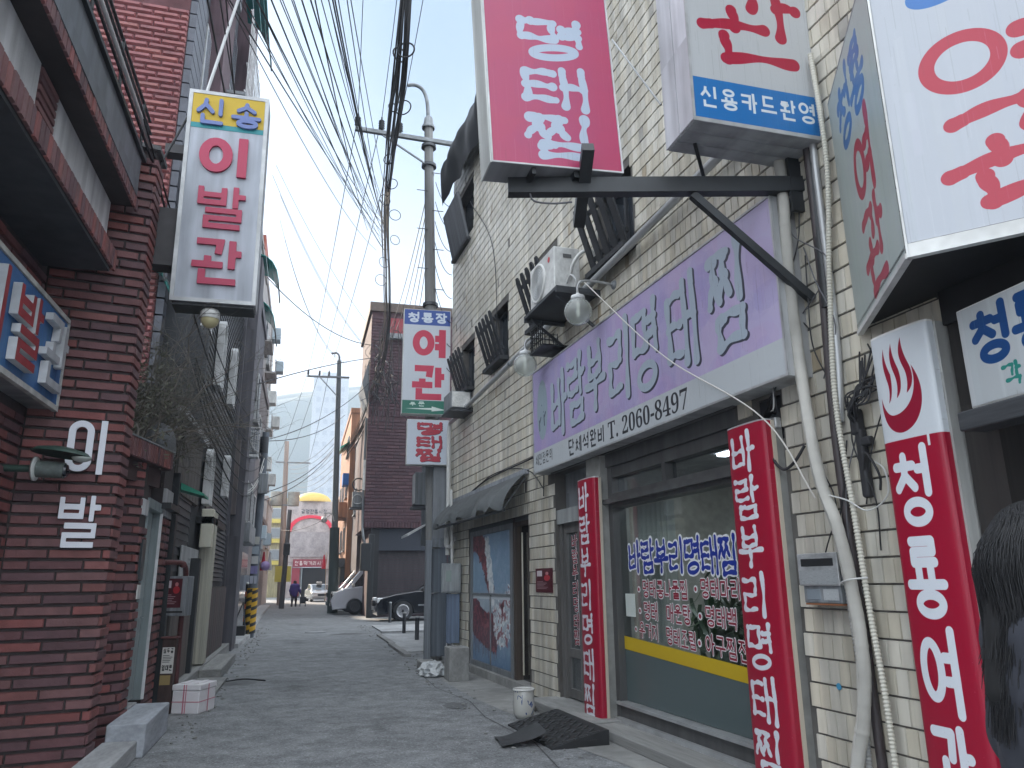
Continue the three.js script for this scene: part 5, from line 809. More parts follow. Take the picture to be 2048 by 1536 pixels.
{ // foam box, letter box, gas pipe, notice post
  const a = atY(342, 1427, 0), F = frame(a.x, a.z + 0.05, 0.94, 0.34), t = thing('foam_box', 'white foam box bound with pink tape on the asphalt by the left wall', 'box', [a.x + 0.2, 0, a.z]);
  const fm = M([0.72, 0.7, 0.72], 0.7, { bumpMap: grainB, bumpScale: 0.002 }), tp = M([0.55, 0.2, 0.26], 0.5);
  part(t, 'body', rbx(0, 0.34, 0, 0.26, -0.42, 0, 0.012), fm, F); part(t, 'lid', rbx(-0.008, 0.348, 0.262, 0.33, -0.428, 0.008, 0.012), fm, F);
  part(t, 'tape', [bx(0.14, 0.155, 0.005, 0.33, 0.009, 0.011), bx(0.17, 0.18, 0.005, 0.33, 0.009, 0.011), bx(-0.001, 0.341, 0.13, 0.14, 0.001, 0.003), bx(0.349, 0.351, 0.01, 0.32, -0.22, -0.2), bx(0.3405, 0.343, 0.13, 0.14, -0.42, 0)], tp, F);
  part(t, 'knob', [rbx(0.05, 0.11, 0.331, 0.345, -0.35, -0.08, 0.006), rbx(0.22, 0.28, 0.331, 0.345, -0.35, -0.08, 0.006)], fm, F);
  const m = thing('letter_box', 'grey letter box with a dark red flyer on the wall above the notice post', 'letter box', [-1.5, 1.1, -10.4]);
  const FM = frame(-1.66, -10.5, 0.98, 0.18);
  part(m, 'case', rbx(0, 0.3, 1.12, 1.6, -0.25, 0, 0.01), mats.greySteel, FM); part(m, 'flyer', quad(0.02, 0.24, 1.22, 1.57, 0.003), M(0xffffff, 0.5, { map: posterPrint }), FM); part(m, 'slot', bx(0.03, 0.27, 1.16, 1.18, 0.001, 0.006), mats.black, FM);
  const g = thing('gas_pipe', 'dark red gas pipe bending beside the letter box', 'pipe', [-1.6, 0, -10.35]);
  part(g, 'pipe', tube([[-1.7, 1.76, -10.1], [-1.5, 1.76, -10.25], [-1.42, 1.74, -10.4], [-1.4, 1.6, -10.5], [-1.42, 1.0, -10.62], [-1.42, 0.02, -10.7]], 0.032, 50, 10), M([0.13, 0.045, 0.045], 0.55, { map: grime })); part(g, 'elbow', ball(-1.43, 1.74, -10.38, 0.042), M([0.13, 0.045, 0.045], 0.55));
  const p = thing('notice_post', 'rusty brown post carrying a printed notice near the foam box', 'post', [-1.5, 0, -10.55]);
  const nt = canvasTex(128, 192, (g2, w, h) => { g2.fillStyle = '#c9c7c2'; g2.fillRect(0, 0, w, h); g2.strokeStyle = '#2a2a2a'; drawText(g2, '삼두공', 10, 8, 30, 34, 38, 6, '#222'); for (let i = 0; i < 5; i++) { g2.fillStyle = '#555'; g2.fillRect(10, 58 + i * 12, 70 + (i * 31) % 40, 5); } drawText(g2, '임대문', 10, 130, 30, 40, 38, 7, '#1c1c1c'); });
  const FN = frame(-1.58, -10.42, 0.99, 0.1); part(p, 'post', rbx(0, 0.16, 0, 0.86, -0.1, 0, 0.01), M([0.075, 0.045, 0.04], 0.8, { map: grime }), FN); part(p, 'cap', rbx(-0.02, 0.18, 0.861, 0.885, -0.12, 0.02, 0.006), M([0.12, 0.05, 0.05], 0.7), FN); part(p, 'notice', quad(0.01, 0.15, 0.46, 0.76, 0.003), M(0xffffff, 0.6, { map: nt }), FN); part(p, 'yellow_label', quad(0.01, 0.13, 0.33, 0.44, 0.003), M([0.3, 0.22, 0.09], 0.7), FN);
}
// ---------- dark boarded houses further along the left ----------
function boards(t, X, z0, z1, y0, y1, pitch, mat, holes = []) { // overlapping boards, one part each
  const g = slab([[0, 0], [0.034, 0], [0.012, pitch], [0, pitch]], 0, 1);   // profile x out, y up
  for (let y = y0; y + pitch <= y1; y += pitch) {
    let spans = [[z1, z0]];
    for (const h of holes) if (y + pitch > h[2] && y < h[3]) spans = spans.flatMap(([a, b]) => (h[1] >= b || h[0] <= a ? [[a, b]] : [[a, h[1]], [h[0], b]].filter(([p, q]) => q - p > 0.05))).map((s) => s);
    for (const [a, b] of spans) { const m = shadow(new THREE.Mesh(g, mat)); m.name = 'board'; m.scale.set(1, 1, b - a); m.position.set(X - t.position.x, y, a - t.position.z); t.add(m); }
  }
}
const slate = M([0.05, 0.053, 0.06], 0.45, { map: grime }), plank = M([0.16, 0.14, 0.125], 0.8, { map: woodT }), pinkish = M([0.22, 0.19, 0.19], 0.8, { map: streak });
{
  const t = thing('boarded_house', 'dark charcoal boarded house with wooden gates beyond the brick barber shop', 'house', [-1.75, 0, -14.5]);
  part(t, 'core', [bx(-7, -1.78, 0, 8.8, -19, -13.3), bx(-7, -1.78, 0, 4.0, -13.299, -10.21)], M([0.04, 0.042, 0.048], 0.8, { map: grime }));
  boards(t, -1.78, -13.3, -18.95, 3.98, 8.7, 0.115, slate); boards(t, -1.78, -10.3, -18.95, 1.45, 3.97, 0.115, slate, [[-13.0, -14.9, 0, 2.95], [-11.0, -14.6, 2.9, 3.8]]);
  part(t, 'wood_panel', slab([[11.15, 2.75], [13.6, 2.75], [13.6, 3.95], [11.15, 3.75]], 0, 0.03).rotateY(Math.PI / 2).translate(-1.78, 0, 0).scale(1, 1, 1), plank);
  for (let i = 0; i < 7; i++) part(t, 'plank', bx(-1.745, -1.73, 2.76, 3.8, -11.2 - i * 0.34 - 0.32, -11.2 - i * 0.34), plank);
  part(t, 'cornice', bx(-1.8, -1.69, 3.82, 3.92, -14.0, -11.0), M([0.4, 0.41, 0.42], 0.7)); part(t, 'ledge', bx(-1.8, -1.5, 2.5, 2.62, -16, -13.9), mats.blackSteel);
  // arched windows, pale with white rims
  for (const [z, y, w, h] of [[-14.3, 2.85, 0.5, 1.0], [-14.4, 5.0, 0.55, 1.3], [-16.8, 5.2, 0.5, 1.3], [-12.2, 5.4, 0.45, 1.1], [-17.2, 3.3, 0.45, 0.9]]) {
    const arch = (k) => [[-w / 2 + k, k], [w / 2 - k, k], [w / 2 - k, h - w / 2], ...[...Array(9)].map((_, i) => [(w / 2 - k) * Math.cos((i + 1) / 10 * Math.PI), h - w / 2 + (w / 2 - k) * Math.sin((i + 1) / 10 * Math.PI)]), [-w / 2 + k, h - w / 2]];
    const F = frame(-1.74, z, 0, -1, y), win = part(t, 'window', slab(arch(0), 0, 0.12, [arch(0.06).reverse()]), mats.whitePaint, F); part(win, 'pane', slab(arch(0.061), 0.03, 0.04), M([0.45, 0.48, 0.48], 0.15), F);
  }
  part(t, 'gate', [...Array(6)].map((_, i) => bx(-1.64, -1.6, 0.22, 1.42, -11.35 - i * 0.31, -11.07 - i * 0.31)).slice(0, 0).concat([bx(-1.7, -1.641, 0.2, 1.45, -13.0, -11.05)]), mats.wood);
  for (let i = 0; i < 8; i++) part(t, 'gate_plank', bx(-1.64, -1.61, 0.2, 1.42, -11.05 - i * 0.24 - 0.23, -11.05 - i * 0.24), M([0.2 + rnd(0.05), 0.185, 0.165], 0.85, { map: woodT }));
  part(t, 'gate_post', [rbx(-1.72, -1.58, 0, 2.9, -10.62, -10.48, 0.01)], mats.blackSteel); part(t, 'gate_post', rbx(-1.74, -1.56, 0, 1.9, -13.3, -13.1, 0.01), mats.blackSteel);
  part(t, 'white_pillar', rbx(-1.72, -1.5, 0.2, 2.72, -14.6, -14.25, 0.012), M([0.62, 0.6, 0.5], 0.6, { map: streak })); part(t, 'lamp_box', rbx(-1.7, -1.5, 2.1, 2.75, -14.1, -13.9, 0.02), M([0.62, 0.6, 0.5], 0.4));
  part(t, 'notice_board', rbx(-1.74, -1.7, 1.42, 2.06, -14.0, -12.2, 0.015), M([0.55, 0.57, 0.58], 0.5, { map: streak })); part(t, 'board_text', [...Array(5)].map((_, i) => bx(-1.6985, -1.697, 1.86 - i * 0.07, 1.89 - i * 0.07, -13.4, -12.8)), M([0.3, 0.32, 0.33], 0.7));
  for (let i = 0; i < 12; i++) part(t, 'louvre', bx(-0.02, 0.02, 0, 0.075, -18.4, -15.6).rotateZ(0.4).translate(-1.7, 1.55 + i * 0.09, 0), slate);
  part(t, 'far_gate', bx(-1.7, -1.62, 0.15, 1.45, -18.6, -15.2), mats.wood); for (let i = 0; i < 9; i++) part(t, 'gate_plank', bx(-1.62, -1.595, 0.15, 1.42, -15.25 - i * 0.36 - 0.33, -15.25 - i * 0.36), M([0.12 + rnd(0.04), 0.105, 0.1], 0.85, { map: woodT }));
  part(t, 'base_course', [rbx(-1.78, -1.5, 0, 0.18, -20, -11.0, 0.01)], mats.concrete); part(t, 'green_canopy', slab([[0, 0], [0.45, -0.12], [0.45, -0.09], [0, 0.12]], 0, 0.5).translate(-1.75, 2.75, -11.2), M([0.03, 0.3, 0.2], 0.4));
  solo('kerb_step', [rbx(-1.5, -1.16, 0, 0.17, -16.6, -13.7, 0.02)], mats.concrete, 'long low concrete step before the boarded house gates', 'step'); solo('kerb_step', [rbx(-1.5, -1.05, 0, 0.05, -13.69, -11.6, 0.015)], mats.concrete, 'flat concrete slab before the plank gate behind the foam box', 'step');
  solo('rope_on_ground', tube([[-1.05, 0.01, -13.4], [-0.8, 0.012, -13.6], [-0.45, 0.012, -13.3]], 0.012, 20, 5), mats.cable, 'dark rope end lying on the asphalt beside the low concrete step', 'rope');
}
{ // pink brick building standing behind, its bulging bricks facing the camera
  const t = thing('brick_tower', 'tall pinkish brick building rising behind the barber shop roof', 'building', [-4.5, 0, -13]);
  const list = []; part(t, 'core', [bx(-9, -2.62, 0, 24, -20.5, -13.1)], M([0.075, 0.078, 0.095], 0.8, { map: grime }));
  const wall = part(t, 'wall', bx(-9, -2.63, 3, 20, -13.099, -13.02), M([0.12, 0.045, 0.05], 0.9, { map: grime })); const pk = [[0.34, 0.115, 0.115], [0.31, 0.105, 0.11], [0.36, 0.13, 0.12], [0.28, 0.095, 0.1]].map((c) => M(c, 0.6, { map: grime }));
  courses(list, frame(-9, -13.02, 1, 0), 6.36, 3.1, 12.0, { pitch: 0.118, h: 0.1, length: 0.46, x0: 4.2, d: 0.045 }); list.forEach((b) => { b.t = Math.floor(rnd(4)); });
  layBricks(wall, list, 300, pk, 'bricks', 0.025);
  part(t, 'slate_strip', [...Array(60)].map((_, i) => bx(-2.62, -2.5, 3.2 + i * 0.3, 3.47 + i * 0.3, -14.1, -13.02)), M([0.1, 0.105, 0.13], 0.6, { map: grime })).userData.kind = 'stuff';
  for (const g of [bx(-2.62, -2.25, 0, 24, -16.2, -14.9), bx(-2.62, -2.2, 0, 24, -20.5, -19.4)]) part(t, 'pilaster', g, M([0.125, 0.075, 0.09], 0.8, { map: streak }));
  for (let i = 0; i < 36; i++) part(t, 'board', slab([[0, 0], [0.034, 0], [0.012, 0.115], [0, 0.115]], -14.88, -14.12).translate(-2.62, 3.9 + i * 0.115, 0), slate);
  for (let f = 0; f < 6; f++) for (const z of [-14.55, -17.6]) { const w = part(t, 'window', bx(-2.62, -2.5, 5.2 + f * 2.9, 6.9 + f * 2.9, z - (z < -17 ? 1.2 : 0.3), z + (z < -17 ? 1.3 : 0.3)), mats.alu); part(w, 'pane', bx(-2.5, -2.49, 5.28 + f * 2.9, 6.82 + f * 2.9, z - (z < -17 ? 1.1 : 0.22), z + (z < -17 ? 1.2 : 0.22)), mats.windowPale); }
  const green = M([0.02, 0.33, 0.3], 0.25, { transmission: 0.35, thickness: 0 });
  const awn = (x0, z0, z1, y, label, out = 0.75, hh = 1.1) => { const a = thing('green_awning', label, 'awning', [x0, y, (z0 + z1) / 2]); for (let i = 0; i < 5; i++) { const a0 = i / 5 * 1.45, a1 = (i + 1) / 5 * 1.45 - 0.02, P = (q) => [out * Math.sin(q), hh * Math.cos(q)]; part(a, 'sheet', slab([P(a0), P(a1), P(a1).map((v) => v * 1.02), P(a0).map((v) => v * 1.02)], 0, Math.abs(z1 - z0)).translate(x0, y, Math.min(z0, z1)), green); } for (const k of [z0, z1]) part(a, 'rib', tube([...Array(7)].map((_, i) => [x0 + (out + 0.02) * Math.sin(i / 6 * 1.45), y + (hh + 0.02) * Math.cos(i / 6 * 1.45), k]), 0.02, 14, 5), mats.blackSteel); };
  awn(-2.3, -15.5, -18.8, 14.9, 'green translucent awning high on the tall brick building at the top of the picture', 0.7, 1.6);
  awn(-2.3, -15.5, -18.8, 17.9, 'uppermost green translucent awning on the tall brick building, cut by the picture edge', 0.7, 1.5);
  awn(-2.9, -12.99, -12.3, 6.15, 'small green awning between the brick pier and the tall barber sign', 0.5, 0.55);
  const b = thing('balcony_grille', 'white barred window cage under the high green awnings', 'grille', [-2.1, 12.6, -18]); const bars = []; for (let i = 0; i < 12; i++) bars.push(bx(-1.86, -1.84, 12.3, 14.6, -19 + i * 0.28, -18.98 + i * 0.28)); for (let i = 0; i < 4; i++) bars.push(bx(-1.885, -1.86, 12.3 + i * 0.72, 12.34 + i * 0.72, -19, -15.8)); part(b, 'bars', bars, mats.whitePaint); part(b, 'shelf', bx(-2.5, -1.84, 12.2, 12.28, -19, -15.8), mats.greySteel);
}
// ---------- utility pole, signs and boxes beyond the tiled building ----------
const poleM = M([0.27, 0.27, 0.265], 0.85, { map: grime, bumpMap: grainB, bumpScale: 0.004 });
function insulator(x, y, z) { return lathe([[0, 0], [0.03, 0], [0.03, 0.05], [0.075, 0.07], [0.03, 0.1], [0.075, 0.13], [0.03, 0.16], [0.075, 0.19], [0.03, 0.22], [0.07, 0.25], [0.02, 0.3], [0.02, 0.36], [0, 0.36]], 12).translate(x, y, z); }
{
  const t = thing('utility_pole', 'tall grey utility pole with a crossarm and a bent lamp arm beside the tiled building', 'utility pole', [2.62, 0, -15.6]);
  const a = new V3(2.64, 0, -15.6), b = new V3(2.3, 12.1, -15.6);
  part(t, 'shaft', rod(a, b, 0.165, 0.1, 20), poleM);
  part(t, 'crossarm', beam(new V3(0.6, 11.55, -15.5), new V3(2.88, 11.5, -15.5), 0.09, 0.09), mats.greySteel); part(t, 'brace', beam(new V3(1.2, 11.5, -15.5), new V3(2.3, 10.85, -15.5), 0.035), mats.greySteel);
  for (const x of [0.66, 1.2, 1.62]) part(t, 'insulator', insulator(x, 11.58, -15.5), mats.blackSteel);
  part(t, 'lamp_arm', tube([[2.3, 12.1, -15.6], [2.24, 12.7, -15.6], [2.12, 12.95, -15.6], [1.95, 13.02, -15.6], [1.78, 12.98, -15.6]], 0.045, 30, 8), mats.greySteel); part(t, 'pole_cap', lathe([[0.15, -0.12], [0.16, -0.08], [0.12, 0], [0.1, 0.16], [0.05, 0.22]], 18).translate(2.3, 12.0, -15.6), mats.greySteel);
  for (let i = 0; i < 12; i++) { const y = 5.4 + i * 0.48, x = 2.64 - 0.34 * y / 12.1; part(t, 'step_bolt', rod(new V3(x + (i % 2 ? 0.05 : -0.05), y, -15.5), new V3(x + (i % 2 ? 0.3 : -0.3), y, -15.5), 0.01), mats.wireGrey); }
  for (const y of [7.45, 10.9, 11.4]) { const x = 2.64 - 0.34 * y / 12.1; part(t, 'band', new THREE.CylinderGeometry(0.17, 0.175, 0.07, 20).translate(x, y, -15.6), mats.darkSteel); }
  const sign = (x0, x1, y0, y1, z, img, name, label, tilt = 0) => { const s = thing(name, label, 'sign', [(x0 + x1) / 2, y0, z]), Z = new THREE.Matrix4().makeTranslation(x0, y0, z).multiply(new THREE.Matrix4().makeRotationY(-0.06)); part(s, 'case', rbx(0, x1 - x0, 0, y1 - y0, -0.22, -0.004, 0.01), mats.whitePlastic, Z); part(s, 'face', quad(0.012, x1 - x0 - 0.012, 0.012, y1 - y0 - 0.012, 0), M(0xffffff, 0.4, { map: img }), Z); part(s, 'bracket', [beam(new V3(x1 - 0.05, y0 + 0.2, z - 0.1), new V3(2.5, y0 + 0.2, -15.5), 0.05), beam(new V3(x1 - 0.05, y1 - 0.2, z - 0.1), new V3(2.5, y1 - 0.2, -15.5), 0.05)], mats.blackSteel); };
  sign(1.8, 2.8, 4.86, 7.16, -15.15, canvasTex(400, 940, (g, w, h) => {
    g.fillStyle = '#c3c8d0'; g.fillRect(0, 0, w, h); g.fillStyle = '#33509a'; g.fillRect(0, 0, w, 140); drawText(g, '청룡장', 34, 26, 92, 88, 120, 17, '#cdd6e2', { cap: 'round' });
    drawText(g, '여', 84, 172, 270, 270, 300, 60, '#c02f4e'); drawText(g, '관', 70, 520, 290, 280, 300, 56, '#c02f4e'); g.fillStyle = '#256e5c'; g.fillRect(0, h - 115, w, 115); drawText(g, '후문', 60, h - 105, 56, 40, 74, 8, '#b9cfc6');
    g.fillStyle = '#cfdbd6'; g.beginPath(); g.moveTo(20, h - 42); g.lineTo(250, h - 52); g.lineTo(250, h - 66); g.lineTo(370, h - 36); g.lineTo(250, h - 22); g.lineTo(250, h - 34); g.closePath(); g.fill(); weather(g, w, h, 80, 0.15);
  }), 'inn_pole_sign', 'tall white inn sign with red syllables and a green arrow strip on the utility pole');
  sign(1.92, 2.78, 3.8, 4.74, -15.1, canvasTex(400, 440, (g, w, h) => { g.fillStyle = '#c0c7d2'; g.fillRect(0, 0, w, h); [...'명태찜'].forEach((c, i) => { for (const [dx, dy, col] of [[5, 5, '#3c3448'], [0, 0, '#a92f40']]) { g.strokeStyle = col; drawSyl(g, c, 84 + dx, 30 + i * 132 + dy, 260, 110, 26, { brush: true, slant: 0 }); } }); weather(g, w, h, 50, 0.15); }), 'pole_sign', 'small white square sign with three red brush syllables below the inn sign');
  // grey cabinet gate, meter box, bundled sheet, concrete block
  const c = thing('metal_gate', 'narrow grey steel gate and frame between the utility pole and the tiled building', 'gate', [2.7, 0, -15.2]), gs = M([0.25, 0.275, 0.31], 0.5, { map: streak });
  part(c, 'post', rbx(2.34, 2.46, 0, 2.3, -15.1, -14.98, 0.01), gs); part(c, 'post', rbx(2.78, 2.9, 0, 2.65, -15.0, -14.88, 0.01), gs); part(c, 'header', rbx(2.461, 2.779, 2.16, 2.34, -15.08, -15.0, 0.01), gs); part(c, 'leaf', rbx(2.47, 2.77, 0.12, 2.14, -15.08, -15.04, 0.008), M([0.17, 0.2, 0.24], 0.5, { map: streak })); part(c, 'latch', [rod(new V3(2.5, 1.28, -15.03), new V3(2.5, 1.28, -14.96), 0.015), rod(new V3(2.46, 1.28, -14.97), new V3(2.6, 1.3, -14.97), 0.012)], mats.chrome);
  part(c, 'upper_panel', bx(2.5, 2.9, 2.35, 4.1, -15.3, -15.2), M([0.3, 0.32, 0.35], 0.6, { map: streak }));
  const m = thing('meter_box', 'grey electric meter box on the far corner of the tiled building', 'meter box', [2.7, 1.2, -14.4]), FM = frame(2.5, -14.1, 0.99, 0.14);
  part(m, 'case', rbx(0, 0.36, 1.3, 1.83, -0.2, 0, 0.012), M([0.36, 0.39, 0.41], 0.5, { map: streak }), FM); part(m, 'door', rbx(0.03, 0.33, 1.33, 1.8, 0.001, 0.014, 0.006), M([0.4, 0.43, 0.45], 0.5, { map: streak }), FM); part(m, 'window', rbx(0.08, 0.18, 1.5, 1.7, 0.0145, 0.018, 0.001), M([0.2, 0.26, 0.24], 0.2), FM); part(m, 'lower_panel', rbx(0.1, 0.34, 0.42, 1.28, -0.18, -0.06, 0.008), M([0.16, 0.22, 0.33], 0.5, { map: streak }), FM); part(m, 'pipe', rod(new V3(0.22, 0, -0.1), new V3(0.22, 0.42, -0.1), 0.03), mats.alu, FM); part(m, 'conduit', [rod(new V3(0.2, 1.83, -0.1), new V3(0.16, 3.2, -0.1), 0.03)], mats.whitePlastic, FM);
  const bl = thing('concrete_block', 'pale square concrete block standing on the pavement before the mural window', 'block', [2.46, 0, -12.4]); part(bl, 'block', rbx(2.3, 2.62, 0, 0.5, -12.62, -12.2, 0.015), mats.concrete, undefined);
  const sh = new THREE.IcosahedronGeometry(0.24, 4), p = sh.attributes.position; for (let i = 0; i < p.count; i++) { const x = p.getX(i), y = p.getY(i), z = p.getZ(i), k = 1 + 0.16 * Math.sin(x * 40 + z * 23) * Math.sin(y * 31) + 0.1 * Math.sin(z * 57); p.setXYZ(i, x * k * 0.9, Math.max(-0.05, y * k * 0.7), z * k * 1.3); } sh.computeVertexNormals();
  solo('plastic_bundle', sh.translate(2.2, 0.06, -13.1), M([0.5, 0.52, 0.53], 0.35), 'crumpled white plastic bundle on the ground behind the concrete block', 'bundle'); solo('paving_block', rbx(2.12, 2.4, 0, 0.14, -14.4, -13.6, 0.02), mats.concrete, 'low concrete block at the foot of the steel gate', 'block');
  const ac = thing('caged_unit', 'grey air conditioner in a wall cage left of the utility pole', 'air conditioner', [2.45, 3.1, -17]); part(ac, 'case', rbx(2.36, 2.75, 3.16, 3.9, -17.2, -16.8, 0.01), mats.greySteel); for (let i = 0; i < 6; i++) part(ac, 'fin', bx(2.34, 2.355, 3.2, 3.86, -17.18 + i * 0.065, -17.15 + i * 0.065), mats.alu); part(ac, 'shelf', bx(2.3, 2.9, 3.08, 3.14, -17.25, -16.75), mats.darkSteel);
  solo('white_canopy', slab([[2.15, 2.45], [2.62, 2.72], [2.62, 2.76], [2.15, 2.5]], -17.4, -16.4), mats.whitePaint, 'small white tilted canopy at the garage corner left of the utility pole', 'canopy');
  solo('side_wall', [bx(2.62, 2.75, 2.3, 5.2, -17.6, -16.0)], M([0.27, 0.3, 0.33], 0.7, { map: streak }), 'grey sheet wall panel behind the utility pole', 'wall panel');
  solo('low_house', [bx(4.7, 9, 0, 6.5, -24, -16.2)], M([0.2, 0.2, 0.21], 0.8, { map: grime }), 'grey rendered house hidden behind the utility pole and gate', 'house');
  for (const [x, z, h, lb] of [[3.12, -24, 0.6, 'middle short steel bollard on the broken slabs, dark with a bright cap'], [3.02, -20.6, 0.62, 'nearest short steel bollard on the broken slabs beside the gate'], [3.4, -30.4, 0.75, 'farthest thin bollard in front of the black car wheel']]) { const b = thing('bollard', lb, 'bollard', [x, 0, z]); part(b, 'tube', rod(new V3(x, 0, z), new V3(x, h, z), 0.055, 0.055, 14), mats.darkSteel); part(b, 'cap', lathe([[0, 0.02], [0.05, 0.012], [0.058, 0], [0.058, -0.03]], 16).translate(x, h, z), mats.alu); }
}
// ---------- houses: walls with windows built as frames and panes ----------
function house(name, label, x0, x1, y1, z0, z1, mat, wins = [], o = {}) {
  const t = thing(name, label, o.cat ?? 'building', [(x0 + x1) / 2, 0, (z0 + z1) / 2]);
  part(t, 'wall', bx(x0, x1, o.y0 ?? 0, y1, Math.min(z0, z1), Math.max(z0, z1)), mat);
  part(t, 'parapet', bx(x0 - 0.06, x1 + 0.06, y1 + 0.001, y1 + 0.3, Math.min(z0, z1) - 0.06, Math.max(z0, z1) + 0.06), o.par ?? mat);
  for (const [side, z, y, w, h, kind] of wins) { // side: +1 faces east (left houses), -1 faces west
    const X = side > 0 ? x1 : x0, F = frame(X, z, 0, side > 0 ? -1 : 1);
    const f = part(t, 'window', slab(rect(-w / 2, w / 2, y, y + h), 0.001, 0.07, [rect(-w / 2 + 0.05, w / 2 - 0.05, y + 0.05, y + h - 0.05).reverse()]), kind === 'dark' ? mats.darkSteel : mats.alu, F);
    part(f, 'pane', bx(-w / 2 + 0.05, w / 2 - 0.05, y + 0.05, y + h - 0.05, 0.005, 0.02), kind === 'pale' ? mats.windowPale : mats.windowDark, F); part(f, 'mullion', bx(-0.02, 0.02, y + 0.05, y + h - 0.05, 0.021, 0.06), mats.darkSteel, F);
    if (o.sills !== false) part(t, 'sill', bx(-w / 2 - 0.06, w / 2 + 0.06, y - 0.08, y - 0.001, 0.001, 0.14), mats.concrete, F);
  }
  return t;
}
const greyRender = M([0.14, 0.135, 0.155], 0.85, { map: streak }), paleRender = M([0.5, 0.47, 0.46], 0.85, { map: streak }), darkBrick = M([0.1, 0.05, 0.058], 0.85, { map: grime });
{
  const t = house('rendered_house', 'dark grey violet rendered house in the middle of the left row', -7, -1.7, 9.8, -19.1, -26.5, greyRender, [[1, -20.6, 3.3, 1.1, 1.2, 'pale'], [1, -22.8, 3.2, 0.9, 1.2], [1, -24.9, 3.3, 1.2, 1.2, 'pale'], [1, -20.6, 6.4, 1.0, 1.5, 'pale'], [1, -24.6, 6.4, 1.2, 1.5, 'pale']]);
  part(t, 'pilaster', bx(-1.7, -1.45, 0, 9.8, -20.4, -19.3), greyRender); part(t, 'shop_sign', rbx(-1.7, -1.35, 2.55, 3.05, -23.4, -21.0, 0.02), mats.greySteel); part(t, 'door', bx(-1.7, -1.66, 0.1, 2.2, -22.6, -21.5), mats.blackSteel); part(t, 'pink_panel', bx(-1.7, -1.6, 3.1, 4.9, -19.29, -19.15), pinkish); part(t, 'shop_front', bx(-1.699, -1.67, 0.2, 2.4, -26.0, -23.4), mats.windowDark);
  for (let i = 0; i < 14; i++) part(t, 'slat', bx(-1.7, -1.66, 7.0 + i * 0.12, 7.08 + i * 0.12, -24.0, -21.2), slate);
  const ac = thing('caged_unit', 'white latticed air conditioner cage projecting from the left row of houses', 'air conditioner', [-1.48, 4.6, -20.3]);
  part(ac, 'case', rbx(-1.62, -1.26, 4.72, 5.34, -20.4, -20.05, 0.01), M([0.25, 0.27, 0.3], 0.5)); for (let i = 0; i < 7; i++) part(ac, 'bar', bx(-1.62 + i * 0.055, -1.605 + i * 0.055, 4.75, 5.32, -20.045, -20.03), mats.whitePaint); for (let i = 0; i < 6; i++) part(ac, 'bar', bx(-1.63, -1.25, 4.77 + i * 0.1, 4.785 + i * 0.1, -20.029, -20.02), mats.whitePaint);
  part(ac, 'frame', [bx(-1.76, -1.74, 4.66, 5.4, -20.05, -20.02), bx(-1.24, -1.215, 4.66, 5.4, -20.05, -20.02), bx(-1.74, -1.24, 5.37, 5.4, -20.05, -20.02), bx(-1.74, -1.24, 4.63, 4.69, -20.45, -20.0), beam(new V3(-1.7, 5.38, -20.0), new V3(-1.24, 4.7, -20.0), 0.025)], mats.whitePaint);
  house('corner_house', 'pale brown house beyond the rendered house with hanging shop boxes', -7, -1.78, 8.6, -26.6, -32.5, pinkish, [[1, -28, 3.2, 1.2, 1.3, 'pale'], [1, -30.6, 3.2, 1.2, 1.3, 'pale'], [1, -28, 6, 1.2, 1.3, 'pale'], [1, -30.6, 6, 1.2, 1.3]]);
  const w = []; for (let f = 0; f < 5; f++) for (const z of [-28.2, -31, -34]) w.push([1, z, 3 + f * 2.8, 1.5, 1.5, f % 2 ? 'pale' : 'dark']);
  const ap = house('apartment_block', 'tall pale apartment block on the left with balconies against the bright sky', -9, -2.35, 15.2, -32.6, -43, paleRender, [[1, -34.2, 9.6, 1.6, 1.5, 'pale'], [1, -36.8, 9.6, 1.6, 1.5], [1, -39.6, 9.6, 1.6, 1.5, 'pale'], [1, -34.2, 12.4, 1.6, 1.5], [1, -36.8, 12.4, 1.6, 1.5, 'pale'], [1, -39.6, 12.4, 1.6, 1.5, 'pale'], [1, -35, 6.6, 1.6, 1.5, 'pale'], [1, -38.5, 6.6, 1.6, 1.5], [1, -35, 3.6, 1.6, 1.5, 'pale'], [1, -38.5, 3.6, 1.6, 1.5, 'pale']]);
  part(ap, 'roof_house', bx(-3.4, -2.4, 15.5, 16.8, -36, -33), M([0.5, 0.13, 0.08], 0.7, { map: streak }));
  for (let f = 0; f < 4; f++) for (const z of [-34.2, -39.6]) { part(ap, 'balcony', [bx(-2.349, -1.85, 3.1 + f * 2.9, 3.2 + f * 2.9, z - 1.1, z + 1.1), bx(-1.89, -1.85, 3.2 + f * 2.9, 3.9 + f * 2.9, z - 1.1, z + 1.1)], f % 2 ? paleRender : mats.alu); part(ap, 'condenser', rbx(-1.849, -1.5, 3.3 + f * 2.9, 3.85 + f * 2.9, z + 0.1, z + 0.8, 0.02), f % 3 ? mats.whitePlastic : M([0.36, 0.43, 0.48], 0.5)); }
  part(ap, 'drain_pipe', rod(new V3(-2.27, 0, -42.6), new V3(-2.27, 15, -42.6), 0.06), mats.whitePlastic);
  const green = M([0.02, 0.33, 0.3], 0.25, { transmission: 0.35, thickness: 0 });
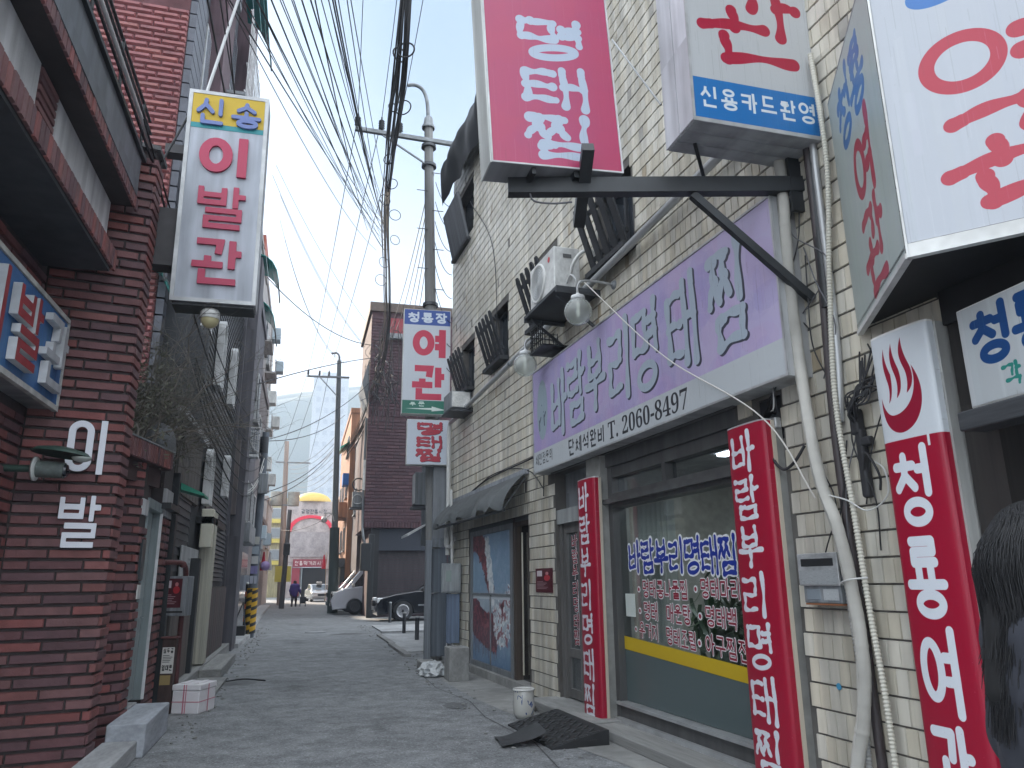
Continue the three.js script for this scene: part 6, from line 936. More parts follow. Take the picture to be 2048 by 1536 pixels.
  for (const [y, lb] of [[11.7, 'lower of two green awnings right of the tall barber sign'], [13.5, 'upper of two green awnings right of the tall barber sign']]) { const a = thing('green_awning', lb, 'awning', [-2.0, y, -28.4]); for (let i = 0; i < 4; i++) part(a, 'sheet', slab([[0.75 * Math.sin(i * 0.36), 1.1 * Math.cos(i * 0.36)], [0.75 * Math.sin(i * 0.36 + 0.34), 1.1 * Math.cos(i * 0.36 + 0.34)], [0.77 * Math.sin(i * 0.36 + 0.34), 1.13 * Math.cos(i * 0.36 + 0.34)], [0.77 * Math.sin(i * 0.36), 1.13 * Math.cos(i * 0.36)]], 0, 2).translate(-2.2, y - 1.2, -29.4), green); part(a, 'edge', bx(-1.46, -1.42, y - 1.25, y - 1.15, -29.4, -27.4), mats.blackSteel); }
  house('upper_annex', 'pale narrow annex carrying the green awnings behind the tall barber sign', -5, -2.22, 14.2, -26.6, -32.5, paleRender, [[1, -28.2, 10.6, 1.4, 1.2, 'pale'], [1, -28.2, 12.4, 1.4, 1.2, 'pale']], { y0: 8.95 });
  house('hidden_block', 'tall block standing behind the left row of houses', -14, -5.2, 23, -20.6, -33, greyRender, []);
  house('far_left_house', 'pale concrete house at the far left end of the alley', -9, -2.6, 7.2, -56, -66, paleRender, [[1, -58, 4, 1, 1.2, 'pale'], [1, -61, 4, 1, 1.2, 'pale']]);
  house('gap_house', 'grey low house in shade between the apartment block and the far left house', -9, -2.5, 5.2, -43.2, -55.5, M([0.3, 0.29, 0.3], 0.85, { map: streak }), [[1, -46, 2.8, 1.2, 1.2], [1, -50, 2.8, 1.2, 1.2, 'pale']]);
}
{ // left pole, its striped guard, bollards and the sign stand
  const t = thing('utility_pole', 'dark slim utility pole on the left pavement with a striped guard at its foot', 'utility pole', [-1.33, 0, -23.9]);
  part(t, 'shaft', rod(new V3(-1.34, 0, -23.9), new V3(-1.29, 6.0, -23.9), 0.13, 0.1, 16), M([0.14, 0.16, 0.19], 0.8, { map: grime }));
  const st = canvasTex(128, 256, (g, w, h) => { g.fillStyle = '#26272a'; g.fillRect(0, 0, w, h); g.strokeStyle = '#c69a1e'; g.lineWidth = 24; for (let i = -2; i < 8; i++) { g.beginPath(); g.moveTo(-20, i * 46 + 60); g.lineTo(w + 20, i * 46 - 20); g.stroke(); } });
  part(t, 'striped_guard', new THREE.CylinderGeometry(0.155, 0.155, 1.25, 20, 1, true).translate(-1.335, 0.75, -23.9), M(0xffffff, 0.6, { map: st, side: THREE.DoubleSide })); part(t, 'box', rbx(-1.4, -1.12, 4.1, 4.7, -23.8, -23.6, 0.02), mats.greySteel); part(t, 'band', new THREE.CylinderGeometry(0.13, 0.13, 0.5, 14).translate(-1.32, 5.6, -23.9), mats.blackSteel);
  for (let i = 0; i < 5; i++) part(t, 'bill', bx(-1.43, -1.24, 1.5 + i * 0.28, 1.72 + i * 0.28, -23.785 + i * 0.0, -23.78), M([[0.4, 0.42, 0.5], [0.22, 0.2, 0.4], [0.5, 0.5, 0.5], [0.3, 0.35, 0.4], [0.45, 0.45, 0.42]][i], 0.7));
  for (let i = 0; i < 2; i++) part(t, 'white_loop', tube([[-1.28, 5.2 - i * 0.25, -23.8], [-1.45, 4.4 - i * 0.1, -23.5], [-1.7, 4.05 - i * 0.05, -23.0], [-1.95, 4.15, -22.4]], 0.014, 30, 5), mats.whitePlastic);
  for (const [x, z, lb] of [[-1.8, -23.6, 'left one of two black and orange guard posts at the striped pole'], [-1.52, -24.4, 'right one of two black and orange guard posts at the striped pole']]) { const b = thing('guard_post', lb, 'bollard', [x, 0.1, z]); part(b, 'tube', rod(new V3(x, 0.1, z), new V3(x, 1.5, z), 0.05, 0.045, 14), mats.rubber); part(b, 'band', [0.5, 0.85, 1.2].map((y) => new THREE.CylinderGeometry(0.053, 0.053, 0.14, 14).translate(x, y, z)), M([0.75, 0.16, 0.03], 0.5)); part(b, 'cap', ball(x, 1.5, z, 0.048, 12), mats.whitePlastic); }
  const s = thing('sign_stand', 'black folding stand with a pale board beside the striped pole', 'stand', [-1.6, 0.1, -23.4]); part(s, 'base', rbx(-1.95, -1.42, 0.1, 0.36, -23.6, -23.2, 0.02), mats.black); part(s, 'leg', rod(new V3(-1.75, 0.36, -23.4), new V3(-1.55, 1.0, -23.7), 0.018), mats.black); part(s, 'leg', rod(new V3(-1.45, 0.36, -23.4), new V3(-1.55, 1.0, -23.7), 0.018), mats.black); part(s, 'board', bx(-1.85, -1.4, 1.3, 1.75, -24.9, -24.87), M([0.4, 0.43, 0.5], 0.6));
  solo('purple_balloon_sign', ball(-1.95, 2.45, -45, 0.26, 20), M([0.36, 0.27, 0.55], 0.4), 'round purple lamp sign at the far left wall', 'sign');
  for (const [x, y, z, lb, fl] of [[-1.9, 3.3, -45, 'red and white flag on the far left wall', 1], [1.72, 3.6, -58, 'red and white flag beside the green lamp pole at the far end', -1]]) { const f = thing('flag', lb, 'flag', [x, y - 1.3, z]); const g1 = (a, b) => { const g = new THREE.PlaneGeometry(b - a, 1.0, 6, 6), p = g.attributes.position; for (let i = 0; i < p.count; i++) { const u = p.getX(i), v = 0.5 - p.getY(i); p.setX(i, u * (0.25 + 0.75 * v)); p.setZ(i, 0.05 * Math.sin(u * 14 + v * 3)); } g.computeVertexNormals(); return g.translate(x + (a + b) / 2, y - 0.6, z); }; part(f, 'red_half', g1(-0.32, 0), M([0.45, 0.02, 0.05], 0.7, { side: THREE.DoubleSide })); part(f, 'white_half', g1(0.005, 0.32), M([0.6, 0.6, 0.63], 0.7, { side: THREE.DoubleSide })); part(f, 'staff', rod(new V3(x + 0.05, y - (fl > 0 ? 1.3 : 3.4), z - 0.03), new V3(x, y + 0.1, z - 0.03), 0.015), M([0.5, 0.4, 0.25], 0.6)); }
}
// ---------- right side: dark brick house with the garage, houses beyond ----------
{
  const t = thing('garage_house', 'dark purple brick house over a shuttered garage behind the black car', 'building', [5, 0, -37.5]);
  part(t, 'wall', [bx(2.62, 12, 3.9, 14.3, -41, -35.03), bx(2.95, 12, 0, 3.899, -41, -35.6)], darkBrick);
  const list = [], tones = [[0.1, 0.05, 0.062], [0.085, 0.043, 0.055], [0.115, 0.058, 0.068]].map((c) => M(c, 0.75, { map: grime }));
  courses(list, frame(2.6, -35.03, 1, 0), 2.9, 4.16, 9.0, { pitch: 0.155, h: 0.115, length: 0.52, d: 0.03 }); courses(list, frame(2.6, -35.03, 1, 0), 2.9, 9.42, 14.1, { pitch: 0.155, h: 0.115, length: 0.52, d: 0.03 });
  for (const y of [3.9, 9.08]) for (let x = 2.64; x < 5.4; x += 0.13) list.push({ m: frame(x, -35.03, 1, 0).multiply(new THREE.Matrix4().makeTranslation(0.05, y + 0.13, 0)), w: 0.1, h: 0.25, d: 0.04, t: Math.floor(rnd(3)), name: 'brick' });
  list.forEach((b) => { b.t = Math.floor(rnd(3)); }); layBricks(t, list, 300, tones, 'bricks', 0.01);
  part(t, 'roof_band', bx(2.5, 12.1, 14.301, 14.75, -41.1, -34.9), M([0.16, 0.12, 0.1], 0.8, { map: grime })); part(t, 'red_fascia', bx(3.4, 6, 13.2, 14.0, -35.02, -34.96), M([0.25, 0.04, 0.05], 0.7)); part(t, 'canopy_beam', bx(3.3, 6, 12.9, 13.15, -35.02, -34.7), mats.greySteel);
  for (let i = 0; i < 24; i++) part(t, 'shutter_slat', bx(3.35, 6.5, 0.05 + i * 0.118, 0.15 + i * 0.118, -35.59, -35.55), M([0.07, 0.055, 0.065], 0.5, { map: streak }));
  part(t, 'garage_jamb', [bx(2.96, 3.34, 0, 3.89, -35.59, -35.2)], mats.black); part(t, 'garage_head', bx(3.341, 7, 2.9, 3.89, -35.59, -35.3), M([0.03, 0.035, 0.05], 0.7));
  part(t, 'corner_pipe', tube([[2.55, 9, -35.2], [2.55, 5, -35.2], [2.6, 3.6, -35.1], [2.75, 3.0, -35.1]], 0.06, 30, 8), mats.greySteel); part(t, 'meter', rbx(2.5, 2.95, 2.0, 3.2, -35.0, -34.6, 0.03), mats.blackSteel); part(t, 'post', rbx(2.85, 3.1, 0, 3.6, -35.0, -34.8, 0.02), mats.blackSteel);
  part(t, 'window', bx(2.5, 2.6, 5.6, 7.0, -35.3, -35.1), mats.whitePlastic); part(t, 'side_shutter', slab([[2.3, 10.8], [2.6, 12.0], [2.62, 11.9], [2.62, 9.6]], -38, -35.5), mats.greySteel);
  const ac = thing('condenser', 'grey fan unit on the corner of the dark brick garage house', 'air conditioner', [2.4, 5.1, -36]); part(ac, 'case', rbx(2.1, 2.58, 4.9, 5.6, -36.2, -35.8, 0.02), mats.greySteel); part(ac, 'fan_ring', new THREE.TorusGeometry(0.22, 0.03, 6, 24).translate(2.34, 5.25, -35.78), mats.alu); part(ac, 'coil', new THREE.TorusGeometry(0.28, 0.03, 6, 24).translate(2.36, 5.95, -35.8), mats.cable); part(ac, 'shelf', bx(2.0, 2.6, 4.8, 4.88, -36.3, -35.7), mats.darkSteel);
  const orange = M([0.42, 0.2, 0.11], 0.85, { map: streak });
  const o1 = house('orange_house', 'sunlit orange brick house on the right beyond the dark garage house', 2.45, 11, 11.6, -46, -58, orange, [[-1, -48, 3.4, 1.4, 1.4, 'pale'], [-1, -52, 3.4, 1.4, 1.4], [-1, -48, 6.6, 1.4, 1.4], [-1, -52, 6.6, 1.4, 1.4, 'pale'], [-1, -55.5, 6.6, 1.2, 1.4], [-1, -48, 9.2, 1.4, 1.2, 'pale']]);
  part(o1, 'balcony', bx(1.95, 2.449, 5.3, 6.2, -49.4, -46.6), orange); part(o1, 'balcony', bx(2.0, 2.449, 2.4, 2.9, -50, -46.3), mats.darkSteel); part(o1, 'green_canopy', slab([[1.9, 9.6], [2.45, 10.0], [2.45, 9.9], [1.9, 9.5]], -49.4, -46.8), M([0.02, 0.36, 0.24], 0.4)); part(o1, 'blue_sheet', bx(2.1, 2.449, 7.2, 7.9, -47.4, -46.2), M([0.02, 0.12, 0.4], 0.6)); part(o1, 'shop_row', bx(2.2, 2.449, 0, 2.39, -57, -46.2), mats.blackSteel);
  house('garden_house', 'dark shop house between the garage house and the orange house', 2.75, 11, 9.4, -41.1, -45.9, M([0.12, 0.1, 0.11], 0.85, { map: streak }), [[-1, -43.4, 5.2, 1.5, 1.4, 'pale']]);
  const o2 = house('tan_house', 'tan house at the far right before the market front', 3.0, 12, 8.8, -58.2, -80, M([0.45, 0.28, 0.19], 0.85, { map: streak }), [[-1, -61, 3.4, 1.4, 1.3, 'pale'], [-1, -65, 3.4, 1.4, 1.3], [-1, -61, 6.2, 1.4, 1.3, 'pale'], [-1, -65, 6.2, 1.4, 1.3]]); part(o2, 'shop_row', bx(2.8, 2.999, 0, 2.5, -79, -58.4), M([0.1, 0.09, 0.1], 0.7));
}
{ // lamp pole far right, two far poles with transformers
  const t = thing('utility_pole', 'dark green grey utility pole with crossarm and curved lamp arm before the white truck', 'utility pole', [1.64, 0, -41]);
  const pm = M([0.2, 0.225, 0.235], 0.8, { map: grime }); part(t, 'shaft', rod(new V3(1.66, 0, -41), new V3(1.36, 13.4, -41), 0.19, 0.12, 16), pm); part(t, 'sleeve', rod(new V3(1.65, 0, -41), new V3(1.56, 4.3, -41), 0.27, 0.25, 18), M([0.06, 0.085, 0.085], 0.8, { map: grime }));
  part(t, 'crossarm', beam(new V3(-0.3, 12.4, -40.9), new V3(1.95, 12.45, -40.9), 0.1), mats.greySteel); part(t, 'brace', beam(new V3(0.4, 12.35, -40.9), new V3(1.4, 11.3, -40.9), 0.05), mats.greySteel); for (const x of [-0.25, 0.35, 0.85]) part(t, 'insulator', insulator(x, 12.45, -40.9), mats.darkSteel);
  part(t, 'lamp_arm', tube([[1.36, 13.3, -41], [1.34, 13.7, -41], [1.2, 13.85, -41], [0.92, 13.8, -41]], 0.06, 24, 8), mats.greySteel);
  const l = thing('street_camera', 'white dome camera on an arm of the green grey pole', 'camera', [1.1, 4.6, -40.7]); part(l, 'arm', tube([[1.5, 4.6, -40.7], [1.35, 5.0, -40.7], [1.1, 5.0, -40.7], [1.0, 4.8, -40.7]], 0.03, 20, 6), mats.whitePaint); part(l, 'dome', ball(1.0, 4.68, -40.7, 0.16, 16), mats.whitePlastic);
  const p2 = thing('utility_pole', 'pale far utility pole carrying two transformers at the end of the alley', 'utility pole', [-1.35, 0, -58]); part(p2, 'shaft', rod(new V3(-1.33, 0, -58), new V3(-1.6, 11.8, -58), 0.24, 0.16, 14), M([0.4, 0.33, 0.29], 0.85, { map: grime })); part(p2, 'crossarm', beam(new V3(-2.3, 10.2, -57.9), new V3(0.2, 10.2, -57.9), 0.1), mats.greySteel); for (const x of [-2.05, -0.85]) part(p2, 'transformer', new THREE.CylinderGeometry(0.42, 0.42, 1.0, 20).translate(x, 7.5, -57.9), M([0.42, 0.42, 0.38], 0.6, { map: grime })); part(p2, 'hanger', bx(-2.1, -0.8, 7.0, 7.1, -58, -57.8), mats.greySteel); part(p2, 'yellow_banner', bx(-1.8, -0.7, 1.6, 2.7, -57.6, -57.56), M([0.55, 0.5, 0.1], 0.7));
  const p3 = thing('utility_pole', 'dark far utility pole in front of the market front at its left edge', 'utility pole', [-1.0, 0, -50]); part(p3, 'shaft', rod(new V3(-1.05, 0, -50), new V3(-0.92, 6.0, -50), 0.16, 0.13, 12), M([0.08, 0.08, 0.085], 0.8)); part(p3, 'box', rbx(-1.15, -0.75, 3.2, 3.9, -49.8, -49.6, 0.02), mats.blackSteel);
}
{ // market front at the end of the alley
  const t = thing('market_front', 'pale market hall front with a red arch across the end of the alley', 'building', [0.8, 0, -85]), pk = M([0.52, 0.46, 0.45], 0.85, { map: grime });
  part(t, 'wall', [bx(-1.9, 3.4, 3.7, 10.1, -86, -85), bx(-1.9, -0.9, 0, 3.699, -86, -85.1), bx(2.6, 3.4, 0, 3.699, -86, -85.1)], pk); part(t, 'lower_wall', bx(-1.3, 3.1, 4.2, 6.8, -84.99, -84.9), M([0.45, 0.41, 0.42], 0.8, { map: grime }));
  const arc = (R, r) => outline([...[...Array(25)].map((_, i) => [R * Math.cos(i / 24 * Math.PI), R * Math.sin(i / 24 * Math.PI) * 0.72]), ...[...Array(25)].map((_, i) => [-r * Math.cos(i / 24 * Math.PI), r * Math.sin(i / 24 * Math.PI) * 0.72])]);
  part(t, 'red_arch', new THREE.ExtrudeGeometry(arc(2.45, 2.0), { depth: 0.12, bevelEnabled: false }).translate(0.75, 6.85, -84.98), M([0.68, 0.015, 0.05], 0.6)); part(t, 'lettering', lettersFlat('광명전통시장', 0.44, 0.5, 0.14, { step: 1.05 }).translate(-0.4, 8.75, -84.985), M([0.06, 0.06, 0.07], 0.7));
  const dm = new THREE.SphereGeometry(2.0, 28, 12, 0, 6.283, 0, 1.57).scale(1, 0.55, 1).translate(0.8, 10.1, -86.5); part(t, 'dome', dm, M([0.58, 0.4, 0.09], 0.6));
  part(t, 'sign_band', bx(-0.9, 2.9, 3.15, 3.95, -84.9, -84.7), M([0.24, 0.02, 0.04], 0.6)); part(t, 'sign_text', lettersFlat('전통먹거리시장', 0.42, 0.5, 0.15, { step: 1.1 }).translate(-0.75, 3.3, -84.69), M([0.6, 0.5, 0.5], 0.7)); part(t, 'side_banner', bx(-0.95, -0.15, 0.2, 3.1, -84.9, -84.85), M([0.3, 0.04, 0.06], 0.7)); part(t, 'entrance', bx(0.1, 2.6, 0, 3.1, -85.6, -85.5), mats.black); part(t, 'shutter', bx(-0.9, 0.05, 0, 3.1, -85.2, -85.11), mats.greySteel); part(t, 'white_board', bx(-1.8, -1.0, 2.4, 3.3, -84.9, -84.85), mats.whitePaint);
  const y = house('yellow_house', 'pale yellow building with banded windows left of the market front', -9, -2.0, 10.6, -90, -99, M([0.5, 0.44, 0.26], 0.85, { map: streak }), []); for (const yy of [4.0, 6.4, 8.6]) { const w = part(y, 'window', bx(-5, -2.2, yy, yy + 1.2, -90, -89.93), mats.alu); part(w, 'pane', [bx(-4.9, -3.65, yy + 0.1, yy + 1.1, -89.925, -89.9), bx(-3.55, -2.3, yy + 0.1, yy + 1.1, -89.925, -89.9)], mats.windowPale); part(y, 'yellow_band', bx(-5.2, -2.0, yy - 0.5, yy - 0.05, -89.95, -89.7), M([0.6, 0.5, 0.12], 0.7)); }
  house('end_right_house', 'brown house closing the right side of the market square', 3.5, 14, 7, -82, -95, M([0.35, 0.24, 0.18], 0.85, { map: streak }), []);
  // far hill and pale tower blocks in the haze
  const g = new THREE.PlaneGeometry(700, 220, 140, 44), p = g.attributes.position; for (let i = 0; i < p.count; i++) { const x = p.getX(i), v = (p.getY(i) + 110) / 220, r = 0.5 + 0.5 * fbm((x + 350) / 700, v, 12, 4, 91); p.setXYZ(i, x - 20, Math.sin(Math.min(1, v * 1.1) * 1.57) * (88 + 22 * Math.sin(x * 0.012 + 0.4) + 8 * r), -330 - v * 130 + 12 * r); } g.computeVertexNormals(); struct('hill', g, M([0.12, 0.16, 0.14], 0.95, { map: grime }));
  for (const [x0, x1, z, y1, lb] of [[0.3, 9.5, -200, 55, 'pale slab tower block standing high in the haze behind the market']]) { const b = thing('tower_block', lb, 'building', [(x0 + x1) / 2, 0, z]); part(b, 'wall', bx(x0, x1, 0, y1, z - 12, z), M([0.42, 0.46, 0.5], 0.9)); part(b, 'roof_house', bx(x0 + 2, x1 - 2, y1 + 0.001, y1 + 2, z - 9, z - 3), M([0.4, 0.44, 0.48], 0.9)); const bars = []; for (let x = x0 + 1; x < x1 - 0.6; x += 2) for (let y2 = 24; y2 < y1 - 3; y2 += 3) { const w = part(b, 'window', bx(x, x + 1.1, y2, y2 + 1.3, z, z + 0.05), M([0.34, 0.38, 0.43], 0.6)); w.castShadow = false; } }
}
// ---------- vehicles ----------
function car(label, cat, paint, o = {}) { // front towards -x, local origin at the middle on the ground
  const t = thing(o.name ?? 'parked_car', label, cat), L0 = o.len ?? 4.6, W = (o.width ?? 1.78) / 2, prof = o.profile, roof = o.roof, wheels = o.wheels ?? [[0.85, 0.32], [3.62, 0.32]];
  const s = outline(prof); const arch = (x, r) => [...Array(17)].map((_, i) => [x + r * Math.cos(Math.PI - i / 16 * Math.PI), 0.3 + r * Math.sin(i / 16 * Math.PI)]);
  const base = [[o.front ?? 0.08, 0.26]]; for (const [x, r] of wheels) base.push(...arch(x, r + 0.07)); base.push([L0 - 0.1, 0.26]);
  const body = outline([...base, ...prof]), dx = -L0 / 2;
  part(t, 'body', new THREE.ExtrudeGeometry(body, { depth: 2 * W - 0.16, bevelEnabled: true, bevelThickness: 0.08, bevelSize: 0.06, bevelSegments: 4, curveSegments: 12 }).translate(dx, 0, -W + 0.08), paint);
  part(t, 'cabin', new THREE.ExtrudeGeometry(outline(roof), { depth: 2 * W - 0.42, bevelEnabled: true, bevelThickness: 0.1, bevelSize: 0.05, bevelSegments: 3 }).translate(dx, 0, -W + 0.21), paint);
  const glassM = M([0.02, 0.024, 0.03], 0.05, { clearcoat: 1 });
  for (const k of [-1, 1]) for (const w of o.sideGlass) part(t, 'side_window', slab(w, 0, 0.012).translate(dx, 0, k > 0 ? W - 0.112 : -W + 0.1), glassM);
  part(t, 'windscreen', (() => { const [a, b] = o.screen, g = new THREE.PlaneGeometry(2 * W - 0.5, Math.hypot(b[0] - a[0], b[1] - a[1])); g.rotateY(-Math.PI / 2).rotateZ(-Math.atan2(b[0] - a[0], b[1] - a[1])); return g.translate(dx + (a[0] + b[0]) / 2 - 0.062, (a[1] + b[1]) / 2 + 0.03, 0); })(), glassM);
  for (const [x, r] of wheels) for (const k of [-1, 1]) {
    const z = k * (W - 0.1), w = part(t, 'wheel', lathe([[r * 0.62, -0.1], [r * 0.95, -0.1], [r, -0.07], [r, 0.07], [r * 0.95, 0.1], [r * 0.62, 0.1]], 28).rotateX(Math.PI / 2).translate(dx + x, r, z), mats.rubber);
    part(w, 'rim', [new THREE.TorusGeometry(r * 0.6, 0.018, 6, 28).translate(dx + x, r, z + k * 0.1), new THREE.CylinderGeometry(r * 0.6, r * 0.6, 0.02, 24).rotateX(Math.PI / 2).translate(dx + x, r, z + k * 0.04), ...[0, 1, 2, 3, 4].map((i) => bx(-0.035, 0.035, 0, r * 0.58, -0.015, 0.015).rotateZ(i * 1.2566).translate(dx + x, r, z + k * 0.09))], o.rim ?? mats.alu);
  }
  const lens = M([0.7, 0.72, 0.74], 0.1, { clearcoat: 1 });
  for (const k of [-1, 1]) { part(t, 'headlight', rbx(-0.16, 0.16, -0.085, 0.085, -0.19, 0.19, 0.04, 3).translate(dx + o.lamp[0], o.lamp[1], k * (W - 0.2)), lens); part(t, 'mirror', rbx(-0.06, 0.06, -0.06, 0.07, -0.11, 0.11, 0.04, 3).translate(dx + o.mirror[0], o.mirror[1], k * (W + 0.06)), o.mirrorM ?? paint); part(t, 'door_handle', rbx(-0.08, 0.08, -0.015, 0.015, -0.02, 0.02, 0.01).translate(dx + o.mirror[0] + 0.9, o.mirror[1] - 0.16, k * (W - 0.005)), mats.chrome); part(t, 'side_trim', rbx(0.9, L0 - 1.6, -0.025, 0.025, -0.01, 0.01, 0.006).translate(dx + 0.45, 0.5, k * (W + 0.002)), o.trim ?? mats.greySteel); }
  part(t, 'grille', rbx(-0.03, 0.03, -0.09, 0.09, -0.42, 0.42, 0.02).translate(dx + (o.grille?.[0] ?? 0.0) - 0.03, o.grille?.[1] ?? 0.56, 0), mats.black); part(t, 'bumper', rbx(-0.07, 0.07, -0.1, 0.1, -W + 0.06, W - 0.06, 0.05, 3).translate(dx + 0.03, 0.4, 0), o.bumperM ?? paint); part(t, 'number_plate', rbx(-0.01, 0.01, -0.055, 0.055, -0.17, 0.17, 0.005).translate(dx - 0.055, 0.4, 0), mats.whitePaint);
  return t;
}
const sedan = { profile: [[4.52, 0.5], [4.5, 0.86], [3.9, 0.92], [1.3, 0.9], [0.6, 0.8], [0.14, 0.68], [0.04, 0.5]], roof: [[1.25, 0.88], [2.05, 1.36], [3.25, 1.38], [4.1, 0.9]], sideGlass: [[[1.5, 0.94], [2.08, 1.3], [2.62, 1.32], [2.62, 0.94]], [[2.68, 0.94], [2.68, 1.32], [3.2, 1.31], [3.75, 0.95]]], screen: [[1.28, 0.92], [2.02, 1.33]], lamp: [0.16, 0.66], mirror: [1.55, 0.98] };
{
  const c = car('black sedan parked nose out before the garage shutter', 'car', M([0.008, 0.009, 0.013], 0.12, { clearcoat: 1 }), { ...sedan, rim: mats.chrome }); c.position.set(5.75, 0, -32.2); c.scale.setScalar(1.22);
  const s = car('silver sedan facing the camera at the far end of the alley', 'car', M([0.42, 0.43, 0.45], 0.3, { metalness: 0.5, clearcoat: 0.8 }), sedan); c.updateMatrixWorld(); s.position.set(1.55, 0, -68); s.rotation.y = Math.PI / 2 + 0.12;
  const rl = solo('roof_sign', rbx(1.3, 1.75, 1.45, 1.62, -67.8, -67.5, 0.04), mats.whitePlastic, 'small white roof sign on top of the silver sedan', 'sign');
  const van = { len: 4.7, width: 1.75, profile: [[4.66, 0.5], [4.66, 1.05], [1.3, 1.12], [0.55, 1.04], [0.12, 0.86], [0.0, 0.55]], roof: [[0.5, 1.02], [1.2, 1.84], [1.5, 1.96], [4.6, 1.98], [4.62, 1.0]], sideGlass: [[[0.82, 1.14], [1.3, 1.76], [1.95, 1.8], [1.95, 1.12]], [[2.05, 1.12], [2.05, 1.8], [3.2, 1.82], [3.2, 1.12]]], screen: [[0.56, 1.08], [1.2, 1.82]], lamp: [0.16, 0.86], mirror: [0.85, 1.2], grille: [0.02, 0.78], wheels: [[0.95, 0.33], [3.7, 0.33]], bumperM: mats.rubber, rim: mats.darkSteel, mirrorM: mats.whitePlastic };
  const v = car('white delivery van nosing out of the right side of the alley', 'van', M([0.62, 0.65, 0.72], 0.25, { clearcoat: 0.8 }), { ...van, name: 'delivery_van' }); v.position.set(4.2, 0, -39.6); v.scale.setScalar(1.14);
  const v2 = car('second pale van half hidden behind the white delivery van', 'van', M([0.5, 0.52, 0.56], 0.25, { clearcoat: 0.8 }), { ...van, name: 'delivery_van' }); v2.position.set(4.1, 0, -43.0); v2.scale.setScalar(1.14);
}
// ---------- people: one continuous surface from tapered bones ----------
function bodyField(bones, lo, hi, cell, blend, extra) {
  const n = Math.ceil(Math.max(hi[0] - lo[0], hi[1] - lo[1], hi[2] - lo[2]) / cell) + 4, mc = new MarchingCubes(n, new THREE.MeshBasicMaterial(), false, false, 400000);
  const S = (n * cell) / 2, C = [(lo[0] + hi[0]) / 2, (lo[1] + hi[1]) / 2, (lo[2] + hi[2]) / 2]; mc.isolation = 0;
  const k = 1 / blend;
  for (let z = 0; z < n; z++) for (let y = 0; y < n; y++) for (let x = 0; x < n; x++) {
    const p = [C[0] + ((x - n / 2) / (n / 2)) * S, C[1] + ((y - n / 2) / (n / 2)) * S, C[2] + ((z - n / 2) / (n / 2)) * S]; let s = 0;
    for (const [a, b, ra, rb, fz = 1] of bones) { const ab = [b[0] - a[0], b[1] - a[1], b[2] - a[2]], ap = [p[0] - a[0], p[1] - a[1], p[2] - a[2]], l2 = ab[0] ** 2 + ab[1] ** 2 + ab[2] ** 2, t = l2 ? Math.max(0, Math.min(1, (ap[0] * ab[0] + ap[1] * ab[1] + ap[2] * ab[2]) / l2)) : 0; const d = Math.hypot(ap[0] - ab[0] * t, ap[1] - ab[1] * t, (ap[2] - ab[2] * t) * fz) - (ra + (rb - ra) * t); s += Math.exp(-d * k); }
    let d = -Math.log(s + 1e-30) * blend; if (extra) d = extra(d, p); mc.field[x + y * n + z * n * n] = -d;
  }
  mc.update(); const g = new THREE.BufferGeometry(), c = mc.count; g.setAttribute('position', new THREE.Float32BufferAttribute(mc.positionArray.slice(0, c * 3), 3)); g.setAttribute('normal', new THREE.Float32BufferAttribute(mc.normalArray.slice(0, c * 3), 3));
  return g.scale(S, S, S).translate(...C);
}
